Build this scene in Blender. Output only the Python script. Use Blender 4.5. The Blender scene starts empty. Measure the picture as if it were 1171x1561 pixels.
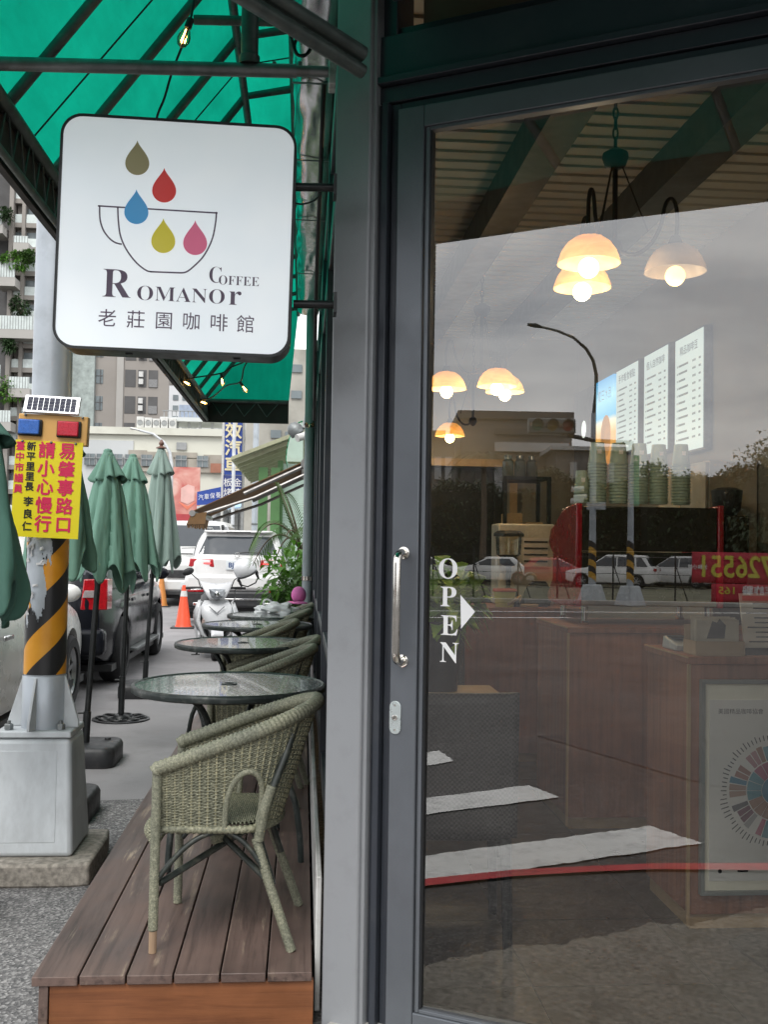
import bpy, bmesh, math, random
from mathutils import Vector as V, Matrix as Mx
R = math.radians
PI = math.pi
random.seed(7)
sc = bpy.context.scene
C = sc.collection

# ------------------------------------------------------------------ camera
F, CX, CY, H = 1600.0, 585.5, 780.5, 1.47
cam_d = bpy.data.cameras.new('camera')
cam = bpy.data.objects.new('camera', cam_d)
C.objects.link(cam)
CAM3 = (Mx.Rotation(R(-4.39), 3, 'Z') @ Mx.Rotation(R(90 + 1.836), 3, 'X') @ Mx.Rotation(R(0.85), 3, 'Z'))
CP = V((0, 0, H))
cam.matrix_world = Mx.Translation(CP) @ CAM3.to_4x4()
cam_d.sensor_width = 36
cam_d.lens = F / 1561 * 36
cam_d.clip_start = 0.05
cam_d.clip_end = 2000
sc.camera = cam

# ------------------------------------------------------------------ sky, sun, exposure
world = bpy.data.worlds.new('World')
sc.world = world
world.use_nodes = True
nt = world.node_tree
bg = nt.nodes['Background']
sky = nt.nodes.new('ShaderNodeTexSky')
sky.sky_type = 'NISHITA'
sky.sun_disc = False
sky.sun_elevation = R(52)
sky.sun_rotation = R(200)
sky.air_density = 1.6
sky.dust_density = 4.0
bw = nt.nodes.new('ShaderNodeRGBToBW')
nt.links.new(sky.outputs[0], bw.inputs[0])
tc = nt.nodes.new('ShaderNodeTexCoord')
mp = nt.nodes.new('ShaderNodeMapping')
mp.inputs['Scale'].default_value = (1.0, 1.0, 3.2)
nt.links.new(tc.outputs['Generated'], mp.inputs[0])
cn = nt.nodes.new('ShaderNodeTexNoise')
cn.inputs['Scale'].default_value = 3.2
cn.inputs['Detail'].default_value = 7
cn.inputs['Roughness'].default_value = 0.55
cn.inputs['Distortion'].default_value = 0.35
nt.links.new(mp.outputs[0], cn.inputs['Vector'])
cr = nt.nodes.new('ShaderNodeValToRGB')
cr.color_ramp.elements[0].position = 0.34
cr.color_ramp.elements[0].color = (0.46, 0.485, 0.53, 1)
cr.color_ramp.elements[1].position = 0.68
cr.color_ramp.elements[1].color = (1.0, 0.995, 0.985, 1)
nt.links.new(cn.outputs['Fac'], cr.inputs[0])
sc1 = nt.nodes.new('ShaderNodeVectorMath')
sc1.operation = 'SCALE'
sc1.inputs['Scale'].default_value = 12.5
nt.links.new(cr.outputs[0], sc1.inputs[0])
mixs = nt.nodes.new('ShaderNodeMix')
mixs.data_type = 'RGBA'
mixs.inputs['Factor'].default_value = 0.82
nt.links.new(bw.outputs[0], mixs.inputs[6])
nt.links.new(sc1.outputs[0], mixs.inputs[7])
nt.links.new(mixs.outputs[2], bg.inputs[0])
bg.inputs[1].default_value = 0.12
sun_d = bpy.data.lights.new('sun', 'SUN')
sun_d.energy = 1.1
sun_d.angle = R(25)
sun_d.color = (1.0, 0.97, 0.92)
sun = bpy.data.objects.new('sun', sun_d)
C.objects.link(sun)
sun.rotation_euler = (R(38), 0, R(-20))
sc.view_settings.view_transform = 'Standard'
sc.view_settings.look = 'None'
sc.view_settings.gamma = 1
sc.view_settings.exposure = 0.75
sc.cycles.max_bounces = 10
sc.cycles.transparent_max_bounces = 16
sc.cycles.caustics_reflective = False
sc.cycles.caustics_refractive = False

# ------------------------------------------------------------------ helpers: pixel of the photo -> place
def ray(px, py):
    return CAM3 @ V(((px - CX) / F, -(py - CY) / F, -1))
def at(px, py, D):
    return CP + ray(px, py) * D
def atY(px, py, Y):
    r = ray(px, py); return CP + r * (Y / r.y)
def atZ(px, py, z):
    r = ray(px, py); return CP + r * ((z - H) / r.z)
FW = CAM3 @ V((0, 0, -1))
DA = R(-29.4)
P0 = at(650, 840, 3.15); P0.z = 0
UD = V((math.cos(DA), math.sin(DA), 0)); ND = V((-math.sin(DA), math.cos(DA), 0))   # along the door, into the shop
DM = Mx((( UD.x, ND.x, 0, P0.x), (UD.y, ND.y, 0, P0.y), (0, 0, 1, 0), (0, 0, 0, 1)))
DMI = DM.inverted()
def dl(s, d, z):
    return DM @ V((s, d, z))
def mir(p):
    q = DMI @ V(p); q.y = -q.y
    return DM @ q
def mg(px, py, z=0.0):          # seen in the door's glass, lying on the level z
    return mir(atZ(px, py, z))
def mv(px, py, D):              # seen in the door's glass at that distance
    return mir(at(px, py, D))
def ondoor(px, py, d=0.0):
    r = ray(px, py); a = DMI @ CP; b = DMI.to_3x3() @ r
    return a + b * ((d - a.y) / b.y)      # door coordinates

# ------------------------------------------------------------------ materials
def ramp(nt, fac, stops):
    n = nt.nodes.new('ShaderNodeValToRGB')
    el = n.color_ramp.elements
    while len(el) < len(stops): el.new(0.5)
    for e, (p, c) in zip(el, stops):
        e.position = p
        e.color = (*c, 1) if len(c) == 3 else c
    nt.links.new(fac, n.inputs[0])
    return n.outputs[0]
def noise(nt, vec, scale, detail=4, rough=0.55, dist=0.0):
    n = nt.nodes.new('ShaderNodeTexNoise')
    n.inputs['Scale'].default_value = scale; n.inputs['Detail'].default_value = detail
    n.inputs['Roughness'].default_value = rough; n.inputs['Distortion'].default_value = dist
    nt.links.new(vec, n.inputs['Vector'])
    return n.outputs['Fac']
def mixc(nt, fac, a, b, mode='MIX'):
    n = nt.nodes.new('ShaderNodeMix'); n.data_type = 'RGBA'; n.blend_type = mode
    for s, v in ((0, fac), (6, a), (7, b)):
        if isinstance(v, (int, float)): n.inputs[s].default_value = v
        elif isinstance(v, tuple): n.inputs[s].default_value = (*v, 1)
        else: nt.links.new(v, n.inputs[s])
    return n.outputs[2]
def coords(nt, scale=(1, 1, 1), rnd=True):
    t = nt.nodes.new('ShaderNodeTexCoord')
    m = nt.nodes.new('ShaderNodeMapping'); m.inputs['Scale'].default_value = scale
    nt.links.new(t.outputs['Object'], m.inputs[0])
    if rnd:
        i = nt.nodes.new('ShaderNodeObjectInfo'); k = nt.nodes.new('ShaderNodeMath'); k.operation = 'MULTIPLY'
        k.inputs[1].default_value = 17.3
        nt.links.new(i.outputs['Random'], k.inputs[0]); nt.links.new(k.outputs[0], m.inputs['Location'])
    return m.outputs[0]
def newmat(name):
    m = bpy.data.materials.new(name); m.use_nodes = True
    return m, m.node_tree, m.node_tree.nodes['Principled BSDF']
def bumpn(nt, b, h, strength, dist=0.01):
    n = nt.nodes.new('ShaderNodeBump'); n.inputs['Strength'].default_value = strength; n.inputs['Distance'].default_value = dist
    nt.links.new(h, n.inputs['Height']); nt.links.new(n.outputs[0], b.inputs['Normal'])
def pm(name, col, rough=0.5, metal=0.0, var=0.18, vs=6.0, bump=0.0, bs=60.0, dirt=None, da=0.0, ds=3.0, coat=0.0, spec=None, stretch=(1, 1, 1), emit=0, trans=0):
    m, nt, b = newmat(name)
    vec = coords(nt, stretch)
    n1 = noise(nt, vec, vs)
    lo = tuple(c * (1 - var) for c in col); hi = tuple(min(1, c * (1 + var)) for c in col)
    c = ramp(nt, n1, [(0.3, lo), (0.7, hi)])
    if dirt:
        d = ramp(nt, noise(nt, vec, ds, 8, 0.65), [(0.5, (0, 0, 0)), (0.72, (da, da, da))])
        c = mixc(nt, d, c, dirt)
    nt.links.new(c, b.inputs['Base Color'])
    r = ramp(nt, noise(nt, vec, vs * 2.3), [(0.3, (max(0, rough - 0.08),) * 3), (0.7, (min(1, rough + 0.08),) * 3)])
    nt.links.new(r, b.inputs['Roughness'])
    b.inputs['Metallic'].default_value = metal
    if coat: b.inputs['Coat Weight'].default_value = coat; b.inputs['Coat Roughness'].default_value = 0.06
    if spec is not None: b.inputs['Specular IOR Level'].default_value = spec
    if bump: bumpn(nt, b, noise(nt, vec, bs, 5), bump)
    if emit:
        nt.links.new(c, b.inputs['Emission Color']); b.inputs['Emission Strength'].default_value = emit
    if trans:
        out = nt.nodes['Material Output']
        t = nt.nodes.new('ShaderNodeBsdfTranslucent'); nt.links.new(c, t.inputs[0])
        mx = nt.nodes.new('ShaderNodeMixShader'); mx.inputs[0].default_value = trans
        nt.links.new(b.outputs[0], mx.inputs[1]); nt.links.new(t.outputs[0], mx.inputs[2]); nt.links.new(mx.outputs[0], out.inputs[0])
    return m
def emitm(name, col, s):
    m, nt, b = newmat(name)
    b.inputs['Base Color'].default_value = (*col, 1); b.inputs['Emission Color'].default_value = (*col, 1); b.inputs['Emission Strength'].default_value = s
    return m
def glassm(name, refl, tint=(0.8, 0.83, 0.82), fres=True):
    m = bpy.data.materials.new(name); m.use_nodes = True
    nt = m.node_tree; nt.nodes.clear()
    out = nt.nodes.new('ShaderNodeOutputMaterial')
    t = nt.nodes.new('ShaderNodeBsdfTransparent'); t.inputs[0].default_value = (*tint, 1)
    g = nt.nodes.new('ShaderNodeBsdfGlossy'); g.inputs['Roughness'].default_value = 0.0; g.inputs[0].default_value = (1, 1, 1, 1)
    mx = nt.nodes.new('ShaderNodeMixShader')
    if fres:
        lw = nt.nodes.new('ShaderNodeLayerWeight'); lw.inputs[0].default_value = 0.25
        k = nt.nodes.new('ShaderNodeMath'); k.operation = 'MULTIPLY_ADD'; k.inputs[1].default_value = 0.9; k.inputs[2].default_value = refl
        nt.links.new(lw.outputs['Fresnel'], k.inputs[0]); nt.links.new(k.outputs[0], mx.inputs[0])
    else: mx.inputs[0].default_value = refl
    nt.links.new(t.outputs[0], mx.inputs[1]); nt.links.new(g.outputs[0], mx.inputs[2]); nt.links.new(mx.outputs[0], out.inputs[0])
    return m

# ------------------------------------------------------------------ mesh builder
WM = {}
class MB:
    def __init__(s): s.v = []; s.f = []
    def add(s, vs, fs):
        k = len(s.v); s.v += [V(p) for p in vs]; s.f += [tuple(i + k for i in f) for f in fs]
        return s
    def box(s, x0, x1, y0, y1, z0, z1, M=None):
        p = [V((x, y, z)) for x in (x0, x1) for y in (y0, y1) for z in (z0, z1)]
        if M is not None: p = [M @ q for q in p]
        return s.add(p, [(0, 1, 3, 2), (4, 6, 7, 5), (0, 4, 5, 1), (2, 3, 7, 6), (0, 2, 6, 4), (1, 5, 7, 3)])
    def hexa(s, p):      # four bottom corners, then four top corners
        return s.add(p, [(3, 2, 1, 0), (4, 5, 6, 7), (0, 1, 5, 4), (1, 2, 6, 5), (2, 3, 7, 6), (3, 0, 4, 7)])
    def tube(s, pts, r, n=8, cap=True, closed=False, flat=1.0):
        pts = [V(p) for p in pts]; m = len(pts)
        rs = r if isinstance(r, (list, tuple)) else [r] * m
        k = len(s.v); up = None
        for i, p in enumerate(pts):
            if closed: t = pts[(i + 1) % m] - pts[i - 1]
            else: t = pts[min(i + 1, m - 1)] - pts[max(i - 1, 0)]
            t = t.normalized() if t.length > 1e-9 else V((0, 0, 1))
            if up is None:
                up = V((0, 0, 1)) if abs(t.z) < 0.9 else V((0, 1, 0))
            a = t.cross(up)
            if a.length < 1e-6: a = t.cross(V((1, 0.3, 0)))
            a.normalize(); b = a.cross(t).normalized(); up = b
            for j in range(n):
                w = 2 * PI * j / n
                s.v.append(p + a * (math.cos(w) * rs[i]) + b * (math.sin(w) * rs[i] * flat))
        for i in range(m if closed else m - 1):
            q = (i + 1) % m
            for j in range(n):
                s.f.append((k + i * n + j, k + i * n + (j + 1) % n, k + q * n + (j + 1) % n, k + q * n + j))
        if cap and not closed:
            s.f.append(tuple(k + j for j in reversed(range(n)))); s.f.append(tuple(k + (m - 1) * n + j for j in range(n)))
        return s
    def lathe(s, prof, n=24, c=(0, 0, 0), M=None, a0=0, a1=2 * PI):
        full = abs(a1 - a0 - 2 * PI) < 1e-6; k = len(s.v); c = V(c); nn = n if full else n + 1
        for (r, z) in prof:
            for j in range(nn):
                w = a0 + (a1 - a0) * j / n
                p = V((r * math.cos(w), r * math.sin(w), z))
                s.v.append((M @ p) if M is not None else p + c)
        for i in range(len(prof) - 1):
            for j in range(n):
                q = (j + 1) % nn
                s.f.append((k + i * nn + j, k + i * nn + q, k + (i + 1) * nn + q, k + (i + 1) * nn + j))
        return s
    def prism(s, poly, z0, z1, M=None):
        n = len(poly)
        p = [V((x, y, z0)) for x, y in poly] + [V((x, y, z1)) for x, y in poly]
        if M is not None: p = [M @ q for q in p]
        return s.add(p, [tuple(reversed(range(n))), tuple(range(n, 2 * n))] + [(i, (i + 1) % n, n + (i + 1) % n, n + i) for i in range(n)])
    def grid(s, fn, nu, nv, cu=False, cv=False):
        k = len(s.v); mu = nu if cu else nu + 1; mv_ = nv if cv else nv + 1
        for i in range(mu):
            for j in range(mv_): s.v.append(V(fn(i / nu, j / nv)))
        for i in range(nu):
            for j in range(nv):
                a, b = (i + 1) % mu, (j + 1) % mv_
                s.f.append((k + i * mv_ + j, k + a * mv_ + j, k + a * mv_ + b, k + i * mv_ + b))
        return s
    def quad(s, a, b, c, d): return s.add([a, b, c, d], [(0, 1, 2, 3)])
    def sphere(s, c, r, nu=16, nv=10, sq=(1, 1, 1)):
        c = V(c)
        return s.grid(lambda u, v: c + V((r * sq[0] * math.sin(PI * v) * math.cos(2 * PI * u), r * sq[1] * math.sin(PI * v) * math.sin(2 * PI * u), r * sq[2] * math.cos(PI * v))), nu, nv, cu=True)
    def xf(s, M):
        s.v = [M @ p for p in s.v]; return s
    def build(s, name, m, parent=None, local=False, smooth=None, bevel=0, seg=2, solid=0, sub=0, label=None, kind=None, M=None):
        wm = WM.get(parent.name, Mx()) if parent else Mx()
        inv = wm.inverted() if (parent and not local) else None
        vs = [(M @ p if M is not None else p) for p in s.v]
        if inv is not None: vs = [inv @ p for p in vs]
        me = bpy.data.meshes.new(name); me.from_pydata([tuple(p) for p in vs], [], s.f)
        bm = bmesh.new(); bm.from_mesh(me); bmesh.ops.recalc_face_normals(bm, faces=bm.faces); bm.to_mesh(me); bm.free()
        if smooth is not None:
            me.shade_smooth()
            if smooth < 180: me.set_sharp_from_angle(angle=R(smooth))
        for q in (m if isinstance(m, (list, tuple)) else [m]): me.materials.append(q)
        o = bpy.data.objects.new(name, me); C.objects.link(o)
        if parent: o.parent = parent
        WM[o.name] = wm
        if bevel:
            b = o.modifiers.new('bevel', 'BEVEL'); b.width = bevel; b.segments = seg; b.limit_method = 'ANGLE'; b.angle_limit = R(40)
            me.shade_smooth(); me.set_sharp_from_angle(angle=R(50))
        if solid:
            b = o.modifiers.new('solid', 'SOLIDIFY'); b.thickness = solid; b.offset = 0
        if sub:
            b = o.modifiers.new('sub', 'SUBSURF'); b.levels = sub; b.render_levels = sub
        if label: o['label'] = label
        if kind: o['kind'] = kind
        return o
def thing(name, label, cat, loc=(0, 0, 0), rz=0.0, group=None, rot=None):
    o = bpy.data.objects.new(name, None); C.objects.link(o)
    o.location = loc; o.rotation_euler = rot or (0, 0, rz)
    o['label'] = label; o['category'] = cat
    if group: o['group'] = group
    o.empty_display_size = 0.1
    from mathutils import Euler
    WM[o.name] = Mx.Translation(V(loc)) @ Euler(rot or (0, 0, rz)).to_matrix().to_4x4()
    return o
def tag(o, label, cat, group=None):
    o['label'] = label; o['category'] = cat
    if group: o['group'] = group
    return o
def struct(o): o['kind'] = 'structure'; return o
def dup(root, loc=None, rz=None, label=None, scale=None):
    kids = {}
    for o in list(C.objects):
        if o.parent: kids.setdefault(o.parent.name, []).append(o)
    def cp(o, par):
        c = o.copy(); C.objects.link(c)
        if par: c.parent = par
        for k in kids.get(o.name, []): cp(k, c)
        return c
    r = cp(root, None)
    if loc is not None: r.location = loc
    if rz is not None: r.rotation_euler = (0, 0, rz)
    if scale: r.scale = (scale,) * 3 if isinstance(scale, (int, float)) else scale
    if label: r['label'] = label
    from mathutils import Euler
    WM[r.name] = Mx.Translation(V(r.location)) @ r.rotation_euler.to_matrix().to_4x4()
    return r
def text(body, size, m, parent, M, name='lettering', align='CENTER', bold=0, ext=0.0, sx=1.0, off=0.0, local=False, va='CENTER'):
    mb = MB()
    shifts = [(0, 0)] if not bold else [(0, 0), (bold, 0), (-bold, 0), (0, bold), (0, -bold)]
    cu = bpy.data.curves.new(name, 'FONT'); cu.body = body; cu.size = size; cu.align_x = align; cu.align_y = va; cu.offset = off; cu.extrude = ext; cu.resolution_u = 4
    o = bpy.data.objects.new('tmp_text', cu); C.objects.link(o)
    dg = bpy.context.evaluated_depsgraph_get()
    me = o.evaluated_get(dg).to_mesh()
    vs = [v.co.copy() for v in me.vertices]; fs = [tuple(p.vertices) for p in me.polygons]
    o.evaluated_get(dg).to_mesh_clear(); bpy.data.objects.remove(o); bpy.data.curves.remove(cu)
    for i, (a, b) in enumerate(shifts):
        mb.add([M @ V((p.x * sx + a, p.y + b, p.z + i * 0.00025)) for p in vs], fs)
    wm = WM.get(parent.name, Mx()) if parent else Mx()
    if parent and not local: mb.xf(wm.inverted())
    me2 = bpy.data.meshes.new(name); me2.from_pydata([tuple(p) for p in mb.v], [], mb.f); me2.materials.append(m)
    t = bpy.data.objects.new(name, me2); C.objects.link(t)
    if parent: t.parent = parent
    WM[t.name] = wm
    return t
BOLD = str.maketrans({**{chr(65 + i): chr(0x1D400 + i) for i in range(26)}, **{chr(97 + i): chr(0x1D41A + i) for i in range(26)}})
FACE = Mx(((1, 0, 0, 0), (0, 0, -1, 0), (0, 1, 0, 0), (0, 0, 0, 1)))       # text plane standing up, facing -Y
def arc(c, r, a0, a1, n, ax='xz'):
    out = []
    for i in range(n + 1):
        a = a0 + (a1 - a0) * i / n; p = [c[0], c[1], c[2]]
        p['xyz'.index(ax[0])] += r * math.cos(a); p['xyz'.index(ax[1])] += r * math.sin(a); out.append(V(p))
    return out
def bez(p0, p1, p2, p3, n):
    p0, p1, p2, p3 = map(V, (p0, p1, p2, p3))
    return [p0 * (1 - t) ** 3 + p1 * 3 * t * (1 - t) ** 2 + p2 * 3 * t * t * (1 - t) + p3 * t ** 3 for t in (i / n for i in range(n + 1))]
def leaf(mb, p, d, L, w, droop=0.25, nrm=None):     # a folded pointed leaf of six corners
    d = V(d).normalized(); sd = d.cross(V((0, 0, 1)))
    sd = sd.normalized() if sd.length > 1e-3 else V((1, 0, 0))
    if nrm: sd = (sd + V(nrm) * 0.5).normalized()
    p = V(p); m = p + d * L * 0.5; e = p + d * L + V((0, 0, -droop * L))
    up = V((0, 0, 0.12 * w))
    mb.add([p, m + sd * w / 2 + up, e, m - sd * w / 2 + up, m], [(0, 1, 4), (1, 2, 4), (2, 3, 4), (3, 0, 4)])
# ------------------------------------------------------------------ shared materials
M = {}
M['steel_dark'] = pm('dark_grey_aluminium', (0.040, 0.046, 0.058), 0.36, 0.15, 0.08, 3, dirt=(0.10, 0.10, 0.10), da=0.25, ds=5)
M['steel_mid'] = pm('grey_aluminium', (0.285, 0.295, 0.31), 0.42, 0.12, 0.04, 1.5, dirt=(0.16, 0.16, 0.16), da=0.22, ds=11)
M['gasket'] = pm('black_rubber', (0.012, 0.013, 0.015), 0.6)
M['stainless'] = pm('stainless_steel', (0.72, 0.69, 0.64), 0.12, 1.0, 0.05, 9)
M['zinc'] = pm('galvanised_steel', (0.22, 0.235, 0.235), 0.48, 0.75, 0.22, 14, bump=0.08, bs=90, dirt=(0.12, 0.10, 0.08), da=0.6, ds=9)
M['tube_green'] = pm('weathered_tube', (0.105, 0.125, 0.118), 0.5, 0.5, 0.25, 14, dirt=(0.20, 0.20, 0.18), da=0.5, ds=13)
M['black_metal'] = pm('black_metal', (0.016, 0.018, 0.019), 0.42, 0.3, 0.2, 8, dirt=(0.10, 0.10, 0.095), da=0.2, ds=20)
M['black_plastic'] = pm('black_plastic', (0.022, 0.023, 0.025), 0.5, 0, 0.2, 8, bump=0.05, bs=120, dirt=(0.09, 0.085, 0.08), da=0.35, ds=10)
M['white_trim'] = pm('white_trim', (0.62, 0.62, 0.60), 0.5, 0, 0.08, 4, dirt=(0.25, 0.23, 0.2), da=0.6, ds=8)
M['white_letter'] = pm('white_vinyl', (0.86, 0.86, 0.86), 0.6, var=0.02, emit=0.0)
M['wood_brown'] = None

def asphalt():
    m, nt, b = newmat('asphalt')
    vec = coords(nt, rnd=False)
    v = nt.nodes.new('ShaderNodeTexVoronoi'); v.inputs['Scale'].default_value = 110; nt.links.new(vec, v.inputs['Vector'])
    big = noise(nt, vec, 0.7, 6); mid = noise(nt, vec, 9, 6, 0.65)
    stones = ramp(nt, v.outputs['Color'], [(0.1, (0.04, 0.038, 0.038)), (0.55, (0.072, 0.067, 0.064)), (0.9, (0.17, 0.16, 0.155))])
    patch = ramp(nt, big, [(0.35, (0.72, 0.72, 0.73)), (0.65, (1.18, 1.17, 1.16))])
    c = mixc(nt, 1.0, stones, patch, 'MULTIPLY')
    c = mixc(nt, 1.0, c, ramp(nt, mid, [(0.35, (0.8, 0.8, 0.8)), (0.7, (1.15, 1.14, 1.13))]), 'MULTIPLY')
    nt.links.new(c, b.inputs['Base Color']); b.inputs['Roughness'].default_value = 0.88
    h = mixc(nt, 0.5, v.outputs['Distance'], mid)
    bumpn(nt, b, h, 0.45, 0.012)
    return m
M['asphalt'] = asphalt()
M['road_paint'] = pm('road_paint', (0.86, 0.85, 0.82), 0.8, 0, 0.06, 3, bump=0.3, bs=150, dirt=(0.22, 0.22, 0.22), da=0.5, ds=11)
M['red_paint'] = pm('red_road_paint', (0.55, 0.045, 0.05), 0.8, 0, 0.12, 3, bump=0.3, bs=150, dirt=(0.15, 0.10, 0.10), da=0.5, ds=8)
M['patch'] = pm('fresh_asphalt', (0.05, 0.05, 0.052), 0.85, 0, 0.25, 30, bump=0.5, bs=150)
M['concrete'] = pm('rough_concrete', (0.27, 0.245, 0.21), 0.9, 0, 0.45, 38, bump=0.4, bs=40, dirt=(0.13, 0.115, 0.09), da=0.8, ds=7)
M['concrete_pale'] = pm('smooth_concrete', (0.42, 0.41, 0.385), 0.85, 0, 0.15, 6, bump=0.3, bs=60, dirt=(0.15, 0.14, 0.12), da=0.6, ds=3)

# ------------------------------------------------------------------ ground
g = MB(); g.quad((-700, -700, 0), (700, -700, 0), (700, 900, 0), (-700, 900, 0))
ground = struct(g.build('ground', M['asphalt']))
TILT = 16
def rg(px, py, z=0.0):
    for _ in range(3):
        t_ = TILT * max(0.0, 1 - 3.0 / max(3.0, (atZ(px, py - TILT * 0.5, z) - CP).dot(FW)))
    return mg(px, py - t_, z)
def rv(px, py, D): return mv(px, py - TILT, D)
def flat(name, pts, m, z, parent=None, **k):
    mb = MB(); mb.add([V((p.x, p.y, z)) for p in pts], [tuple(range(len(pts)))]); return mb.build(name, m, parent, **k)
def subdiv_edge(a, b, n, amp):
    t = (b - a).normalized(); nn = V((-t.y, t.x, 0)); out = []; k = 0.0
    for i in range(n):
        k = 0.55 * k + random.uniform(-amp, amp); out.append(a.lerp(b, i / n) + nn * k)
    return out
# crossing stripes, red kerb line, dark patch: painted on the road, seen in the door's glass
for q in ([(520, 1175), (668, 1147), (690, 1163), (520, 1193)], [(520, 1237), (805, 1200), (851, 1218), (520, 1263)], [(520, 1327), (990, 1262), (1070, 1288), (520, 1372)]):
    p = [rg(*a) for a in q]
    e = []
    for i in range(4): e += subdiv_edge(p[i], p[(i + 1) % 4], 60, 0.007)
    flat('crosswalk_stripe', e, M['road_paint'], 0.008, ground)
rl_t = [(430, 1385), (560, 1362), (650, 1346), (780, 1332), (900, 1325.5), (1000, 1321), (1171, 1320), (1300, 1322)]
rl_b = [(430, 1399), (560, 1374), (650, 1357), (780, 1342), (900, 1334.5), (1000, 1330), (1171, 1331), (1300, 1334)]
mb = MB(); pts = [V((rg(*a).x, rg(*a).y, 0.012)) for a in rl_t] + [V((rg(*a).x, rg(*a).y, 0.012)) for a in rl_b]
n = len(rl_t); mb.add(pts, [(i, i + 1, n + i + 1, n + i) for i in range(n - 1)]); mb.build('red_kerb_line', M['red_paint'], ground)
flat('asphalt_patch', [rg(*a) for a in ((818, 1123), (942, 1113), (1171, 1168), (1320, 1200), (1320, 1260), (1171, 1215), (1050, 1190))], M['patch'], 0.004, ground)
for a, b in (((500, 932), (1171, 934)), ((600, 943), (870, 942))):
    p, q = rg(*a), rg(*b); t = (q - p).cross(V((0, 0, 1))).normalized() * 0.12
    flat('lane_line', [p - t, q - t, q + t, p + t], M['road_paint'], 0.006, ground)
# the apron before the door: rough concrete, then a paler strip along the sill
ed = [rg(*a) for a in ((380, 1560), (500, 1520), (640, 1482), (700, 1468), (780, 1450), (850, 1447), (930, 1430), (1000, 1412), (1060, 1415), (1110, 1400), (1171, 1388), (1300, 1370))]
e2 = []
for i in range(len(ed) - 1): e2 += subdiv_edge(ed[i], ed[i + 1], 9, 0.014)
e2.append(ed[-1])
base = [dl(2.6, 0.0, 0), dl(-0.30, 0.0, 0), dl(-0.30, -0.25, 0)]
e2 = [p for p in e2 if (DMI @ p).x > -0.3]
e2 = sorted(e2, key=lambda p: (DMI @ p).x); mb = MB(); n = len(e2)
mb.add([V((p.x, p.y, 0.010)) for p in e2] + [V((*dl((DMI @ p).x, 0.0, 0).xy, 0.010)) for p in e2], [(i, i + 1, n + i + 1, n + i) for i in range(n - 1)])
struct(mb.build('concrete_apron', M['concrete']))
struct(flat('sill_pavement', [dl(-0.28, 0.06, 0), dl(-0.28, -0.16, 0), dl(0.2, -0.20, 0), dl(0.9, -0.24, 0), dl(2.6, -0.26, 0), dl(2.6, 0.06, 0)], M['concrete_pale'], 0.022))
# a strip of smoother street surface further down the lane
mb = MB(); mb.add([V((-1.7, 6.0, 0.004)), V((-0.5, 6.2, 0.004)), V((-0.5, 60, 0.004)), V((-2.0, 60, 0.004)), V((-9, 60, 0.004)), V((-9, 6.3, 0.004))], [(0, 1, 2, 3, 4, 5)])
M['street'] = pm('street_asphalt', (0.265, 0.258, 0.262), 0.88, 0, 0.10, 1.2, bump=0.35, bs=180, dirt=(0.18, 0.175, 0.175), da=0.6, ds=2.2)
struct(mb.build('street', M['street']))
M['coarse'] = asphalt(); M['coarse'].name = 'coarse_asphalt'
for n_ in M['coarse'].node_tree.nodes:
    if n_.type == 'VALTORGB' and len(n_.color_ramp.elements) == 3:
        for e_, c_ in zip(n_.color_ramp.elements, ((0.08, 0.08, 0.083), (0.175, 0.172, 0.171), (0.38, 0.375, 0.37))): e_.color = (*c_, 1)
mb = MB(); mb.add([V((-6, 2.75, 0.003)), V((-0.5, 2.75, 0.003)), V((-0.5, 6.3, 0.003)), V((-6, 6.3, 0.003))], [(0, 1, 2, 3)]); struct(mb.build('parking_surface', M['coarse']))

# ------------------------------------------------------------------ cafe building
cafe = thing('cafe_building', 'cafe front of dark grey aluminium with a tall glass door beside its corner post', 'building', (P0.x, P0.y, 0))
S = lambda px: ondoor(px, 840).x
Zd = lambda px, py: ondoor(px, py).z
s_post0, s_post1 = ondoor(500.5, 840, -0.035).x, ondoor(554.5, 840, -0.035).x
mb = MB()
pw = s_post1 - s_post0
mb.box(s_post0, s_post1, -0.035, 0.16, 0.0, 4.1, DM)
mb.build('corner_post', M['steel_mid'], cafe, bevel=0.006)
mb = MB(); mb.box(s_post1 - 0.002, s_post1 + 0.012, -0.020, 0.16, 0.0, 4.1, DM); mb.build('post_flange', M['steel_mid'], cafe, bevel=0.003)
mb = MB()
zt = 2.845
for a, b, d in ((558.5, 573, 0.012), (573.3, 583, -0.006), (583.3, 597.5, 0.022)):
    mb.box(S(a), S(b), d, 0.16, 0.0, zt, DM)
mb.build('door_jamb', M['steel_dark'], cafe, bevel=0.003)
mb = MB()
mb.box(S(558.5), 2.0, 0.012, 0.16, 2.848, 2.90, DM)
mb.box(S(558.5), 2.0, -0.012, 0.16, 2.902, 2.925, DM)
mb.box(S(558.5), 2.0, 0.008, 0.16, 2.927, 3.06, DM)
mb.box(S(597.8), 2.0, 0.022, 0.16, 2.818, 2.846, DM)
mb.build('header', M['steel_dark'], cafe, bevel=0.003)
mb = MB(); mb.box(S(558.5), S(588), 0.03, 0.16, 3.063, 4.1, DM); mb.box(S(588) , 2.0, 0.05, 0.16, 3.063, 3.10, DM); mb.box(S(588), 2.0, 0.05, 0.16, 3.9, 4.1, DM)
mb.build('upper_frame', M['steel_dark'], cafe, bevel=0.003)
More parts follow.
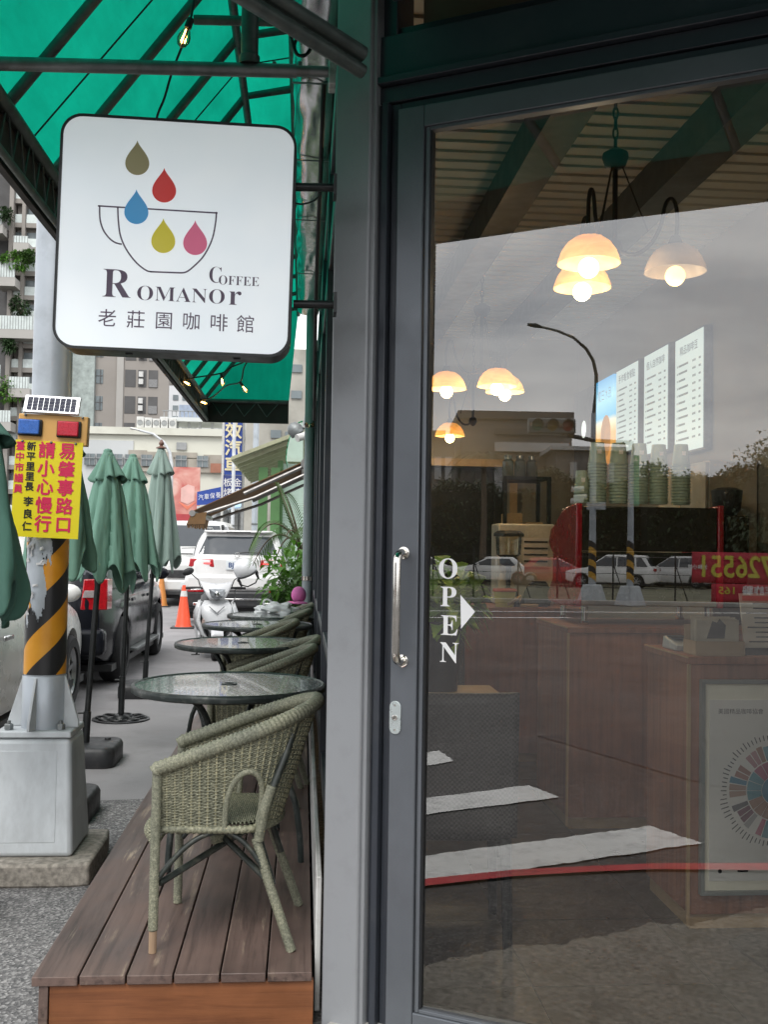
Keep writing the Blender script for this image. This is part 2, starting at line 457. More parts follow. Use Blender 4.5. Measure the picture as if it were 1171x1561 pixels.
# tilted awning sash above the header
M['sash_reflection'] = pm('brown_sash_reflection', (0.16, 0.10, 0.065), 0.7, 0, 0.2, 3)
M['pane_dark'] = glassm('dark_window_glass', 0.08, (0.85, 0.88, 0.87))
sash = MB()
TM = DM @ Mx.Translation(V((0, 0.05, 3.88))) @ Mx.Rotation(R(-9), 4, 'X') @ Mx.Translation(V((0, 0, -3.88)))
s0, s1 = S(600), 1.95
for b in ((s0, s1, -0.03, 0.01, 3.115, 3.18), (s0, s0 + 0.05, -0.03, 0.01, 3.182, 3.86), (s1 - 0.05, s1, -0.03, 0.01, 3.182, 3.86)): sash.box(*b, TM)
tw = sash.build('transom_window', M['steel_dark'], cafe, bevel=0.004)
mb = MB(); mb.box(s0 + 0.05, s1 - 0.05, -0.012, -0.006, 3.18, 3.86, TM); mb.build('pane', M['pane_dark'], tw)
mb = MB(); mb.box(s0 + 0.02, s1, 0.13, 0.15, 3.10, 3.9, DM); mb.build('reflection_sheet', M['sash_reflection'], cafe)  # brown sheet painted as the wood-toned reflection in the sash
# door
D0, D1, DT, DB = 0.0, 1.08, 2.735, 0.10
sl = S(599)
mb = MB()
mb.box(sl, S(639), -0.008, 0.05, 0.03, 2.814, DM)
mb.box(D1 + 0.02, D1 + 0.14, -0.008, 0.05, 0.03, 2.814, DM)
mb.box(S(639) + 0.0005, D1 + 0.0195, -0.008, 0.05, DT + 0.012, 2.814, DM)
mb.box(S(639) + 0.0005, D1 + 0.0195, -0.008, 0.05, 0.03, DB - 0.012, DM)
door = mb.build('door', M['steel_dark'], cafe, bevel=0.003, label='tall glazed door with a dark grey frame')
M['door_grey'] = pm('door_grey_coating', (0.138, 0.150, 0.168), 0.36, 0.35, 0.06, 2.5, dirt=(0.09, 0.095, 0.10), da=0.3, ds=6)
door.data.materials[0] = M['door_grey']
mb = MB()
for a, b, d in ((S(639.6), S(642), 0.004), (S(642.3), S(647.5), -0.002), ):
    mb.box(a, b, d, 0.03, DB - 0.011, DT + 0.011, DM)
mb.box(S(648), D1 + 0.019, -0.002, 0.03, DT + 0.001, DT + 0.0115, DM); mb.box(S(648), D1 + 0.019, -0.002, 0.03, DB - 0.0115, DB - 0.001, DM)
mb.build('glazing_bead', M['door_grey'], door, bevel=0.0015)
mb = MB(); mb.box(S(648) + 0.0003, 0.0, 0.003, 0.03, DB, DT, DM); mb.build('gasket', M['gasket'], door)
PT = TILT / F / 2
pv = [(-0.002, -0.0), (D1 + 0.02, -0.0)]
mb = MB(); p = []
for (s, _) in pv:
    for z in (DB - 0.005, DT + 0.005): p.append((s, 0.012 + PT * z, z))
q = [(a, b + 0.008, c) for a, b, c in p]
def pane_pts(l): return [DM @ V(x) for x in l]
mb.add(pane_pts(p), [(0, 1, 3, 2)])
M['door_glass'] = glassm('door_glass', 0.165, (0.93, 0.93, 0.91))
M['clear'] = glassm('glass_edge', 0.0, (0.97, 0.99, 0.98), fres=False)
mb.add(pane_pts(p + q), [(4, 6, 7, 5), (0, 2, 6, 4), (1, 5, 7, 3), (0, 4, 5, 1), (2, 3, 7, 6)])
gp = mb.build('glass_pane', [M['door_glass'], M['clear']], door)
for i, pl in enumerate(gp.data.polygons): pl.material_index = 0 if i == 0 else 1
# OPEN and arrow
GM = lambda s, z: DM @ Mx.Translation(V((s, 0.0105 + PT * z, z))) @ FACE
for ch, px, py in (('O', 680, 868.5), ('P', 680.5, 911.5), ('E', 682, 955.5), ('N', 682, 997)):
    q = ondoor(px, py)
    text(ch.translate(BOLD), 0.086, M['white_letter'], door, GM(q.x, q.z), 'letter')
mb = MB(); q = [ondoor(*a) for a in ((699, 907), (721.5, 933), (700, 959))]
mb.add([DM @ V((a.x, 0.0105 + PT * a.z, a.z)) for a in q], [(0, 1, 2)]); mb.build('arrow', M['white_letter'], door)
# pull handle
q0, q1 = ondoor(616, 843), ondoor(617.5, 1007)
sh = (q0.x + q1.x) / 2; zt_, zb_ = q0.z, q1.z
r_ = 0.0125; pth = [V((sh, -0.008, zt_)), V((sh, -0.028, zt_))] + [V((sh, -0.03 - 0.03 * math.sin(a), zt_ - 0.03 + 0.03 * math.cos(a))) for a in (i * PI / 2 / 8 for i in range(9))]
pth += [V((sh, p.y, zb_ + (zt_ - p.z))) for p in reversed(pth)]
mb = MB(); mb.tube([DM @ p for p in pth], r_, 16); 
hd = mb.build('handle', M['stainless'], door, smooth=60)
for z in (zt_, zb_):
    mb = MB(); mb.lathe([(0, 0), (0.019, 0), (0.019, 0.005), (0.013, 0.007), (0, 0.007)], 20, M=DM @ Mx.Translation(V((sh, -0.008, z))) @ Mx.Rotation(R(90), 4, 'X')); mb.build('handle_rose', M['stainless'], door, smooth=40)
# lock plate
q = ondoor(604.7, 1093); w, hh = 0.0185, 0.05
pl = [(w * math.cos(a), hh - w + w * math.sin(a)) for a in (i * PI / 10 for i in range(11))] + [(w * math.cos(a), -hh + w + w * math.sin(a)) for a in (PI + i * PI / 10 for i in range(11))]
mb = MB(); LM = DM @ Mx.Translation(V((q.x, -0.0085, q.z))) @ FACE; mb.prism(pl, 0, 0.004, LM)
lk = mb.build('lock_plate', pm('satin_plate', (0.62, 0.68, 0.68), 0.3, 0.6, 0.06, 30), door, bevel=0.0012)
mb = MB(); mb.lathe([(0, 0.004), (0.0085, 0.004), (0.0085, 0.0075), (0.006, 0.008), (0, 0.008)], 18, M=LM); mb.build('lock_cylinder', M['stainless'], lk, smooth=40)
mb = MB(); mb.box(-0.0012, 0.0012, -0.0045, 0.0045, 0.008, 0.0084, LM); mb.build('keyhole', M['gasket'], lk)
for zz in (0.037, -0.037):
    mb = MB(); mb.lathe([(0, 0.004), (0.0035, 0.004), (0.003, 0.0052), (0, 0.0055)], 12, M=LM @ Mx.Translation(V((0, zz, 0)))); mb.build('screw', M['stainless'], lk, smooth=40)
# threshold, right-hand jamb and wall beyond it
mb = MB(); mb.box(sl, D1 + 0.14, -0.006, 0.16, 0.0, 0.026, DM); mb.build('threshold', M['steel_dark'], cafe, bevel=0.003)
mb = MB(); mb.box(D1 + 0.145, 2.0, 0.0, 0.16, 0.0, 2.815, DM); mb.build('front_panel', M['steel_dark'], cafe, bevel=0.004)
# terrace wall: frames and dark panes from the post down the side
YE = 10.0
mb = MB(); mb.box(0.060, 0.078, 3.36, YE, 0.0, 0.42); mb.build('white_skirting', M['white_trim'], cafe, bevel=0.004)
mb = MB()
yy = [3.40, 4.9, 6.4, 7.9, 9.4, YE]
for y in yy: mb.box(0.092, 0.16, y - 0.04, y + 0.04, 0.422, 3.3)
for z0, z1 in ((0.422, 0.52), (1.02, 1.07), (2.75, 2.84), (3.2, 3.3)):
    for a, b in zip(yy[:-1], yy[1:]): mb.box(0.097, 0.155, a + 0.041, b - 0.041, z0, z1)
side = mb.build('window_frame', M['steel_dark'], cafe, bevel=0.004)
mb = MB()
for a, b in zip(yy[:-1], yy[1:]):
    for z0, z1 in ((0.521, 1.019), (1.071, 2.749), (2.841, 3.199)): mb.box(0.12, 0.128, a + 0.042, b - 0.042, z0, z1)
mb.build('window_pane', M['pane_dark'], side)
M['wall_grey'] = pm('grey_render', (0.20, 0.20, 0.19), 0.85, 0, 0.12, 4, bump=0.3, bs=80)
mb = MB(); mb.box(0.116, 0.26, 3.36, YE, 3.302, 4.1); mb.box(0.16, 6.0, YE - 0.1, YE, 0, 3.3); mb.box(5.9, 6.0, 0.0, YE - 0.101, 0, 3.3); mb.build('wall', M['wall_grey'], cafe)
mb = MB(); pr = [dl(-0.32, 0.165, 0), dl(2.0, 0.165, 0), V((6.0, 0.0, 0)), V((6, YE, 0)), V((0.06, YE, 0)), V((0.06, 3.45, 0))]
mb.prism([(p.x, p.y) for p in pr], 4.1, 4.3); mb.build('roof', M['wall_grey'], cafe)
mb = MB(); mb.box(2.0, 5.6, 0.0, 0.16, 0.0, 4.1, DM); mb.build('front_wall', M['wall_grey'], cafe)
# crinkled sheet metal gutter on top of the terrace wall
def crink():
    m, nt, b = newmat('crinkled_sheet_metal')
    vec = coords(nt, (1, 0.8, 1), False)
    c = ramp(nt, noise(nt, vec, 4, 5), [(0.3, (0.58, 0.58, 0.60)), (0.7, (0.82, 0.82, 0.83))])
    nt.links.new(c, b.inputs['Base Color']); b.inputs['Metallic'].default_value = 1.0; b.inputs['Roughness'].default_value = 0.2
    bumpn(nt, b, noise(nt, vec, 4, 3, 0.5, 0.6), 0.22, 0.03)
    return m
M['crinkle'] = crink()
gt = thing('rain_gutter', 'crinkled silver sheet metal gutter running along the wall top behind the light box sign', 'gutter', (0, 3.6, 3.6))
def gprof(u, v):
    y = 3.42 + (YE - 3.42) * u
    pr = [(-0.084, 3.86), (-0.084, 3.70), (-0.056, 3.668), (-0.050, 3.662), (0.094, 3.655), (0.112, 3.67), (0.112, 3.86)]
    k = v * 6; i = min(int(k), 5); f = k - i
    x = pr[i][0] * (1 - f) + pr[i + 1][0] * f; z = pr[i][1] * (1 - f) + pr[i + 1][1] * f
    return (x + 0.004 * math.sin(y * 9 + z * 40), y, z + 0.006 * math.sin(y * 7.3 + x * 60) * math.sin(y * 2.1))
mb = MB(); mb.grid(gprof, 120, 24); mb.build('gutter_sheet', M['crinkle'], gt, smooth=180)
for y in (4.0, 4.9, 5.9, 7.0, 8.4, 9.6):
    mb = MB(); mb.box(-0.088, 0.114, y, y + 0.012, 3.645, 3.650); mb.build('strap', M['zinc'], gt)
pipe = thing('drain_pipe', 'pale grey vertical drain pipe at the far end of the terrace wall', 'drain pipe', (0.045, YE + 0.02, 0.17))
mb = MB(); mb.tube([(0.045, YE - 0.02, 0.18), (0.045, YE - 0.02, 3.66)], 0.048, 20); mb.build('pipe', pm('grey_pvc', (0.36, 0.40, 0.42), 0.45, 0, 0.06, 5, dirt=(0.2, 0.2, 0.2), da=0.4), pipe, smooth=40)
for z in (1.15, 2.6):
    mb = MB(); mb.lathe([(0.049, -0.02), (0.054, -0.02), (0.054, 0.02), (0.049, 0.02)], 20, (0.045, YE - 0.02, z)); mb.build('clamp', M['stainless'], pipe, smooth=40)
# ------------------------------------------------------------------ awnings
def fabric(name, col, trans):
    m, nt, b = newmat(name)
    vec = coords(nt, rnd=False)
    c = ramp(nt, noise(nt, vec, 2.2, 5), [(0.3, tuple(x * 0.82 for x in col)), (0.7, tuple(x * 1.1 for x in col))])
    c = mixc(nt, 1.0, c, ramp(nt, noise(nt, coords(nt, (6, 0.8, 1), False), 3.0, 8, 0.7), [(0.42, (0.90, 0.91, 0.90)), (0.6, (1.03, 1.03, 1.03))]), 'MULTIPLY')
    nt.links.new(c, b.inputs['Base Color']); b.inputs['Roughness'].default_value = 0.75
    w = nt.nodes.new('ShaderNodeTexWave'); w.inputs['Scale'].default_value = 160; nt.links.new(vec, w.inputs['Vector'])
    bumpn(nt, b, mixc(nt, 0.5, w.outputs['Fac'], noise(nt, vec, 5, 4)), 0.25, 0.006)
    t = nt.nodes.new('ShaderNodeBsdfTranslucent'); nt.links.new(c, t.inputs[0])
    mx = nt.nodes.new('ShaderNodeMixShader'); mx.inputs[0].default_value = trans
    nt.links.new(b.outputs[0], mx.inputs[1]); nt.links.new(t.outputs[0], mx.inputs[2]); nt.links.new(mx.outputs[0], nt.nodes['Material Output'].inputs[0])
    return m
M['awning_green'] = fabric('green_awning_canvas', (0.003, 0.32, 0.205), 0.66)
M['awning_dimmed'] = fabric('dimmed_green_canvas', (0.006, 0.075, 0.055), 0.35)  # darkened copy of the green canvas, dims the light on the header
M['valance'] = pm('black_brown_valance', (0.030, 0.023, 0.021), 0.7, 0, 0.25, 4, bump=0.15, bs=60)
M['valance_brown'] = pm('brown_valance', (0.085, 0.05, 0.04), 0.7, 0, 0.25, 4, bump=0.15, bs=60)
XO, ZA, ZB, XC, ZC, XD, ZD = -0.99, H + 1.19, H + 1.40, -0.326, H + 2.249, -0.085, H + 2.30
YN, YF = 2.60, 10.4
aw = thing('terrace_awning', 'long green canvas awning on a steel tube frame over the terrace tables', 'awning', (-0.5, 6.5, 3.0))
K1 = V((-0.37, 1.82, 0))          # corner where it turns round to the entrance
def prof(t):                       # valance top -> ridge -> wall
    if t < 0.72: f = t / 0.72; return XO + (XC - XO) * f, ZB + (ZC - ZB) * f + 0.0
    f = (t - 0.72) / 0.28; return XC + (XD - XC) * f, ZC + (ZD - ZC) * f
def fab(u, v):
    y = YN + (YF - YN) * u; x, z = prof(v)
    sag = 0.022 * math.sin(PI * ((y - 4.0) / 0.615 % 1.0)) * math.sin(PI * v) + 0.006 * math.sin(5 * y + 9 * v) * math.sin(PI * v)
    return (x, y, z + 0.03 - sag)
mb = MB(); mb.grid(fab, 138, 14)
# hip panel round the corner, and the entrance side
e0 = dl(0.0, -1.5, 3.13); e1 = dl(2.4, -1.5, 3.13); w0 = dl(-0.30, -0.04, 3.72); w1 = dl(2.4, -0.04, 3.72)
a0 = V((XO, YN, ZB + 0.03)); a1 = V((XC, YN, ZC + 0.03)); a2 = V((XD, YN, ZD + 0.03))
mb2 = MB(); mb2.add([e0, e1, w1, w0], [(0, 1, 2, 3)]); mb2.add([a0, a1, a2, e0, w0, V((XD, 3.42, ZD + 0.03))], [(0, 3, 1), (1, 3, 2), (2, 3, 4), (2, 4, 5)]); mb2.build('canvas', M['awning_dimmed'], aw, label='canvas over the entrance, darkened to let less light through')
# far gable
mb.add([(XO, YF, ZB), (XC, YF, ZC + 0.03), (XD, YF, ZD + 0.03), (XD - 0.08, YF, ZB)], [(0, 1, 2, 3)])
mb.build('canvas', M['awning_green'], aw, smooth=30)
mb = MB()
mb.box(XO - 0.012, XO + 0.012, YN, YF, ZA, ZB + 0.02); mb.box(XO + 0.012, XD - 0.08, YF - 0.012, YF + 0.012, ZA, ZB + 0.02)
mb.build('valance', M['valance'], aw)
mb = MB()
def wall4(a, b, z0a, z1a, z0b, z1b, t=0.015):
    d = (b - a); n = d.cross(V((0, 0, 1))).normalized() * t
    mb.hexa([V((a.x, a.y, z0a)), V((b.x, b.y, z0b)), V((b.x, b.y, z0b)) + n, V((a.x, a.y, z0a)) + n, V((a.x, a.y, z1a)), V((b.x, b.y, z1b)), V((b.x, b.y, z1b)) + n, V((a.x, a.y, z1a)) + n])
A0 = V((XO, YN - 0.005, 0)); E0 = dl(0, -1.5, 0); E1 = dl(2.4, -1.5, 0)
wall4(A0, E0, ZA + 0.1, ZB + 0.05, 2.905, 3.14); wall4(E0, E1, 2.905, 3.14, 2.905, 3.14)
mb.build('valance', M['valance_brown'], aw, label='dark brown valance turning the corner over the entrance')
raf = [4.0 + 0.615 * i for i in range(11)]
for y in [2.76, 3.385] + raf:
    mb = MB(); mb.tube([(XO + 0.02, y, ZB - 0.02), (XC, y, ZC - 0.01), (XD, y, ZD - 0.01)], 0.019, 10); mb.build('rafter', M['tube_green'], aw, smooth=40)
for k, (a, b) in enumerate(((e0.lerp(e1, 0.3), w0.lerp(w1, 0.3)), (e0.lerp(e1, 0.62), w0.lerp(w1, 0.62)), (e0, w0))):
    dz = V((0, 0, -0.03)); mb = MB(); mb.tube([a + dz, b + dz], 0.02, 10); mb.build('rafter', M['zinc'], aw, smooth=40)
mb = MB(); mb.tube([(-0.42, 3.72, H + 1.86), (XD, 3.72, H + 1.87)], 0.017, 10); mb.build('tie_bar', M['tube_green'], aw, smooth=40)
for x, z, r in ((XO + 0.03, ZB - 0.03, 0.024), (XO + 0.03, ZA + 0.02, 0.014), (XC, ZC - 0.035, 0.019), (XD, ZD - 0.02, 0.02)):
    mb = MB(); mb.tube([(x, YN, z), (x, YF, z)], r, 10); mb.build('purlin', M['tube_green'], aw, smooth=40)
mb = MB(); mb.tube([(XO, YF - 0.03, ZB), (XD - 0.09, YF - 0.03, ZB)], 0.02, 10); mb.build('end_rail', M['tube_green'], aw, smooth=40)
mb = MB()
for i in range(54):          # bent wire lattice inside the valance
    y = YN + 0.06 + i * 0.145
    mb.tube([(XO + 0.03, y, ZB - 0.04), (XO + 0.035, y + 0.035, ZA + 0.03), (XO + 0.03, y + 0.11, ZB - 0.05)], 0.004, 5, cap=False)
for i in range(3):
    x = XO + 0.08 + i * 0.22; mb.tube([(x, YF - 0.03, ZB - 0.02), (x + 0.09, YF - 0.035, ZA + 0.06), (x + 0.2, YF - 0.03, ZB - 0.02)], 0.006, 5, cap=False)
mb.build('wire_lattice', M['tube_green'], aw)
for y in (3.75, 4.92, 6.1):
    mb = MB(); mb.tube([(prof(v)[0], y, prof(v)[1] + 0.005) for v in (0, 0.35, 0.72, 1)], 0.0035, 5); mb.build('seam', M['valance'], aw)

# tube frame bolted to the post
bt = thing('bracket_tube', 'galvanised steel tube bolted level to the corner post above the light box sign', 'steel tube', (0.09, 3.12, 2.87))
pa, pb = atY(-60, 95.5, 3.12), atY(452, 108.5, 3.12); pc = atY(505, 109.5, 3.12)
mb = MB(); mb.tube([pa, pb], 0.0205, 14); mb.build('outer_tube', M['zinc'], bt, smooth=40)
mb = MB(); mb.tube([pb - V((0.02, 0, 0)), pc], 0.0165, 14); mb.build('inner_tube', M['zinc'], bt, smooth=40)
mb = MB(); q = atY(507, 112, 3.12); mb.box(q.x - 0.012, q.x + 0.010, 3.10, 3.17, q.z - 0.04, q.z + 0.04); mb.build('wall_plate', pm('zinc_plate', (0.5, 0.52, 0.5), 0.5, 0.6, 0.3, 30, dirt=(0.18, 0.14, 0.1), da=0.7, ds=25), bt, bevel=0.003)
for px in (390, 418, 457):
    q = atY(px, 97.5, 3.12); mb = MB(); mb.lathe([(0, 0.008), (0.006, 0.006), (0.006, -0.004), (0, -0.004)], 8, q); mb.build('bolt', M['zinc'], bt)
ut = thing('upright_tube', 'short upright steel tube standing on the bracket tube under the green awning', 'steel tube', (-0.16, 3.12, 2.9))
q0, q1 = atY(380, 97, 3.12), atY(383, -75, 3.12)
mb = MB(); mb.tube([q0, q1], 0.026, 14); mb.lathe([(0.031, 0), (0.031, 0.025), (0.026, 0.03)], 14, q0 - V((0, 0, 0.004))); mb.build('tube', M['tube_green'], ut, smooth=40)
st = thing('awning_strut', 'pair of sloping steel struts running from the post top up to the awning', 'strut', tuple(dl(s_post1, -0.05, 2.95)))
for k, (dz, r) in enumerate(((0, 0.024), (-0.052, 0.021))):
    q0 = atY(553, 88, 3.06) + V((0.0, 0, dz + 0.01)); q1 = atY(300, -77, 2.7) + V((0, 0, dz))
    mb = MB(); mb.tube([q0, q1], r, 12); mb.build('strut_tube', M['tube_green'], st, smooth=40)

# cables at the wall top
M['cable'] = pm('black_cable', (0.012, 0.012, 0.013), 0.5)
cb = MB()
def cable(pts, r=0.004, name='cable', m=None):
    mb = MB(); n = 8; out = []
    for i in range(len(pts) - 1):
        p0, p1, p2, p3 = (V(pts[max(i - 1, 0)]), V(pts[i]), V(pts[i + 1]), V(pts[min(i + 2, len(pts) - 1)]))
        for k in range(n):
            t = k / n; out.append(0.5 * ((2 * p1) + (p2 - p0) * t + (2 * p0 - 5 * p1 + 4 * p2 - p3) * t * t + (3 * p1 - p0 - 3 * p2 + p3) * t ** 3))
    out.append(V(pts[-1])); mb.tube(out, r, 6); return mb
o = cable([atY(*a) for a in ((494, 128, 3.5), (491, 200, 3.6), (488, 280, 3.8), (484, 380, 4.1), (481, 480, 4.4), (480, 560, 4.8), (479, 640, 5.2))], 0.008).build('wall_cable', M['cable'], smooth=60)
tag(o, 'thick black cable running down the wall edge beside the silver gutter', 'cable')
o = cable([atY(*a) for a in ((440, 28, 3.3), (444, 55, 3.3), (448, 72, 3.3), (455, 84, 3.3), (468, 82, 3.3), (474, 70, 3.3), (468, 60, 3.3), (455, 58, 3.3), (449, 68, 3.3), (452, 82, 3.3), (464, 85, 3.3), (473, 74, 3.3), (477, 64, 3.3))], 0.0055).build('cable_loop', M['cable'], smooth=60)
tag(o, 'black cable coiled into a small loop in front of the silver gutter', 'cable')
o = cable([atY(*a) for a in ((449, 310, 3.12), (462, 311, 3.15), (478, 306, 3.2), (489, 296, 3.2))], 0.003).build('sign_cable', M['cable'], smooth=60)
tag(o, 'thin black power lead sagging from the light box sign to the wall', 'cable')

# string lights under the awning
M['filament'] = emitm('filament_glow', (1.0, 0.62, 0.22), 14)
M['bulb_glass'] = glassm('amber_bulb_glass', 0.06, (1.0, 0.86, 0.62))
def bulb(p, tilt, label):
    b = thing('string_bulb', label, 'light bulb', tuple(p), rot=tilt, group='string light bulbs under the awning')
    mb = MB(); mb.lathe([(0, 0.0), (0.009, 0.0), (0.012, -0.005), (0.012, -0.03), (0.010, -0.034), (0, -0.034)], 12); mb.build('socket', M['cable'], b, local=True, smooth=40)
    mb = MB(); mb.lathe([(0.008, -0.034), (0.012, -0.042), (0.020, -0.062), (0.021, -0.074), (0.014, -0.092), (0.004, -0.098), (0, -0.098)], 14); mb.build('glass', M['bulb_glass'], b, local=True, smooth=60)
    mb = MB()
    for k in range(3):
        a = k * 2.1; mb.tube([(0.003 * math.cos(a), 0.003 * math.sin(a), -0.04), (0.007 * math.cos(a), 0.007 * math.sin(a), -0.082)], 0.0022, 6)
    mb.build('filament', M['filament'], b, local=True)
B0 = atY(291, 28, 3.3)
bulb(B0, (0, R(18), 0), 'lit filament bulb hanging alone above the light box sign')
o = cable([atY(*a) for a in ((297, -10, 3.3), (291, 26, 3.3), (281, 60, 3.3), (262, 110, 3.35), (250, 150, 3.4), (238, 182, 3.45), (225, 250, 3.6))], 0.004).build('light_string_wire', M['cable'], smooth=60)
tag(o, 'black light string wire hanging down past the single bulb behind the sign', 'wire')
for px, py, Y, tl, lb in ((337, 570, 8.4, (0, R(-8), 0), 'lit filament bulb in the middle of the far green canvas'), (366, 583, 8.6, (0, R(-35), 0), 'lit filament bulb nearest the wall at the far awning end'),
                      (274, 578, 8.3, (0, R(-60), 0), 'lit filament bulb upper one lying on the dark awning edge'), (300, 611, 9.6, (0, R(-75), 0), 'lit filament bulb lower one lying on the dark awning edge')):
    bulb(atY(px, py, Y), tl, lb)
o = cable([atY(*a) for a in ((255, 545, 7.6), (274, 578, 8.3), (300, 575, 8.3), (337, 569, 8.4), (352, 560, 8.4), (376, 548, 8.4), (388, 520, 8.2))], 0.006).build('light_string_wire', M['cable'], smooth=60)
tag(o, 'black light string wire sagging across the upper far end of the green canvas', 'wire')
o = cable([atY(*a) for a in ((300, 610, 9.6), (322, 606, 9.5), (345, 588, 9.0), (366, 582, 8.6), (372, 560, 8.5), (384, 540, 8.4))], 0.006).build('light_string_wire', M['cable'], smooth=60)
tag(o, 'black light string wire leading down to the lowest bulb at the awning edge', 'wire')

# ------------------------------------------------------------------ light box sign
YS = 3.02
def sgn_mat():
    m, nt, b = newmat('backlit_panel')
    vec = coords(nt, rnd=False)
    c = ramp(nt, noise(nt, vec, 3.5, 2), [(0.3, (0.73, 0.79, 0.83)), (0.7, (0.80, 0.84, 0.86))])
    nt.links.new(c, b.inputs['Base Color']); b.inputs['Roughness'].default_value = 0.25
    nt.links.new(c, b.inputs['Emission Color']); b.inputs['Emission Strength'].default_value = 0.22
    return m
sc0 = atY(268, 359, YS)
PX = YS / 1600.0 * 1.0     # metres per photo pixel on the sign
sign = thing('light_box_sign', 'square white light box sign with coloured drops over a cup reading ROMANOR COFFEE', 'shop sign', tuple(sc0), rot=(0, R(0.95), R(0)))
SROT = R(1.8)
def su(px, py, y=0.0):
    a, b = px - 268, py - 359
    return V(((a * math.cos(SROT) + b * math.sin(SROT)) * PX, y, -(-a * math.sin(SROT) + b * math.cos(SROT)) * PX))
def rrect(hw, hh, r, n=8):
    out = []
    for cx, cy, a0 in ((hw - r, hh - r, 0), (-hw + r, hh - r, PI / 2), (-hw + r, -hh + r, PI), (hw - r, -hh + r, 1.5 * PI)):
        out += [(cx + r * math.cos(a0 + i * PI / 2 / n), cy + r * math.sin(a0 + i * PI / 2 / n)) for i in range(n + 1)]
    return out
hw, hh, rr = 0.3365, 0.338, 0.062
FM = lambda y: Mx.Translation(V((0, y, 0))) @ FACE
mb = MB(); o_ = rrect(hw, hh, rr); i_ = rrect(hw - 0.008, hh - 0.008, rr - 0.008); n = len(o_)
vs = [FM(0) @ V((x, y, 0)) for x, y in o_] + [FM(0) @ V((x, y, 0)) for x, y in i_] + [FM(0.11) @ V((x, y, 0)) for x, y in o_] + [FM(0.006) @ V((x, y, 0)) for x, y in i_]
fs = []
for i in range(n):
    j = (i + 1) % n; fs += [(i, j, n + j, n + i), (i, 2 * n + i, 2 * n + j, j), (n + i, n + j, 3 * n + j, 3 * n + i)]
fs.append(tuple(range(2 * n, 3 * n))); mb.add(vs, fs)
mb.build('case', M['black_metal'], sign, local=True, smooth=35)
mb = MB(); mb.prism(i_, 0, 0.003, FM(0.0055)); mb.build('panel', sgn_mat(), sign, local=True, smooth=30)
def flatm(name, c): return pm(name, c, 0.45, var=0.03, emit=0.08)
def z2(zx, zy): return su(zx / 2.44, 160 + zy / 2.44)
for nm, tx, ty, c in (('olive', 510, 133, (0.27, 0.24, 0.12)), ('red', 609, 233, (0.62, 0.035, 0.03)), ('blue', 508, 316, (0.05, 0.30, 0.60)), ('yellow', 607, 422, (0.62, 0.53, 0.03)), ('pink', 724, 427, (0.70, 0.14, 0.26))):
    r = 18.0; cyy = 53 - r; pts = [(0, 0)]
    # straight-sided drop with gently curved flanks
    for i in range(1, 9):
        t = i / 9; pts.append((r * math.sin(t * PI / 2) ** 1.45, cyy * t))
    for i in range(0, 25): pts.append((r * math.cos(PI * i / 24), cyy + r * math.sin(PI * i / 24)))
    for i in range(8, 0, -1):
        t = i / 9; pts.append((-r * math.sin(t * PI / 2) ** 1.45, cyy * t))
    mb = MB(); b0 = V((tx / 2.44, 160 + ty / 2.44, 0)); mb.prism([(su(b0.x + x, b0.y + y).x, su(b0.x + x, b0.y + y).z) for x, y in reversed(pts)], 0, 0.0008, FM(0.002))
    mb.build('drop', flatm('drop_' + nm, c), sign, local=True, label=nm + ' drop')
M['sign_ink'] = flatm('violet_grey_ink', (0.075, 0.05, 0.085))
def stroke(mb, pts, w):
    P = [V((p.x, p.z, 0)) for p in pts]
    if len(P) > 3:
        Q = []
        for i in range(len(P) - 1):
            a, b, c, d = P[max(i - 1, 0)], P[i], P[i + 1], P[min(i + 2, len(P) - 1)]
            for k in range(6):
                t = k / 6; Q.append(0.5 * (2 * b + (c - a) * t + (2 * a - 5 * b + 4 * c - d) * t * t + (3 * b - a - 3 * c + d) * t ** 3))
        P = Q + [P[-1]]
    for i in range(len(P)):
        t = (P[min(i + 1, len(P) - 1)] - P[max(i - 1, 0)]).normalized(); nn = V((-t.y, t.x, 0)) * w / 2
        mb.v += [FM(0.0017) @ (P[i] + nn), FM(0.0017) @ (P[i] - nn)]
    k = len(mb.v) - 2 * len(P)
    for i in range(len(P) - 1): mb.f.append((k + 2 * i, k + 2 * i + 1, k + 2 * i + 3, k + 2 * i + 2))
mb = MB(); W_ = 0.0044
stroke(mb, [z2(368, 381), z2(806, 397)], W_)
stroke(mb, [z2(*p) for p in ((802, 393), (798, 440), (785, 500), (755, 560), (715, 603), (690, 621), (668, 624))], W_)
stroke(mb, [z2(*p) for p in ((672, 624), (560, 622))], W_)
stroke(mb, [z2(*p) for p in ((566, 622), (545, 617), (510, 590), (475, 545), (452, 495), (443, 440), (440, 383))], W_)
stroke(mb, [z2(*p) for p in ((374, 379), (376, 430), (388, 470), (410, 500), (432, 516), (456, 522))], W_)
mb.build('cup_outline', M['sign_ink'], sign, local=True)
SM = lambda px, py: Mx.Translation(su(px, py, 0.0016)) @ FACE
T_ = lambda s: s.translate(BOLD)
text(T_('R'), 0.120, M['sign_ink'], sign, SM(179, 436), 'lettering', local=True, off=-0.0010, sx=0.98)
text(T_('OMANO'), 0.060, M['sign_ink'], sign, SM(276, 450.5), 'lettering', local=True, off=-0.0006, sx=1.09)
text(T_('r'), 0.085, M['sign_ink'], sign, SM(357, 450), 'lettering', local=True, off=-0.0006, sx=1.05)
text(T_('C'), 0.068, M['sign_ink'], sign, SM(327.5, 419), 'lettering', local=True, off=-0.0008, sx=0.85)
text(T_('OFFEE'), 0.0385, M['sign_ink'], sign, SM(363, 427), 'lettering', local=True, off=-0.0004, sx=0.93)
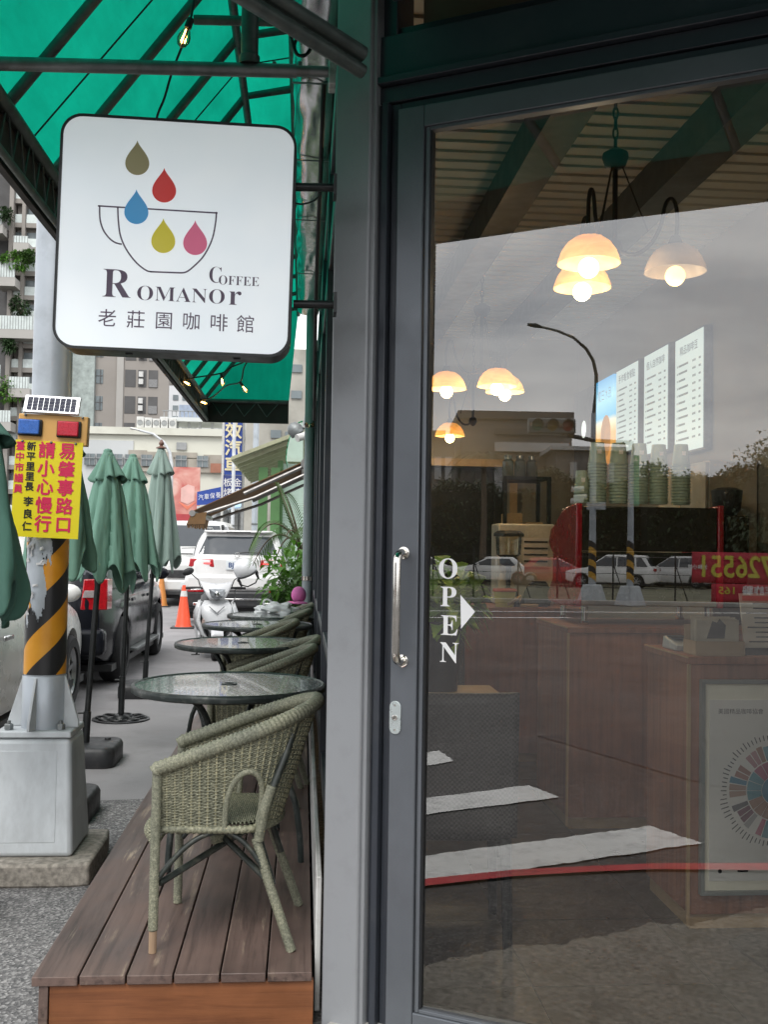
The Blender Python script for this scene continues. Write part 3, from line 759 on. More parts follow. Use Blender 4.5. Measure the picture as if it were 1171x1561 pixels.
for ch, px, py in zip('老莊園咖啡館', (166, 208.5, 250.5, 291.5, 333, 373.5), (488.5, 490, 491, 491.5, 493, 494.5)):
    text(ch, 0.054, M['sign_ink'], sign, SM(px, py), 'character', local=True)
for px in (195, 359):
    q = su(px, 541); mb = MB(); mb.box(q.x - 0.01, q.x + 0.01, 0.04, 0.052, -hh - 0.003, -hh + 0.001); mb.build('drain_slot', M['gasket'], sign, local=True)
for py in (285, 463.5):
    q0, q1 = atY(447, py, YS + 0.055), atY(511, py + 1, YS + 0.055)
    mb = MB(); mb.tube([q0, q1], 0.0125, 12); br = mb.build('arm', M['black_metal'], sign, smooth=40)
    mb = MB(); mb.box(q1.x - 0.006, q1.x + 0.004, YS + 0.02, YS + 0.09, q1.z - 0.03, q1.z + 0.03); mb.build('arm_plate', M['black_metal'], br)

# ------------------------------------------------------------------ timber deck
def woodm(name, base, dark, pale, wear, grain_ax='y', red=0.0):
    m, nt, b = newmat(name)
    sc_ = {'y': (22, 1.1, 22), 'x': (1.1, 22, 22), 'z': (22, 22, 1.1)}[grain_ax]
    vec = coords(nt, sc_)
    n1 = noise(nt, vec, 1.4, 8, 0.62, 0.4); n2 = noise(nt, coords(nt), 2.6, 6, 0.6); n3 = noise(nt, coords(nt, tuple(x * 0.55 for x in sc_)), 2.2, 9, 0.7, 0.2)
    c = ramp(nt, n1, [(0.25, dark), (0.5, base), (0.8, tuple(x * 1.3 for x in base))])
    c = mixc(nt, 1.0, c, ramp(nt, n2, [(0.3, (0.68, 0.68, 0.70)), (0.7, (1.2, 1.18, 1.16))]), 'MULTIPLY')
    if wear:
        k = nt.nodes.new('ShaderNodeMath'); k.operation = 'MULTIPLY'
        a = ramp(nt, n3, [(0.55, (0, 0, 0)), (0.63, (1, 1, 1))]); a2 = ramp(nt, noise(nt, coords(nt), 1.9, 4), [(0.5, (0, 0, 0)), (0.66, (wear, wear, wear))])
        nt.links.new(a, k.inputs[0]); nt.links.new(a2, k.inputs[1])
        c = mixc(nt, k.outputs[0], c, pale)
    nt.links.new(c, b.inputs['Base Color'])
    r = ramp(nt, n2, [(0.3, (0.38, 0.38, 0.38)), (0.7, (0.62, 0.62, 0.62))]); nt.links.new(r, b.inputs['Roughness'])
    bumpn(nt, b, n1, 0.35, 0.004)
    return m
M['deck'] = woodm('worn_deck_timber', (0.124, 0.084, 0.070), (0.035, 0.023, 0.020), (0.44, 0.35, 0.25), 0.95)
M['fascia'] = woodm('red_fascia_timber', (0.23, 0.085, 0.032), (0.10, 0.032, 0.013), (0.35, 0.2, 0.1), 0.0, 'x')
DX0, DXW, DY0, DY1, DZ = -0.785, 0.140, 3.24, 9.9, 0.17
deck = thing('timber_deck', 'low weathered brown timber deck along the terrace wall', 'deck', (-0.4, DY0, 0))
def board_mesh():
    mb = MB(); mb.box(0, DXW - 0.006, 0, DY1 - DY0, -0.028, 0); return mb
first = None
for i in range(6):
    if first is None:
        o = board_mesh().build('plank', M['deck'], deck, local=True, bevel=0.0025)
        first = o
    else:
        o = first.copy(); C.objects.link(o)
    o.location = (DX0 + i * DXW + 0.4, random.uniform(-0.002, 0.002), DZ + random.uniform(-0.0012, 0.0012))
mb = MB(); mb.box(DX0 + 0.05, 0.055, DY0 + 0.012, DY0 + 0.04, 0.002, DZ - 0.029); mb.build('fascia_board', M['fascia'], deck, bevel=0.002)
mb = MB(); mb.box(DX0 + 0.02, DX0 + 0.047, DY0 + 0.006, DY0 + 0.08, 0.002, DZ - 0.029); mb.build('corner_block', M['deck'], deck, bevel=0.002)
mb = MB(); mb.box(DX0 + 0.02, DX0 + 0.045, DY0 + 0.081, DY1, 0.002, DZ - 0.029); mb.build('side_board', M['deck'], deck)
for i in range(8):
    mb = MB(); mb.box(DX0 + 0.05, 0.055, DY0 + 0.3 + i * 0.85, DY0 + 0.34 + i * 0.85, 0.03, DZ - 0.0295); mb.build('joist', M['deck'], deck)
wd = MB()
for i in range(16):
    a = random.uniform(0, 2 * PI); leaf(wd, V((DX0 + 0.03 + random.uniform(-0.02, 0.03), DY0 - 0.02 + random.uniform(-0.02, 0.01), 0.004)), (math.cos(a), math.sin(a), random.uniform(0.4, 1.2)), random.uniform(0.02, 0.045), 0.012)
M['leaf_bright'] = pm('bright_leaf', (0.10, 0.24, 0.03), 0.5, var=0.3, vs=30, trans=0.3)
o = wd.build('weed', M['leaf_bright']); tag(o, 'tiny green weed sprouting at the front corner of the deck', 'weed')
# ------------------------------------------------------------------ rattan chairs
def rattan(name, a, b_, c_, scale, ring=None, bump=0.5):
    m, nt, b = newmat(name)
    vec = coords(nt)
    n1 = noise(nt, vec, scale, 6, 0.7); n2 = noise(nt, vec, 5, 4)
    c = ramp(nt, n1, [(0.30, a), (0.5, b_), (0.72, c_)])
    c = mixc(nt, 1.0, c, ramp(nt, n2, [(0.3, (0.72, 0.74, 0.74)), (0.7, (1.2, 1.18, 1.1))]), 'MULTIPLY')
    nt.links.new(c, b.inputs['Base Color']); b.inputs['Roughness'].default_value = 0.62
    bumpn(nt, b, n1, bump, 0.002)
    return m
M['weave'] = rattan('rattan_weave', (0.06, 0.064, 0.046), (0.19, 0.19, 0.135), (0.42, 0.405, 0.30), 95)
M['stake'] = rattan('rattan_stake', (0.12, 0.115, 0.07), (0.30, 0.28, 0.18), (0.52, 0.49, 0.35), 60)
M['wrap'] = rattan('rattan_wrapping', (0.095, 0.10, 0.074), (0.195, 0.198, 0.148), (0.38, 0.37, 0.285), 150)
M['cane'] = pm('dark_green_cane', (0.026, 0.032, 0.028), 0.4, 0, 0.3, 20, dirt=(0.16, 0.16, 0.12), da=0.45, ds=28)
M['bare_wood'] = woodm('bare_cane_tip', (0.36, 0.25, 0.16), (0.2, 0.13, 0.08), (0.5, 0.4, 0.3), 0.0, 'z')
def resample(pts, step):
    pts = [V(p) for p in pts]; out = [pts[0]]; acc = 0.0
    for a, b in zip(pts[:-1], pts[1:]):
        L = (b - a).length; d = step - acc
        while d <= L:
            out.append(a.lerp(b, d / L)); d += step
        acc = (acc + L) % step
    out.append(pts[-1]); return out
def wrapped(mb, pts, r, step=0.0034, n=9, amp=0.06, turns=0.36):
    pts = resample(pts, step); k = len(mb.v)
    mb.tube(pts, r, n)
    for i, p in enumerate(pts):
        for j in range(n):
            ph = 2 * PI * (i * turns + j / n); f = 1 + amp * math.sin(ph) + random.uniform(-0.03, 0.03)
            v = mb.v[k + i * n + j]; mb.v[k + i * n + j] = p + (v - p) * f
XF, YH, XS, RT, RB = -0.24, 0.235, 0.015, 0.235, 0.208
LS = XS - XF; LT = 2 * LS + PI * RT
def outline(s, rad):               # s runs -1 .. 1 round the chair from arm to arm
    d = (s + 1) / 2 * LT
    if d < LS: return V((XF + d, -rad, 0))
    if d < LS + PI * RT:
        a = (d - LS) / RT; return V((XS + rad * math.sin(a), -rad * math.cos(a), 0))
    return V((XS - (d - LS - PI * RT), rad, 0))
def shell(s, v):
    b = outline(s, RB); t = outline(s, RT); b.x = b.x if b.x < XS else XS + (b.x - XS) * 0.68; f = (t.x - XF) / (XS + RT - XF)
    zt = 0.575 + 0.185 * (f ** 1.05); t.z = zt; b.z = 0.385
    t.x += 0.03 * f * f; p = b.lerp(t, v); 
    return p
def arch_hole(s, v):
    d = (s + 1) / 2 * LT; d = min(d, LT - d)
    p = shell(s, v); e = (d - (LS + 0.047)) / 0.082; w = (p.z - 0.385) / 0.185
    return abs(e) < 1 and w < math.sqrt(max(0, 1 - e * e)) ** 0.7
NST = 46
def make_chair(label):
    t = thing('rattan_chair', label, 'chair', (0, 0, 0), group='rattan armchairs along the terrace')
    wv = MB(); seg = NST * 2
    def nrm(s):
        a, b = outline(max(-1, s - 0.01), RT), outline(min(1, s + 0.01), RT); d = (b - a).normalized(); return V((d.y, -d.x, 0))
    NR = 46
    for r in range(NR):
        v = 0.015 + 0.97 * r / (NR - 1); run = []
        for i in range(seg + 1):
            s = -1 + 2 * i / seg
            if arch_hole(s, v):
                if len(run) > 1: wv.tube(run, 0.0030, 4, cap=False)
                run = []; continue
            off = 0.0036 * math.cos(PI * i / 2 * 1.0 + (PI if r % 2 else 0)) if i % 2 == 0 else 0.0
            run.append(shell(s, v) + nrm(s) * off + V((0, 0, random.uniform(-0.0008, 0.0008))))
        if len(run) > 1: wv.tube(run, 0.0030, 4, cap=False)
    wv.build('weave', M['weave'], t, local=True, smooth=180, kind='stuff')
    st_ = MB()
    for i in range(NST + 1):
        s = -1 + 2 * i / NST; run = []
        for j in range(13):
            v = j / 12
            if arch_hole(s, v): run = []; continue
            run.append(shell(s, v) + nrm(s) * 0.001)
        if len(run) > 1: st_.tube(run, 0.0042, 6, cap=False)
    st_.build('stake', M['stake'], t, local=True, smooth=180, kind='stuff')
    mb = MB(); rim = [shell(-1 + 2 * i / 80, 1.0) + V((0, 0, 0.006)) for i in range(81)]
    rim = [rim[0] + V((-0.012, 0, -0.012))] + rim + [rim[-1] + V((-0.012, 0, -0.012))]
    wrapped(mb, rim, 0.0235, 0.0042, 10, 0.10, 0.27); mb.build('rim', M['wrap'], t, local=True, smooth=180)
    mb = MB(); bot = [shell(-1 + 2 * i / 60, 0.0) + V((0, 0, -0.004)) for i in range(61)]
    wrapped(mb, bot, 0.013, 0.006, 8, 0.16, 0.33); mb.build('seat_band', M['weave'], t, local=True, smooth=180)
    for sg in (-1, 1):             # arched openings low at the sides
        pts = []
        for k in range(15):
            a = PI * k / 14; d = LS + 0.047 - 0.082 * math.cos(a); s = sg * (1 - 2 * d / LT); b = shell(s, 0); tt = shell(s, 1.0)
            zz = 0.385 + 0.185 * math.sin(a) ** 0.7; pts.append(b.lerp(tt, (zz - 0.385) / (tt.z - 0.385)))
        mb = MB(); wrapped(mb, pts, 0.0105, 0.0045, 8); mb.build('arch_trim', M['wrap'], t, local=True, smooth=180)
    # seat: domed woven cushion surface with a rolled front
    se = MB()
    for r in range(58):
        f = r / 57; x = XF - 0.015 + f * (XS + RB * 0.68 - XF - 0.005); w = RB - 0.004 if x < XS else math.sqrt(max(0.0004, (RB - 0.004) ** 2 - ((x - XS) / 0.68) ** 2))
        run = []
        for i in range(41):
            y = -w + 2 * w * i / 40; z = 0.398 + 0.012 * (1 - (y / RB) ** 2) - (0.016 * max(0, (0.06 - f) / 0.06)) + 0.0028 * (1 if (i + r) % 2 else -1)
            run.append(V((x, y, z)))
        se.tube(run, 0.0036, 4, cap=False)
    for r in range(12):            # front apron
        a = r / 11; run = []
        for i in range(37):
            y = -RB + 2 * RB * i / 36; run.append(V((XF - 0.018 - 0.05 * math.sin(PI * a) * (1 - (y / RB) ** 4), y, 0.40 - a * 0.085 + 0.0)) + V((0.003 * (1 if (i + r) % 2 else -1), 0, 0)))
        se.tube(run, 0.0048, 4, cap=False)
    se.build('seat', M['weave'], t, local=True, smooth=180)
    for sg in (-1, 1):
        tip = sg < 0
        mb = MB(); wrapped(mb, [(XF - 0.008, sg * 0.232, 0.07 if tip else 0.0), (XF - 0.004, sg * 0.236, 0.57)], 0.0165); lg = mb.build('leg', M['wrap'], t, local=True, smooth=180)
        if tip:
            mb = MB(); mb.tube([(XF - 0.008, sg * 0.232, 0.0), (XF - 0.008, sg * 0.232, 0.072)], 0.0135, 10); mb.build('leg_tip', M['bare_wood'], lg, local=True, smooth=40)
        mb = MB(); wrapped(mb, [(0.085, sg * 0.185, 0.35), (0.13, sg * 0.198, 0.22), (0.215, sg * 0.215, 0.0)], 0.0165); mb.build('leg', M['wrap'], t, local=True, smooth=180)
        mb = MB(); mb.tube([(0.215, sg * 0.125, 0.72), (0.175, sg * 0.165, 0.60), (0.135, sg * 0.195, 0.50), (0.13, sg * 0.197, 0.48)], 0.0135, 10); mb.build('back_post', M['cane'], t, local=True, smooth=60)
        mb = MB(); wrapped(mb, [(0.137, sg * 0.197, 0.52), (0.112, sg * 0.200, 0.44), (0.095, sg * 0.190, 0.345)], 0.018); mb.build('lower_post', M['wrap'], t, local=True, smooth=180)
        mb = MB(); mb.tube([(0.06, sg * 0.15, 0.385), (0.10, sg * 0.17, 0.33), (0.145, sg * 0.185, 0.2)], 0.0125, 8); mb.build('splayed_cane', M['cane'], t, local=True, smooth=60)
        mb = MB(); mb.tube(bez((XF + 0.008, sg * 0.228, 0.235), (-0.16, sg * 0.215, 0.33), (-0.10, sg * 0.2, 0.375), (-0.02, sg * 0.198, 0.372), 12) + bez((-0.02, sg * 0.198, 0.372), (0.04, sg * 0.198, 0.36), (0.09, sg * 0.198, 0.30), (0.125, sg * 0.2, 0.235), 12)[1:], 0.0092, 8); mb.build('arched_brace', M['cane'], t, local=True, smooth=60)
    for sg in (-1, 1):
        mb = MB(); mb.tube([(XF + 0.01, sg * 0.222, 0.345 if sg > 0 else 0.215), (-0.05, 0, 0.302 if sg > 0 else 0.278), (0.12, -sg * 0.192, 0.225 if sg > 0 else 0.335)], 0.0115, 8); mb.build('cross_stretcher', M['cane'], t, local=True, smooth=60)
    mb = MB(); wrapped(mb, [(-0.085, -0.02, 0.30), (-0.03, 0.02, 0.30)], 0.02, 0.006); mb.build('binding', M['wrap'], t, local=True, smooth=180)
    return t
chair = make_chair('nearest olive rattan armchair with one bare wooden foot tip on the deck front')
chair.scale = (0.95, 1, 1); chair.location = (-0.207, 3.635, DZ); chair.rotation_euler = (0, 0, R(-3))
for x, y, a, lb in ((-0.20, 5.45, -2, 'olive rattan armchair just beyond the nearest glass table'),
                    (-0.17, 5.95, 3, 'olive rattan armchair close before the second glass table'),
                    (-0.30, 7.25, 4, 'olive rattan armchair between the second and third glass tables'),
                    (-0.20, 8.48, -4, 'olive rattan armchair between the third and the farthest glass table'),
                    (-0.14, 9.45, 2, 'last olive rattan armchair beyond the farthest glass table by the drain pipe')):
    dup(chair, (x, y, DZ), R(a), lb)

from mathutils import noise as mnoise
# ------------------------------------------------------------------ glass-topped tables
def rippled():
    m, nt, b = newmat('rippled_table_glass')
    vec = coords(nt, (1, 1, 1))
    c = ramp(nt, noise(nt, vec, 30, 4), [(0.3, (0.06, 0.085, 0.08)), (0.7, (0.12, 0.15, 0.14))])
    nt.links.new(c, b.inputs['Base Color']); b.inputs['Roughness'].default_value = 0.05; b.inputs['Specular IOR Level'].default_value = 0.9; b.inputs['IOR'].default_value = 1.7
    b.inputs['Coat Weight'].default_value = 0.6
    v = nt.nodes.new('ShaderNodeTexVoronoi'); v.inputs['Scale'].default_value = 75; v.feature = 'SMOOTH_F1'; nt.links.new(vec, v.inputs['Vector'])
    bumpn(nt, b, v.outputs['Distance'], 0.5, 0.004)
    return m
M['table_glass'] = rippled()
M['table_metal'] = pm('dark_green_metal', (0.030, 0.038, 0.036), 0.38, 0.4, 0.25, 12, dirt=(0.22, 0.22, 0.20), da=0.45, ds=22)
def make_table(label):
    t = thing('terrace_table', label, 'table', (0, 0, 0), group='round glass tables along the terrace')
    r, z = 0.407, 0.70
    mb = MB(); mb.lathe([(0.03, z - 0.008), (0.03, z - 0.002), (r - 0.012, z - 0.002), (r - 0.012, z - 0.008), (0.03, z - 0.008)], 72); mb.build('glass_top', M['table_glass'], t, local=True, smooth=30)
    mb = MB(); mb.lathe([(r - 0.022, z - 0.009), (r - 0.0115, z - 0.009), (r - 0.0115, z), (r - 0.004, z + 0.003), (r + 0.004, z - 0.002), (r + 0.006, z - 0.012), (r + 0.005, z - 0.026), (r - 0.002, z - 0.031), (r - 0.022, z - 0.028), (r - 0.022, z - 0.009)], 72); mb.build('rim', M['table_metal'], t, local=True, smooth=50)
    mb = MB(); mb.lathe([(0.022, z - 0.03), (0.034, z - 0.03), (0.034, z + 0.0015), (0.022, z + 0.0015), (0.022, z - 0.03)], 24); mb.build('umbrella_ring', M['table_metal'], t, local=True, smooth=40)
    mb = MB(); mb.lathe([(0.105, 0.40), (0.113, 0.40), (0.113, 0.425), (0.105, 0.425), (0.105, 0.40)], 24); mb.build('leg_ring', M['table_metal'], t, local=True, smooth=40)
    for k in range(4):
        a = R(45 + 90 * k); d = V((math.cos(a), math.sin(a), 0))
        P = lambda rr_, zz: d * rr_ + V((0, 0, zz))
        pts = bez(P(0.31, z - 0.022), P(0.22, z - 0.04), P(0.13, z - 0.10), P(0.12, 0.45), 10) + bez(P(0.12, 0.45), P(0.13, 0.38), P(0.33, 0.40), P(0.36, 0.18), 10)[1:] + bez(P(0.36, 0.18), P(0.375, 0.1), P(0.378, 0.05), P(0.38, 0.0), 5)[1:]
        mb = MB(); mb.tube(pts, 0.0135, 10); mb.build('leg', M['table_metal'], t, local=True, smooth=60)
    return t
tab = make_table('largest nearest round table with rippled glass top and dark metal rim')
tab.location = (-0.305, 4.56, DZ); tab.rotation_euler = (0, 0, R(12))
for x, y, a, lb in ((-0.352, 6.45, 20, 'second round glass table from the nearest one'), (-0.33, 7.95, 5, 'third round glass table from the nearest one'), (-0.22, 9.0, 40, 'farthest round glass table with white and pink things behind it')):
    dup(tab, (x, y, DZ), R(a), lb)
# white bag and pink cap left on the far chairs
def crump(u, v):
    p = V((math.sin(PI * v) * math.cos(2 * PI * u), math.sin(PI * v) * math.sin(2 * PI * u), math.cos(PI * v)))
    k = 1 + 0.5 * mnoise.noise(p * 2.1) + 0.3 * abs(mnoise.noise(p * 5.3)); return V((-0.22, 9.28, 0.885)) + V((p.x * 0.16, p.y * 0.10, max(-0.02, p.z * 0.065))) * k
mb = MB(); mb.grid(crump, 48, 24, cu=True); mb_old = MB(); mb_old.grid(lambda u, v: (-0.24 + (0.17 - 0.05 * v) * math.cos(2 * PI * u) * (1 + 0.10 * math.sin(14 * u + 9 * v)) * math.sin(PI * (0.5 + 0.49 * v)) ** 0.3, 9.28 + 0.10 * math.sin(2 * PI * u) * (1 + 0.12 * math.sin(23 * u + 5 * v)) * (1 - 0.3 * v), 0.875 + 0.095 * v + 0.014 * math.sin(31 * u + 4 * v) * v), 40, 10, cu=True)
bag = mb.build('white_bag', pm('white_cloth', (0.75, 0.75, 0.76), 0.8, 0, 0.1, 20, bump=0.6, bs=18), smooth=60); tag(bag, 'crumpled white bag lying behind the farthest glass table', 'bag')
mb = MB(); mb.tube(bez((-0.33, 9.26, 0.92), (-0.36, 9.24, 1.01), (-0.27, 9.25, 1.0), (-0.25, 9.27, 0.93), 12), 0.008, 6); o = mb.build('bag_handle', bag.data.materials[0], bag, smooth=60)
mb = MB(); mb.sphere((-0.03, 9.42, 1.02), 0.075, 18, 10, (0.9, 0.9, 1.0)); mb.lathe([(0.06, -0.035), (0.105, -0.05), (0.1, -0.056), (0.06, -0.045)], 20, (-0.05, 9.40, 1.0))
o = mb.build('pink_hat', pm('pink_cloth', (0.78, 0.20, 0.50), 0.8, 0, 0.1, 20), smooth=60); tag(o, 'bright pink hat resting by the drain pipe beyond the tables', 'hat')

# ------------------------------------------------------------------ street pole with its pedestal
M['pole_grey'] = pm('weathered_pole_paint', (0.44, 0.48, 0.52), 0.42, 0.3, 0.07, 3, dirt=(0.20, 0.21, 0.22), da=0.4, ds=5)
M['pedestal'] = pm('weathered_pedestal_steel', (0.53, 0.56, 0.575), 0.6, 0.15, 0.12, 7, bump=0.06, bs=60, dirt=(0.32, 0.33, 0.335), da=0.6, ds=6, stretch=(1, 1, 0.4))
def hazard():
    m, nt, b = newmat('hazard_stripe_wrap')
    t = nt.nodes.new('ShaderNodeTexCoord'); vec = coords(nt, rnd=False)
    s = nt.nodes.new('ShaderNodeSeparateXYZ'); nt.links.new(t.outputs['Object'], s.inputs[0])
    a = nt.nodes.new('ShaderNodeMath'); a.operation = 'ARCTAN2'; nt.links.new(s.outputs[1], a.inputs[0]); nt.links.new(s.outputs[0], a.inputs[1])
    k = nt.nodes.new('ShaderNodeMath'); k.operation = 'MULTIPLY_ADD'; k.inputs[1].default_value = -1 / (2 * PI) * 2; nt.links.new(a.outputs[0], k.inputs[0])
    z = nt.nodes.new('ShaderNodeMath'); z.operation = 'MULTIPLY'; z.inputs[1].default_value = 3.55; nt.links.new(s.outputs[2], z.inputs[0]); nt.links.new(z.outputs[0], k.inputs[2])
    f = nt.nodes.new('ShaderNodeMath'); f.operation = 'FRACT'; nt.links.new(k.outputs[0], f.inputs[0])
    g = nt.nodes.new('ShaderNodeMath'); g.operation = 'GREATER_THAN'; g.inputs[1].default_value = 0.5; nt.links.new(f.outputs[0], g.inputs[0])
    yel = ramp(nt, noise(nt, vec, 6, 5), [(0.3, (0.60, 0.24, 0.012)), (0.7, (0.74, 0.34, 0.03))])
    c = mixc(nt, g.outputs[0], (0.018, 0.018, 0.019), yel)
    nt.links.new(c, b.inputs['Base Color']); b.inputs['Roughness'].default_value = 0.33
    return m
M['hazard'] = hazard()
PXc, PYc = -1.155, 4.87
pole = thing('street_pole', 'thick grey street pole with torn yellow and black stripes on a tapered steel pedestal', 'street pole', (PXc, PYc, 0.1))
def frustum(x0, x1, y0, y1, z0, X0, X1, Y0, Y1, z1):
    return [V((x0, y0, z0)), V((x1, y0, z0)), V((x1, y1, z0)), V((x0, y1, z0)), V((X0, Y0, z1)), V((X1, Y0, z1)), V((X1, Y1, z1)), V((X0, Y1, z1))]
mb = MB(); mb.hexa(frustum(-1.415, -0.975, 4.68, 5.06, 0.1, -1.335, -1.005, 4.74, 5.02, 0.60)); pd = mb.build('pedestal', M['pedestal'], pole, bevel=0.022, seg=3)
mb = MB(); mb.hexa(frustum(-1.337, -1.003, 4.738, 5.022, 0.603, -1.333, -1.007, 4.742, 5.018, 0.632)); mb.build('base_plate', M['pedestal'], pole, bevel=0.006)
# raised faces on the pedestal
mb = MB(); mb.hexa([V((-1.355, 4.686, 0.16)), V((-1.05, 4.686, 0.16)), V((-1.05, 4.71, 0.16)), V((-1.355, 4.71, 0.16)), V((-1.315, 4.733, 0.55)), V((-1.06, 4.733, 0.55)), V((-1.06, 4.75, 0.55)), V((-1.315, 4.75, 0.55))]); mb.build('front_recess', M['pedestal'], pole, bevel=0.004)
mb = MB(); mb.hexa([V((-0.995, 4.78, 0.28)), V((-0.9845, 4.78, 0.28)), V((-0.9845, 4.98, 0.28)), V((-0.995, 4.98, 0.28)), V((-1.02, 4.80, 0.53)), V((-1.0065, 4.80, 0.53)), V((-1.0065, 4.96, 0.53)), V((-1.02, 4.96, 0.53))]); mb.build('access_door', M['pedestal'], pole, bevel=0.002)
mb = MB(); mb.lathe([(0.097, 0.632), (0.0965, 0.86), (0.094, 0.865)], 40, (PXc, PYc, 0)); mb.lathe([(0.0905, 0.84), (0.0895, 1.62), (0.076, 6.0), (0.07, 8.0), (0, 8.0)], 40, (PXc, PYc, 0)); mb.build('shaft', M['pole_grey'], pole, smooth=60)
wr = MB()
NW, NZ = 180, 150
def torn(a, z):     # the wrap is torn off in a long patch on the street side
    u = (a - R(-118)) / R(50); w = (z - 1.33) / 0.24
    e = u * u + w * w + 0.25 * math.sin(7 * a + 9 * z) + 0.2 * math.sin(23 * z + 3 * a) + 0.08 * math.sin(61 * z + 29 * a) + 0.05 * math.sin(137 * z - 53 * a)
    return e < 0.85
vid = {}
for i in range(NW):
    for j in range(NZ + 1):
        a = 2 * PI * i / NW; z = 0.872 + 0.80 * j / NZ; vid[i, j] = len(wr.v); wr.v.append(V((PXc + 0.0925 * math.cos(a), PYc + 0.0925 * math.sin(a), z)))
for i in range(NW):
    for j in range(NZ):
        a = 2 * PI * (i + .5) / NW; a = a if a < PI else a - 2 * PI; z = 0.872 + 0.80 * (j + .5) / NZ
        if not torn(a, z): q = (i + 1) % NW; wr.f.append((vid[i, j], vid[q, j], vid[q, j + 1], vid[i, j + 1]))
o = wr.build('stripe_wrap', M['hazard'], pole, smooth=60); o.location.z = 0
pp = MB()
for k in range(26):            # scraps of old posters still stuck to the bare patch
    a = R(-118 + random.gauss(0, 18) - 8); z = random.uniform(1.15, 1.52); w, h = random.uniform(0.012, 0.035), random.uniform(0.012, 0.04); rr_ = 0.0935 + random.uniform(0, 0.004)
    P = lambda da, dz, o_=0: V((PXc + (rr_ + o_) * math.cos(a + da / rr_), PYc + (rr_ + o_) * math.sin(a + da / rr_), z + dz))
    pp.add([P(-w / 2, -h / 2), P(w / 2, -h / 2 * random.random()), P(w / 2 * random.random(), h / 2, random.uniform(0, 0.008)), P(-w / 2, h / 2 * random.random())], [(0, 1, 2, 3)])
pp.build('paper_scraps', pm('torn_paper', (0.66, 0.66, 0.66), 0.8, 0, 0.2, 25, dirt=(0.35, 0.33, 0.33), da=0.5, ds=30), pole, kind='stuff')
for k in range(4):
    a = R(-100 + 90 * k); d = V((math.cos(a), math.sin(a), 0)); n_ = V((-d.y, d.x, 0)) * 0.0065; b0 = V((PXc, PYc, 0))
    p = [b0 + d * 0.092 + V((0, 0, 0.634)), b0 + d * 0.165 + V((0, 0, 0.634)), b0 + d * 0.165 + V((0, 0, 0.66)), b0 + d * 0.100 + V((0, 0, 0.86)), b0 + d * 0.092 + V((0, 0, 0.86))]
    mb = MB(); mb.add([q + n_ for q in p] + [q - n_ for q in p], [(0, 1, 2, 3, 4), (9, 8, 7, 6, 5)] + [(i, (i + 1) % 5, 5 + (i + 1) % 5, 5 + i) for i in range(5)]); mb.build('gusset', M['pedestal'], pole, bevel=0.002)
for x, y in ((-1.285, 4.785), (-1.06, 4.785), (-1.06, 4.975), (-1.285, 4.975)):
    mb = MB(); mb.lathe([(0, 0.66), (0.018, 0.658), (0.02, 0.655), (0.02, 0.634)], 6, (x, y, 0)); mb.lathe([(0, 0.675), (0.009, 0.672), (0.009, 0.655)], 10, (x, y, 0)); mb.build('bolt', M['zinc'], pole, smooth=30)
# plinth
mb = MB(); pl_ = [(-1.75, 4.55), (-1.3, 4.575), (-0.97, 4.58), (-0.885, 4.60), (-0.885, 5.02), (-0.90, 5.15), (-1.75, 5.15)]
mb.prism(pl_, 0.0, 0.1); o = mb.build('concrete_plinth', M['concrete'], bevel=0.012); tag(o, 'rough mossy concrete slab carrying the street pole pedestal', 'plinth')
# warning board on the pole
YB = 4.735
wb = thing('warning_board', 'yellow roadside warning board with red characters, two lamps and a small solar panel', 'warning sign', (PXc, YB, 1.9))
TB = R(1.8)
q_o = atY(79, 655, YB)
def wq(px, py, y=0.0):
    return V((q_o.x + ((px - 79) * math.cos(TB) + (py - 655) * math.sin(TB)) * YB / 1600, YB + y, q_o.z - (-(px - 79) * math.sin(TB) + (py - 655) * math.cos(TB)) * YB / 1600))
WB = Mx.Translation(q_o) @ Mx.Rotation(TB, 4, 'Y')
k_ = YB / 1600
mb = MB(); mb.box(-50 * k_, 52 * k_, 0.0, 0.05, -22 * k_, 22 * k_, WB); mb.build('lamp_box', pm('orange_lamp_box', (0.66, 0.37, 0.11), 0.5, 0, 0.06, 6), wb, bevel=0.004)
mb = MB(); mb.box(-52 * k_, 47 * k_, -0.003, 0.0, -162 * k_, -17.5 * k_, WB); mb.build('notice_panel', pm('yellow_panel', (0.80, 0.67, 0.012), 0.45, 0, 0.03, 6), wb)
for nm, cx_, col in (('blue', -32, (0.035, 0.14, 0.50)), ('red', 25, (0.55, 0.02, 0.045))):
    mb = MB(); mb.box((cx_ - 18) * k_, (cx_ + 18) * k_, -0.012, -0.0005, -11 * k_, 14 * k_, WB); f_ = mb.build('lamp_housing', M['black_plastic'], wb, bevel=0.006)
    mb = MB(); mb.box((cx_ - 16) * k_, (cx_ + 15) * k_, -0.026, -0.0125, -9 * k_, 13 * k_, WB); mb.build('lens', pm('lamp_lens_' + nm, col, 0.3, 0, 0.15, 60, bump=0.2, bs=300), f_, bevel=0.005, label=nm + ' warning lamp lens')
M['ink_red'] = pm('sign_red', (0.66, 0.02, 0.09), 0.5, var=0.03); M['ink_black'] = pm('sign_black', (0.012, 0.012, 0.014), 0.5, var=0.03)
WT = lambda x, y: WB @ Mx.Translation(V((x * k_, -0.0042, -y * k_))) @ FACE
for i, ch in enumerate('易肇事路口'): text(ch, 0.077, M['ink_red'], wb, WT(24.5, 33 + i * 27.5), 'character', bold=0.0022, sx=0.98)
for i, ch in enumerate('請小心慢行'): text(ch, 0.077, M['ink_red'], wb, WT(-5.5, 33 + i * 27.5), 'character', bold=0.0022, sx=0.98)
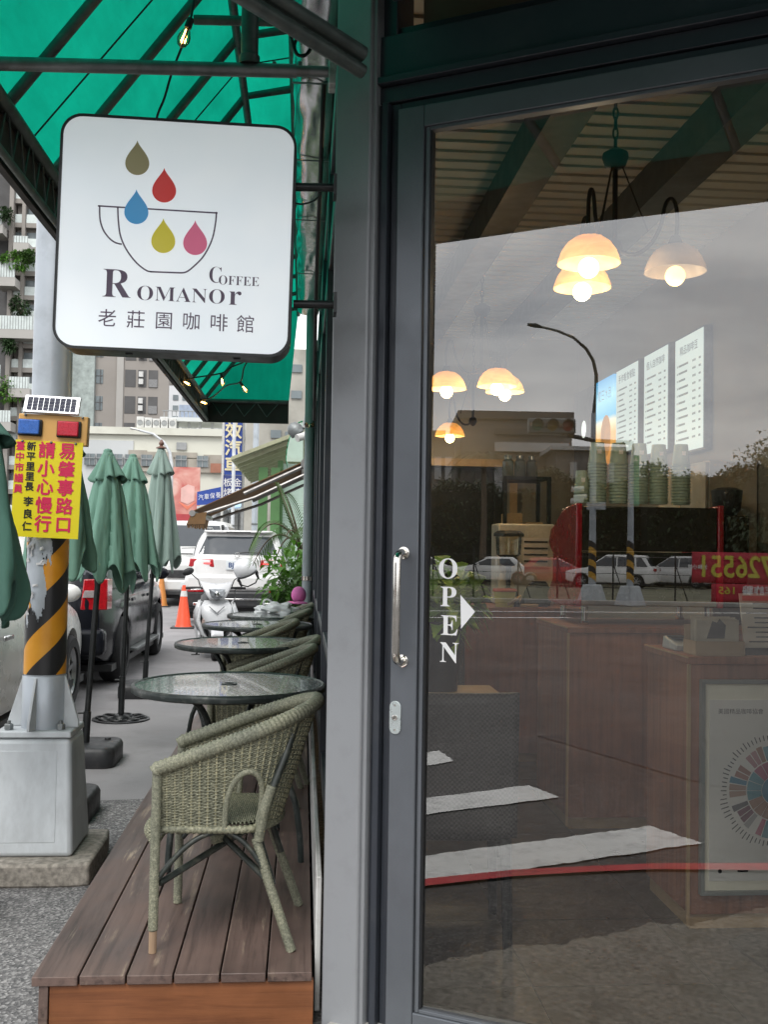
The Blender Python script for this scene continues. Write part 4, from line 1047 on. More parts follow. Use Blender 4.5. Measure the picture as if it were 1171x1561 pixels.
for i, ch in enumerate('新平里里長'): text(ch, 0.041, M['ink_black'], wb, WT(-28.5, 27.5 + i * 15.0), 'character', bold=0.0011)
for i, ch in enumerate('李良仁'): text(ch, 0.044, M['ink_black'], wb, WT(-28.5, 110 + i * 18.5), 'character', bold=0.0011)
for i, ch in enumerate('臺中市議員'): text(ch, 0.041, M['ink_red'], wb, WT(-44.5, 27.5 + i * 16.0), 'character', bold=0.0011)
SPM = WB @ Mx.Translation(V((-2 * k_, 0.0, 37 * k_))) @ Mx.Rotation(R(-24), 4, 'X')
mb = MB(); mb.box(-41 * k_, 41 * k_, -0.005, 0.010, -15 * k_, 15 * k_, SPM); sp = mb.build('solar_panel', pm('panel_frame', (0.62, 0.64, 0.66), 0.35, 0.5, 0.05), wb, bevel=0.003)
cellm = pm('solar_cell', (0.028, 0.032, 0.06), 0.45, 0.0, 0.3, 12, spec=0.2)
for i in range(9):
    for j in range(4):
        x0 = (-36 + i * 8) * k_; z0 = (-11.5 + j * 5.8) * k_
        mb = MB(); mb.box(x0, x0 + 7.2 * k_, -0.0065, -0.0052, z0, z0 + 5.2 * k_, SPM); mb.build('cell', cellm, sp)
for px_, py_ in ((-42, -19.5), (0, -19.5), (36, -19.5), (-40, 20), (44, 20)):
    mb = MB(); mb.sphere(WB @ V((px_ * k_, -0.004, py_ * k_)), 0.006, 8, 6); mb.build('screw', M['zinc'], wb, smooth=60)

# ------------------------------------------------------------------ folded parasols
def canvasm(name, col):
    return pm(name, col, 0.8, 0, 0.14, 3.5, bump=0.55, bs=14, stretch=(1, 1, 0.4), dirt=tuple(c * 1.6 for c in col), da=0.25, ds=2.5)
M['canvas_green'] = canvasm('faded_green_canvas', (0.128, 0.255, 0.195)); M['canvas_deep'] = canvasm('deep_green_canvas', (0.055, 0.14, 0.108)); M['canvas_grey'] = canvasm('grey_green_canvas', (0.225, 0.305, 0.27))
M['finial_wood'] = pm('finial_wood', (0.19, 0.10, 0.075), 0.5)
def lobe(p): return (p ** 0.5) * (1 - p) ** 1.25 / 0.40
def parasol(label, x, y, ztop, zhem, rh, m, base, seed, tilt=0.0, wood=False, rcap=0.10, ncap=8, dx=0.0):
    rnd = random.Random(seed)
    t = thing('folded_parasol', label, 'parasol', (x, y, 0), group='folded parasols beside the terrace')
    Hh = ztop - zhem; ph = [rnd.uniform(0, 2 * PI) for _ in range(4)]
    def cloth(u, v):
        a = 2 * PI * u; tt = v
        rad = 0.035 + (rcap * 0.85 - 0.035) * min(1, tt / 0.22) if tt < 0.22 else rcap * 0.85 + (rh - rcap * 0.85) * ((tt - 0.22) / 0.78) ** 0.8
        A = 0.05 + 0.24 * min(1, tt * 1.6)
        f = 1 + A * (lobe((7 * u + ph[0] + 0.35 * tt) % 1.0) * 1.5 - 0.85) + 0.09 * math.sin(2 * a + ph[1] + 1.5 * tt) + 0.03 * math.sin(11 * a + ph[2] + 6 * tt)
        f += 0.10 * tt * mnoise.noise(V((3.2 * math.cos(a) + seed, 3.2 * math.sin(a), 3.0 * tt))) + 0.035 * mnoise.noise(V((9 * math.cos(a), 9 * math.sin(a) + seed, 7.0 * tt)))
        z = ztop - Hh * tt + tt ** 5 * 0.075 * math.sin(3.5 * a * 2 + ph[3]) + tt ** 4 * 0.05 * math.sin(a + ph[2])
        return (rad * f * math.cos(a) + dx * tt, rad * f * math.sin(a), z)
    mb = MB(); mb.grid(cloth, 144, 64, cu=True); c = mb.build('canopy', m, t, local=True, smooth=75, solid=0.004)
    def cap(u, v):
        a = 2 * PI * u; rad = 0.022 + (rcap * 1.12 - 0.022) * v ** 0.95
        f = 1 + (0.02 + 0.17 * v) * math.sin(ncap * a + ph[1]) + 0.04 * math.sin(3 * a + ph[0])
        return (rad * f * math.cos(a), rad * f * math.sin(a), ztop + 0.02 - Hh * 0.235 * v + 0.015 * v * v * math.sin(ncap * a + ph[1] + 1.2) + 0.012 * v * math.sin(2 * a + ph[3]))
    mb = MB(); mb.grid(cap, 96, 12, cu=True); mb.build('vent_cap', m, t, local=True, smooth=75, solid=0.004)
    mb = MB()
    if wood: mb.lathe([(0.0, 0.10), (0.008, 0.097), (0.012, 0.085), (0.02, 0.075), (0.026, 0.06), (0.02, 0.045), (0.012, 0.04), (0.028, 0.03), (0.05, 0.02), (0.05, 0.012), (0.0, 0.01)], 18, (0, 0, ztop))
    else: mb.lathe([(0, 0.034), (0.02, 0.03), (0.03, 0.02), (0.03, 0.008), (0, 0.005)], 18, (0, 0, ztop))
    mb.build('finial', M['finial_wood'] if wood else m, t, local=True, smooth=50)
    px_ = tilt
    mb = MB(); mb.tube([(px_, 0, 0.13 if base != 'iron' else 0.03), (0, 0, ztop - 0.02)], 0.0195, 12); pl = mb.build('pole', M['black_metal'], t, local=True, smooth=50)
    mb = MB(); mb.tube([(px_, 0, 0.05), (px_ * 0.9, 0, 0.36 if base == 'iron' else 0.34)], 0.026, 12); mb.tube([(px_ * 0.9, 0, 0.33), (px_ * 0.9 - 0.06, -0.01, 0.33)], 0.007, 6); mb.build('sleeve', M['black_metal'], t, local=True, smooth=40)
    if base == 'box':
        mb = MB(); o_ = rrect(0.225, 0.225, 0.075, 5); n = len(o_)
        for s_, z in ((0.97, 0.0), (1.0, 0.012), (1.0, 0.105), (0.95, 0.128), (0.9, 0.135)):
            mb.v += [V((px_ + a * s_, b * s_, z)) for a, b in o_]
        for i in range(4):
            for j in range(n): mb.f.append((i * n + j, i * n + (j + 1) % n, (i + 1) * n + (j + 1) % n, (i + 1) * n + j))
        mb.f += [tuple(range(4 * n, 5 * n)), tuple(reversed(range(n)))]
        b_ = mb.build('base', M['black_plastic'], t, local=True, smooth=35)
        mb = MB(); mb.lathe([(0, 0.15), (0.02, 0.148), (0.022, 0.136)], 12, (px_ + 0.13, 0.1, 0)); mb.build('filler_cap', M['black_plastic'], t, local=True, smooth=40)
    else:
        mb = MB(); mb.lathe([(0.225, 0.0), (0.235, 0.006), (0.232, 0.016), (0.215, 0.020), (0.205, 0.014), (0.205, 0.0), (0.225, 0)], 48, (px_, 0, 0)); mb.lathe([(0, 0.03), (0.05, 0.045), (0.07, 0.03), (0.075, 0.0)], 24, (px_, 0, 0))
        for k in range(8):
            a = k * PI / 4; c0 = V((px_ + 0.135 * math.cos(a), 0.135 * math.sin(a), 0.018)); mb.tube([c0 + V((0.066 * math.cos(w), 0.066 * math.sin(w), 0.006 * math.cos(w - a))) for w in (2 * PI * i / 20 for i in range(20))], 0.0085, 6, closed=True)
        mb.build('base', M['black_metal'], t, local=True, smooth=50)
    return t
parasol('deep green folded parasol nearest at the left edge with its square black base', -1.30, 4.15, 2.03, 1.20, 0.23, M['canvas_deep'], 'box', 3, rcap=0.14, tilt=-0.13)
parasol('faded green folded parasol half hidden behind the yellow warning board', -1.31, 5.75, 2.10, 1.34, 0.185, M['canvas_green'], 'box', 9)
parasol('faded green folded parasol on a leaning pole right of the warning board', -1.318, 7.15, 2.06, 1.235, 0.19, M['canvas_green'], 'box', 21, tilt=-0.105)
parasol('faded green folded parasol standing on the openwork round iron base', -1.425, 8.85, 2.17, 1.26, 0.185, M['canvas_green'], 'iron', 34, tilt=-0.05, dx=0.05)
parasol('grey green folded parasol with a turned wooden finial', -1.375, 10.2, 2.36, 1.26, 0.165, M['canvas_grey'], 'box', 40, tilt=-0.11, wood=True)
# ------------------------------------------------------------------ vehicles
def paint(name, col, metal=0.0, rough=0.28):
    return pm(name, col, rough, metal, 0.04, 2, coat=0.2, dirt=tuple(c * 0.6 for c in col), da=0.06, ds=3)
M['car_white'] = paint('white_car_paint', (0.68, 0.68, 0.67)); M['car_silver'] = paint('silver_car_paint', (0.78, 0.78, 0.76), 0.0); M['car_dark'] = paint('dark_grey_car_paint', (0.008, 0.009, 0.013), 0.0, 0.16)
M['car_dark'].node_tree.nodes['Principled BSDF'].inputs['Specular IOR Level'].default_value = 0.2; M['car_dark'].node_tree.nodes['Principled BSDF'].inputs['Coat Weight'].default_value = 0.08
M['car_red'] = paint('red_car_paint', (0.35, 0.03, 0.03)); M['car_black'] = paint('black_car_paint', (0.015, 0.015, 0.017))
M['car_glass'] = pm('tinted_car_glass', (0.035, 0.042, 0.05), 0.05, 0, 0.05, 3, spec=0.8)
M['tyre'] = pm('tyre_rubber', (0.018, 0.018, 0.019), 0.8, 0, 0.2, 20)
M['alloy'] = pm('alloy_rim', (0.42, 0.43, 0.44), 0.35, 0.7, 0.1, 9)
M['tail_red'] = pm('tail_lamp_red', (0.38, 0.008, 0.014), 0.12, 0, 0.25, 40, coat=0.8)
M['lamp_clear'] = pm('clear_lamp', (0.62, 0.64, 0.66), 0.1, 0.3, 0.15, 40, coat=0.6)
M['plate'] = pm('number_plate', (0.66, 0.70, 0.72), 0.5, var=0.04)
M['chrome'] = pm('chrome_trim', (0.7, 0.7, 0.7), 0.1, 1.0, 0.04)
def wheel(par, x, y, r=0.335, w=0.22, spokes=7, side=1):
    MW = Mx.Translation(V((x, y, r))) @ Mx.Rotation(R(90 * side), 4, 'Y')
    mb = MB(); mb.lathe([(r * 0.66, -w / 2), (r * 0.9, -w / 2), (r * 0.985, -w * 0.36), (r, 0), (r * 0.985, w * 0.36), (r * 0.9, w / 2), (r * 0.66, w / 2), (r * 0.64, 0), (r * 0.66, -w / 2)], 32, M=MW)
    wh = mb.build('wheel', M['tyre'], par, local=True, smooth=40)
    mb = MB(); mb.lathe([(0, w * 0.30), (r * 0.16, w * 0.30), (r * 0.17, w * 0.22)], 20, M=MW); mb.lathe([(r * 0.60, w * 0.25), (r * 0.66, w * 0.42), (r * 0.68, w * 0.40), (r * 0.64, w * 0.0), (r * 0.60, w * 0.05)], 32, M=MW)
    for k in range(spokes):
        a = 2 * PI * k / spokes; mb.box(r * 0.10, r * 0.63, -0.022, 0.022, w * 0.14, w * 0.30, MW @ Mx.Rotation(a, 4, 'Z'))
    mb.build('rim', M['alloy'], wh, local=True, smooth=40)
    mb = MB(); mb.lathe([(0, w * 0.05), (r * 0.62, w * 0.05)], 24, M=MW); mb.build('brake_disc', M['black_plastic'], wh, local=True)
def car(label, loc, rz, m, L=4.5, W=1.84, ht=1.66, belt=1.0, hood=0.98, nose=0.78, yh=3.25, g0=(0.12, 3.55), g1=(0.55, 2.55), wy=(0.95, 3.65), r=0.34, suv=True, trunk=None, group=None, name='parked_car', cat='car', detail=True):
    t = thing(name, label, cat, loc, rz, group)
    hwid = W / 2; N = 76
    def ztop(y):
        if y > yh: f = (y - yh) / (L - yh); return hood - (hood - nose) * f ** 1.8
        if trunk and y < trunk[0]: return belt + (trunk[1] - belt) * (1 - y / trunk[0]) ** 0.6
        return belt + (hood - belt) * max(0, (y - 1.0) / (yh - 1.0))
    zb = 0.24
    rows = []
    for i in range(N + 1):
        y = L * i / N; e = abs(2 * y / L - 1); w = hwid * (1 - 0.10 * e ** 8 - 0.05 * e ** 3); zt = ztop(y); b0 = zb + 0.10 * max(0, e - 0.86) / 0.14
        ar = 0
        for yw in wy:
            d = abs(y - yw); ra = r + 0.055
            if d < ra: ar = max(ar, r + math.sqrt(ra * ra - d * d))
        end = 0.90 if i in (0, N) else 1.0
        hgt = zt - b0; pr = [(0, b0), (0.80, b0), (0.955, b0 + 0.03), (0.99, b0 + 0.10), (1.0, b0 + 0.42 * hgt), (1.0, b0 + 0.58 * hgt), (0.985, b0 + 0.80 * hgt), (0.955, b0 + 0.93 * hgt), (0.90, zt), (0.55, zt + 0.02), (0, zt + 0.028)]
        row = []
        for k, (fx, z) in enumerate(pr):
            if ar and k >= 1 and z < ar: z = min(ar, zt - 0.12); fx = min(fx, 1.0) if k > 1 else 0.80
            zz = z if end == 1.0 else (z - 0.6) * 0.93 + 0.6
            row.append(V((fx * w * (end if end < 1 else 1), y + (0.04 if i == 0 else (-0.05 if i == N else 0)) * 0, zz)))
        rows.append(row)
    mb = MB(); K = len(rows[0])
    full = [[V((-p.x, p.y, p.z)) for p in reversed(row[1:])] + row for row in rows]
    KK = len(full[0]); k0 = 0
    for row in full: mb.v += row
    for i in range(N):
        for j in range(KK): q = (j + 1) % KK; mb.f.append((i * KK + j, i * KK + q, (i + 1) * KK + q, (i + 1) * KK + j))
    mb.f.append(tuple(range(KK))); mb.f.append(tuple(N * KK + j for j in range(KK)))
    # cabin
    zr = ht - 0.05
    def cab(h):
        a, b = g0[0] + (g1[0] - g0[0]) * h, g0[1] + (g1[1] - g0[1]) * h; bulge = 0.02 * math.sin(PI * h)
        return (a + b) / 2, (b - a) / 2, hwid * (0.92 - 0.13 * h - 0.075 * h ** 4) + bulge, belt - 0.06 + (zr - belt + 0.06) * h
    PW = 7.0
    def cabx(y, h):
        c, a, w, z = cab(h); f = min(0.999, abs((y - c) / a)); return w * (1 - f ** PW) ** (1 / PW)
    def caby(x, h, end):
        c, a, w, z = cab(h); f = min(0.999, abs(x / w)); return c + end * a * (1 - f ** PW) ** (1 / PW)
    nr = 48; rings = [(h / 8, 1.0, 0) for h in range(9)] + [(1, s, zc) for s, zc in ((0.97, 0.022), (0.9, 0.036), (0.7, 0.046), (0.4, 0.05), (0.02, 0.05))]
    k = len(mb.v)
    for h, s, zc in rings:
        c, a, w, z = cab(h)
        for j in range(nr):
            th = 2 * PI * j / nr; cx_, sy = math.cos(th), math.sin(th)
            mb.v.append(V((math.copysign(abs(cx_) ** (2 / PW), cx_) * w * s, c + math.copysign(abs(sy) ** (2 / PW), sy) * a * s, z + zc)))
    for i in range(len(rings) - 1):
        for j in range(nr): q = (j + 1) % nr; mb.f.append((k + i * nr + j, k + i * nr + q, k + (i + 1) * nr + q, k + (i + 1) * nr + j))
    body = mb.build('body', m, t, local=True, smooth=38)
    def side_pane(y0, y1, ya, yb, h0, h1, sg, nm='side_window'):
        g_ = MB(); 
        def fn(u, v):
            h = h0 + (h1 - h0) * v; y = (y0 + (y1 - y0) * u) * (1 - v) + (ya + (yb - ya) * u) * v
            return (sg * (cabx(y, h) + 0.005), y, cab(h)[3])
        g_.grid(fn, 10, 6); g_.build(nm, M['car_glass'], t, local=True, smooth=60)
    def end_pane(x0, x1, h0, h1, end, nm):
        g_ = MB(); g_.grid(lambda u, v: ((-x0 + 2 * x0 * u) * (1 - v) + (-x1 + 2 * x1 * u) * v, caby((-x0 + 2 * x0 * u) * (1 - v) + (-x1 + 2 * x1 * u) * v, h0 + (h1 - h0) * v, end) + end * 0.006, cab(h0 + (h1 - h0) * v)[3]), 12, 6)
        return g_.build(nm, M['car_glass'], t, local=True, smooth=60)
    gl = g0[1] - g0[0]
    for sg in (-1, 1):
        a0 = g0[0] + 0.28 * (1 if suv else 1.6); mid = g0[0] + gl * 0.52
        if suv: side_pane(a0, g0[0] + gl * 0.24, g1[0] + 0.18, g0[0] + gl * 0.25, 0.2, 0.88, sg, 'quarter_window')
        side_pane(g0[0] + gl * (0.265 if suv else 0.2), mid - 0.03, g0[0] + gl * (0.275 if suv else 0.3), mid - 0.03, 0.2, 0.88, sg)
        side_pane(mid + 0.03, g0[1] - 0.30, mid + 0.03, g1[1] - 0.02, 0.2, 0.88, sg)
    end_pane(hwid * 0.74, hwid * 0.60, 0.22, 0.90, 1, 'windscreen')
    rw = end_pane(hwid * 0.76, hwid * 0.62, 0.26, 0.86, -1, 'rear_window')
    for sg in (-1, 1):
        for yw in wy: wheel(t, sg * (hwid - 0.11), yw, r, 0.23, side=sg)
        mb = MB(); mb.sphere((sg * (hwid + 0.08), g0[1] - 0.55, belt + 0.06), 0.1, 12, 8, (1.0, 0.55, 0.75)); mb.box(sg * (hwid - 0.06), sg * (hwid + 0.04), g0[1] - 0.56, g0[1] - 0.52, belt, belt + 0.05); mb.build('mirror', m, t, local=True, smooth=50)
        if detail:
            for yh_ in (g0[0] + gl * 0.34, g0[0] + gl * 0.66):
                mb = MB(); mb.box(sg * (hwid + 0.004), sg * (hwid + 0.028), yh_ - 0.10, yh_ + 0.10, belt - 0.19, belt - 0.155); mb.build('door_handle', m if suv else M['chrome'], t, local=True, bevel=0.008)
    mb = MB(); mb.box(-hwid + 0.03, hwid - 0.03, 0.3, L - 0.3, 0.17, 0.235); mb.build('underbody', M['black_plastic'], t, local=True)
    return t, body
silver, _ = car('silver grey sedan parked behind the striped street pole, seen along its side', (-2.90, 5.75, 0), 0, M['car_silver'], L=4.6, W=1.80, ht=1.47, belt=0.98, hood=0.98, nose=0.72, yh=3.3, g0=(0.5, 3.65), g1=(1.15, 2.6), wy=(1.05, 3.70), r=0.325, suv=False, trunk=(0.9, 0.95))
def stick(par, name, m, x0, x1, y0, y1, z0, z1, bevel=0.01, label=None):
    mb = MB(); mb.box(x0, x1, y0, y1, z0, z1); return mb.build(name, m, par, local=True, bevel=bevel, label=label)
dark, _ = car('dark grey estate car with red tail lamps parked behind the folded parasols', (-2.79, 10.42, 0), 0, M['car_dark'], L=4.5, W=1.86, ht=1.68, belt=1.02, hood=1.0, nose=0.8, wy=(0.88, 3.55), r=0.345)
for sg in (-1, 1):
    tl = MB(); tl.hexa([V((sg * 0.64, -0.012, 0.80)), V((sg * 0.885, 0.05, 0.80)), V((sg * 0.905, 0.22, 0.80)), V((sg * 0.64, 0.1, 0.80)), V((sg * 0.67, -0.012, 1.10)), V((sg * 0.885, 0.07, 1.10)), V((sg * 0.89, 0.3, 1.10)), V((sg * 0.66, 0.1, 1.10))])
    a = tl.build('tail_lamp', M['tail_red'], dark, local=True, bevel=0.01)
    mb = MB(); mb.hexa([V((sg * 0.66, -0.017, 0.92)), V((sg * 0.80, 0.02, 0.92)), V((sg * 0.80, 0.05, 0.92)), V((sg * 0.66, 0.0, 0.92)), V((sg * 0.68, -0.017, 0.99)), V((sg * 0.81, 0.024, 0.99)), V((sg * 0.81, 0.05, 0.99)), V((sg * 0.68, 0, 0.99))]); mb.build('reverse_lamp', bpy.data.materials.get('reverse_lens') or pm('reverse_lens', (0.30, 0.26, 0.26), 0.15, 0, 0.2, 40, coat=0.5), a, local=True, bevel=0.004)
    stick(dark, 'running_board', M['zinc'], sg * 0.86, sg * 0.99, 1.35, 3.1, 0.27, 0.31)
stick(dark, 'bumper', M['car_dark'], -0.89, 0.89, -0.09, 0.10, 0.36, 0.62, 0.05); stick(dark, 'number_plate', M['plate'], -0.16, 0.16, -0.02, 0.005, 0.84, 0.99, 0.004)
# white SUV, seen squarely from behind
suv, _ = car('white SUV seen from behind with a wide rear window, parked beyond the scooter', (-1.17, 18.9, 0.06), 0, M['car_white'], L=4.66, W=1.87, ht=1.66, belt=1.13, hood=1.05, nose=0.85, g0=(0.06, 3.7), g1=(0.42, 2.7), wy=(0.95, 3.8), r=0.36)
for sg in (-1, 1):
    mb = MB(); mb.hexa([V((sg * 0.40, -0.015, 0.98)), V((sg * 0.86, 0.06, 0.985)), V((sg * 0.88, 0.2, 0.985)), V((sg * 0.40, 0.1, 0.98)), V((sg * 0.42, -0.01, 1.125)), V((sg * 0.84, 0.07, 1.13)), V((sg * 0.86, 0.22, 1.13)), V((sg * 0.42, 0.1, 1.125))]); a = mb.build('tail_lamp', M['tail_red'], suv, local=True, bevel=0.018)
    mb = MB(); mb.hexa([V((sg * 0.46, -0.022, 1.035)), V((sg * 0.62, 0.004, 1.035)), V((sg * 0.62, 0.02, 1.035)), V((sg * 0.46, 0, 1.035)), V((sg * 0.46, -0.022, 1.065)), V((sg * 0.62, 0.004, 1.065)), V((sg * 0.62, 0.02, 1.065)), V((sg * 0.46, 0, 1.065))]); mb.build('light_bar', emitm('tail_glow', (0.85, 0.10, 0.10), 0.5), a, local=True)
    stick(suv, 'reflector', M['tail_red'], sg * 0.58, sg * 0.86, -0.062, -0.03, 0.545, 0.575, 0.004)
    stick(suv, 'exhaust_trim', M['chrome'], sg * 0.50, sg * 0.76, -0.085, -0.04, 0.30, 0.36, 0.012)
    mb = MB(); mb.tube([(sg * 0.64, 0.8, 1.66), (sg * 0.66, 1.0, 1.70), (sg * 0.66, 2.4, 1.71), (sg * 0.64, 2.6, 1.66)], 0.014, 8); mb.build('roof_rail', M['chrome'], suv, local=True, smooth=40)
stick(suv, 'bumper', M['car_white'], -0.915, 0.915, -0.05, 0.20, 0.56, 0.86, 0.07); stick(suv, 'lower_bumper', M['black_plastic'], -0.90, 0.90, -0.055, 0.18, 0.26, 0.565, 0.05); stick(suv, 'chrome_strip', M['chrome'], -0.45, 0.45, -0.07, -0.04, 0.40, 0.43, 0.006)
stick(suv, 'spoiler', M['car_white'], -0.62, 0.62, 0.30, 0.75, 1.60, 1.645, 0.02); stick(suv, 'brake_light', M['black_plastic'], -0.22, 0.22, 0.292, 0.31, 1.605, 1.622, 0.003)
pl = stick(suv, 'number_plate', M['plate'], -0.19, 0.19, -0.03, -0.008, 0.94, 1.10, 0.004); text('BJC', 0.12, pm('plate_ink', (0.05, 0.09, 0.22), 0.5), pl, Mx.Translation(V((-0.06, -0.032, 1.02))) @ FACE, 'lettering', local=True, bold=0.004)
mb = MB(); 
for k in range(3):
    a = PI / 2 + 2 * PI * k / 3; mb.tube([(0, -0.006, 1.205), (0.042 * math.cos(a), -0.006, 1.205 + 0.042 * math.sin(a))], 0.005, 6)
mb.tube([(0.045 * math.cos(2 * PI * i / 24), -0.006, 1.205 + 0.045 * math.sin(2 * PI * i / 24)) for i in range(24)], 0.006, 6, closed=True); mb.build('emblem', M['chrome'], suv, local=True, smooth=60)
mb = MB(); mb.tube([(0.0, 0.10, 1.235), (0.16, 0.115, 1.255), (0.42, 0.12, 1.245)], 0.014, 6); mb.build('wiper', M['black_plastic'], suv, local=True)
mb = MB(); mb.tube([(-0.30, 0.5, 1.66), (-0.30, 0.44, 1.73)], 0.03, 8); mb.build('antenna', M['black_plastic'], suv, local=True, smooth=40)
# white van coming towards the cafe behind it
van, _ = car('tall white van facing the cafe with a dark windscreen, left of the white SUV', (-2.62, 29.3, 0.0), PI, M['car_white'], L=4.8, W=1.95, ht=2.02, belt=1.28, hood=1.22, nose=0.95, yh=3.7, g0=(0.1, 4.15), g1=(0.3, 3.35), wy=(0.95, 3.85), r=0.34)
for sg in (-1, 1):
    stick(van, 'headlamp', M['lamp_clear'], sg * 0.55, sg * 0.86, 4.70, 4.83, 0.78, 0.93, 0.03)
stick(van, 'grille', M['black_plastic'], -0.5, 0.5, 4.78, 4.86, 0.66, 0.84, 0.02); stick(van, 'bumper', M['car_white'], -0.93, 0.93, 4.68, 4.87, 0.36, 0.62, 0.05); stick(van, 'lower_grille', M['black_plastic'], -0.8, 0.8, 4.70, 4.875, 0.26, 0.37, 0.02); stick(van, 'number_plate', M['plate'], -0.17, 0.17, 4.86, 4.89, 0.44, 0.56, 0.004)
mb = MB(); mb.tube([(-0.35, 4.16, 1.36), (0.25, 4.20, 1.34)], 0.012, 6); mb.build('wiper', M['black_plastic'], van, local=True)

# traffic cones
def cone(label, x, y, h, m):
    t = thing('traffic_cone', label, 'traffic cone', (x, y, 0), group='traffic cones on the street')
    mb = MB(); mb.lathe([(h * 0.20, 0.03), (h * 0.175, 0.06), (h * 0.045, h * 0.97), (h * 0.035, h), (0, h)], 28); mb.build('cone', m, t, local=True, smooth=50)
    f0, f1 = 0.74, 0.87; rr_ = lambda f: h * (0.175 + (0.045 - 0.175) * (f - 0.077) / 0.893) + 0.004
    mb = MB(); mb.lathe([(rr_(f0), h * f0), (rr_(f1), h * f1)], 28); mb.build('reflective_band', m if 'faded' in label else M['white_trim'], t, local=True, smooth=50)
    mb = MB(); mb.box(-h * .27, h * .27, -h * .27, h * .27, 0.0, 0.032); mb.build('base', M['black_plastic'], t, local=True, bevel=0.01)
cone('bright red traffic cone with a white band in front of the white SUV', -2.03, 18.3, 0.74, pm('red_cone', (0.75, 0.075, 0.02), 0.5, 0, 0.06, 6))
cone('faded orange traffic cone behind the red one', -3.2, 24.3, 0.74, pm('faded_cone', (0.62, 0.24, 0.06), 0.6, 0, 0.12, 6))

# ------------------------------------------------------------------ scooter
sct = thing('motor_scooter', 'white motor scooter facing the cafe with a helmet hung on its right mirror', 'scooter', (-1.10, 13.55, 0), R(8))
M['scooter_white'] = paint('white_scooter_plastic', (0.68, 0.69, 0.71)); sw = M['scooter_white']
def loft(mb, secs, n=16):            # sections (centre x,y,z, half width, half depth) stacked along z
    k = len(mb.v)
    for (x, y, z, a, b, pw) in secs:
        for j in range(n):
            th = 2 * PI * j / n; c, s = math.cos(th), math.sin(th)
            mb.v.append(V((x + math.copysign(abs(c) ** (2 / pw), c) * a, y + math.copysign(abs(s) ** (2 / pw), s) * b, z)))
    for i in range(len(secs) - 1):
        for j in range(n): q = (j + 1) % n; mb.f.append((k + i * n + j, k + i * n + q, k + (i + 1) * n + q, k + (i + 1) * n + j))
    mb.f.append(tuple(k + j for j in reversed(range(n)))); mb.f.append(tuple(k + (len(secs) - 1) * n + j for j in range(n)))
    return mb
M['scooter_grey'] = paint('grey_scooter_plastic', (0.20, 0.205, 0.215)); M['lens_grey'] = pm('smoked_lamp_lens', (0.26, 0.28, 0.30), 0.1, 0.2, 0.3, 30, coat=0.7)
mb = MB(); loft(mb, [(0, -0.15, 0.29, 0.045, 0.04, 2.5), (0, -0.19, 0.37, 0.095, 0.06, 2.4), (0, -0.205, 0.47, 0.15, 0.075, 2.4), (0, -0.195, 0.58, 0.19, 0.075, 2.6), (0, -0.16, 0.67, 0.20, 0.065, 2.6), (0, -0.115, 0.745, 0.15, 0.05, 2.4)], 24); mb.build('front_shield', sw, sct, local=True, smooth=50)
for sg in (-1, 1):        # outer leg shields standing apart from the centre panel by a dark gap
    P_ = lambda x, y, z: V((sg * x, y, z))
    mb = MB(); mb.add([P_(0.19, -0.11, 0.72), P_(0.215, -0.08, 0.75), P_(0.275, -0.05, 0.60), P_(0.26, -0.07, 0.44), P_(0.16, -0.11, 0.29), P_(0.115, -0.14, 0.31), P_(0.18, -0.135, 0.45), P_(0.208, -0.13, 0.60)], [(0, 1, 2, 7), (7, 2, 3, 6), (6, 3, 4, 5)]); mb.build('leg_shield', sw, sct, local=True, smooth=60, solid=0.022)
mb = MB(); loft(mb, [(0, -0.10, 0.28, 0.12, 0.03, 2.6), (0, -0.12, 0.45, 0.19, 0.03, 2.8), (0, -0.10, 0.62, 0.21, 0.03, 2.8), (0, -0.07, 0.72, 0.19, 0.03, 2.6)], 20); mb.build('inner_shield', M['black_plastic'], sct, local=True, smooth=50)
mb = MB(); mb.grid(lambda u, v: ((u - .5) * 2 * (0.085 + 0.125 * v ** 0.8), -0.20 - 0.05 * math.cos((u - .5) * 2.6) + 0.13 * v * v, 0.765 + 0.185 * v + 0.03 * abs(u - .5) * 2 * v - 0.02 * (1 - v) * 0), 16, 8); mb.build('handlebar_cowl', sw, sct, local=True, smooth=60, solid=0.02)
mb = MB(); loft(mb, [(0, -0.09, 0.76, 0.08, 0.05, 2.5), (0, -0.08, 0.86, 0.14, 0.05, 2.5), (0, -0.05, 0.945, 0.17, 0.05, 2.4)], 20); mb.build('cowl_back', M['black_plastic'], sct, local=True, smooth=50)
mb = MB(); mb.add([V((-0.105, -0.238, 0.895)), V((0.105, -0.238, 0.895)), V((0.075, -0.262, 0.80)), V((0.03, -0.262, 0.765)), V((-0.03, -0.262, 0.765)), V((-0.075, -0.262, 0.80)), V((0, -0.30, 0.835))], [(0, 1, 6), (1, 2, 6), (2, 3, 6), (3, 4, 6), (4, 5, 6), (5, 0, 6)]); hl = mb.build('headlamp', M['lens_grey'], sct, local=True, smooth=20)
mb = MB(); mb.sphere((0, -0.296, 0.835), 0.032, 12, 8, (1, 0.4, 1)); mb.build('lamp_bulb', M['chrome'], hl, local=True, smooth=70)
mb = MB(); mb.add([V((-0.10, -0.262, 0.675)), V((-0.092, -0.262, 0.681)), V((0, -0.282, 0.602)), V((0.092, -0.262, 0.681)), V((0.10, -0.262, 0.675)), V((0, -0.286, 0.582))], [(0, 1, 2, 5), (2, 3, 4, 5)]); mb.build('emblem', M['scooter_grey'], sct, local=True, solid=0.006)
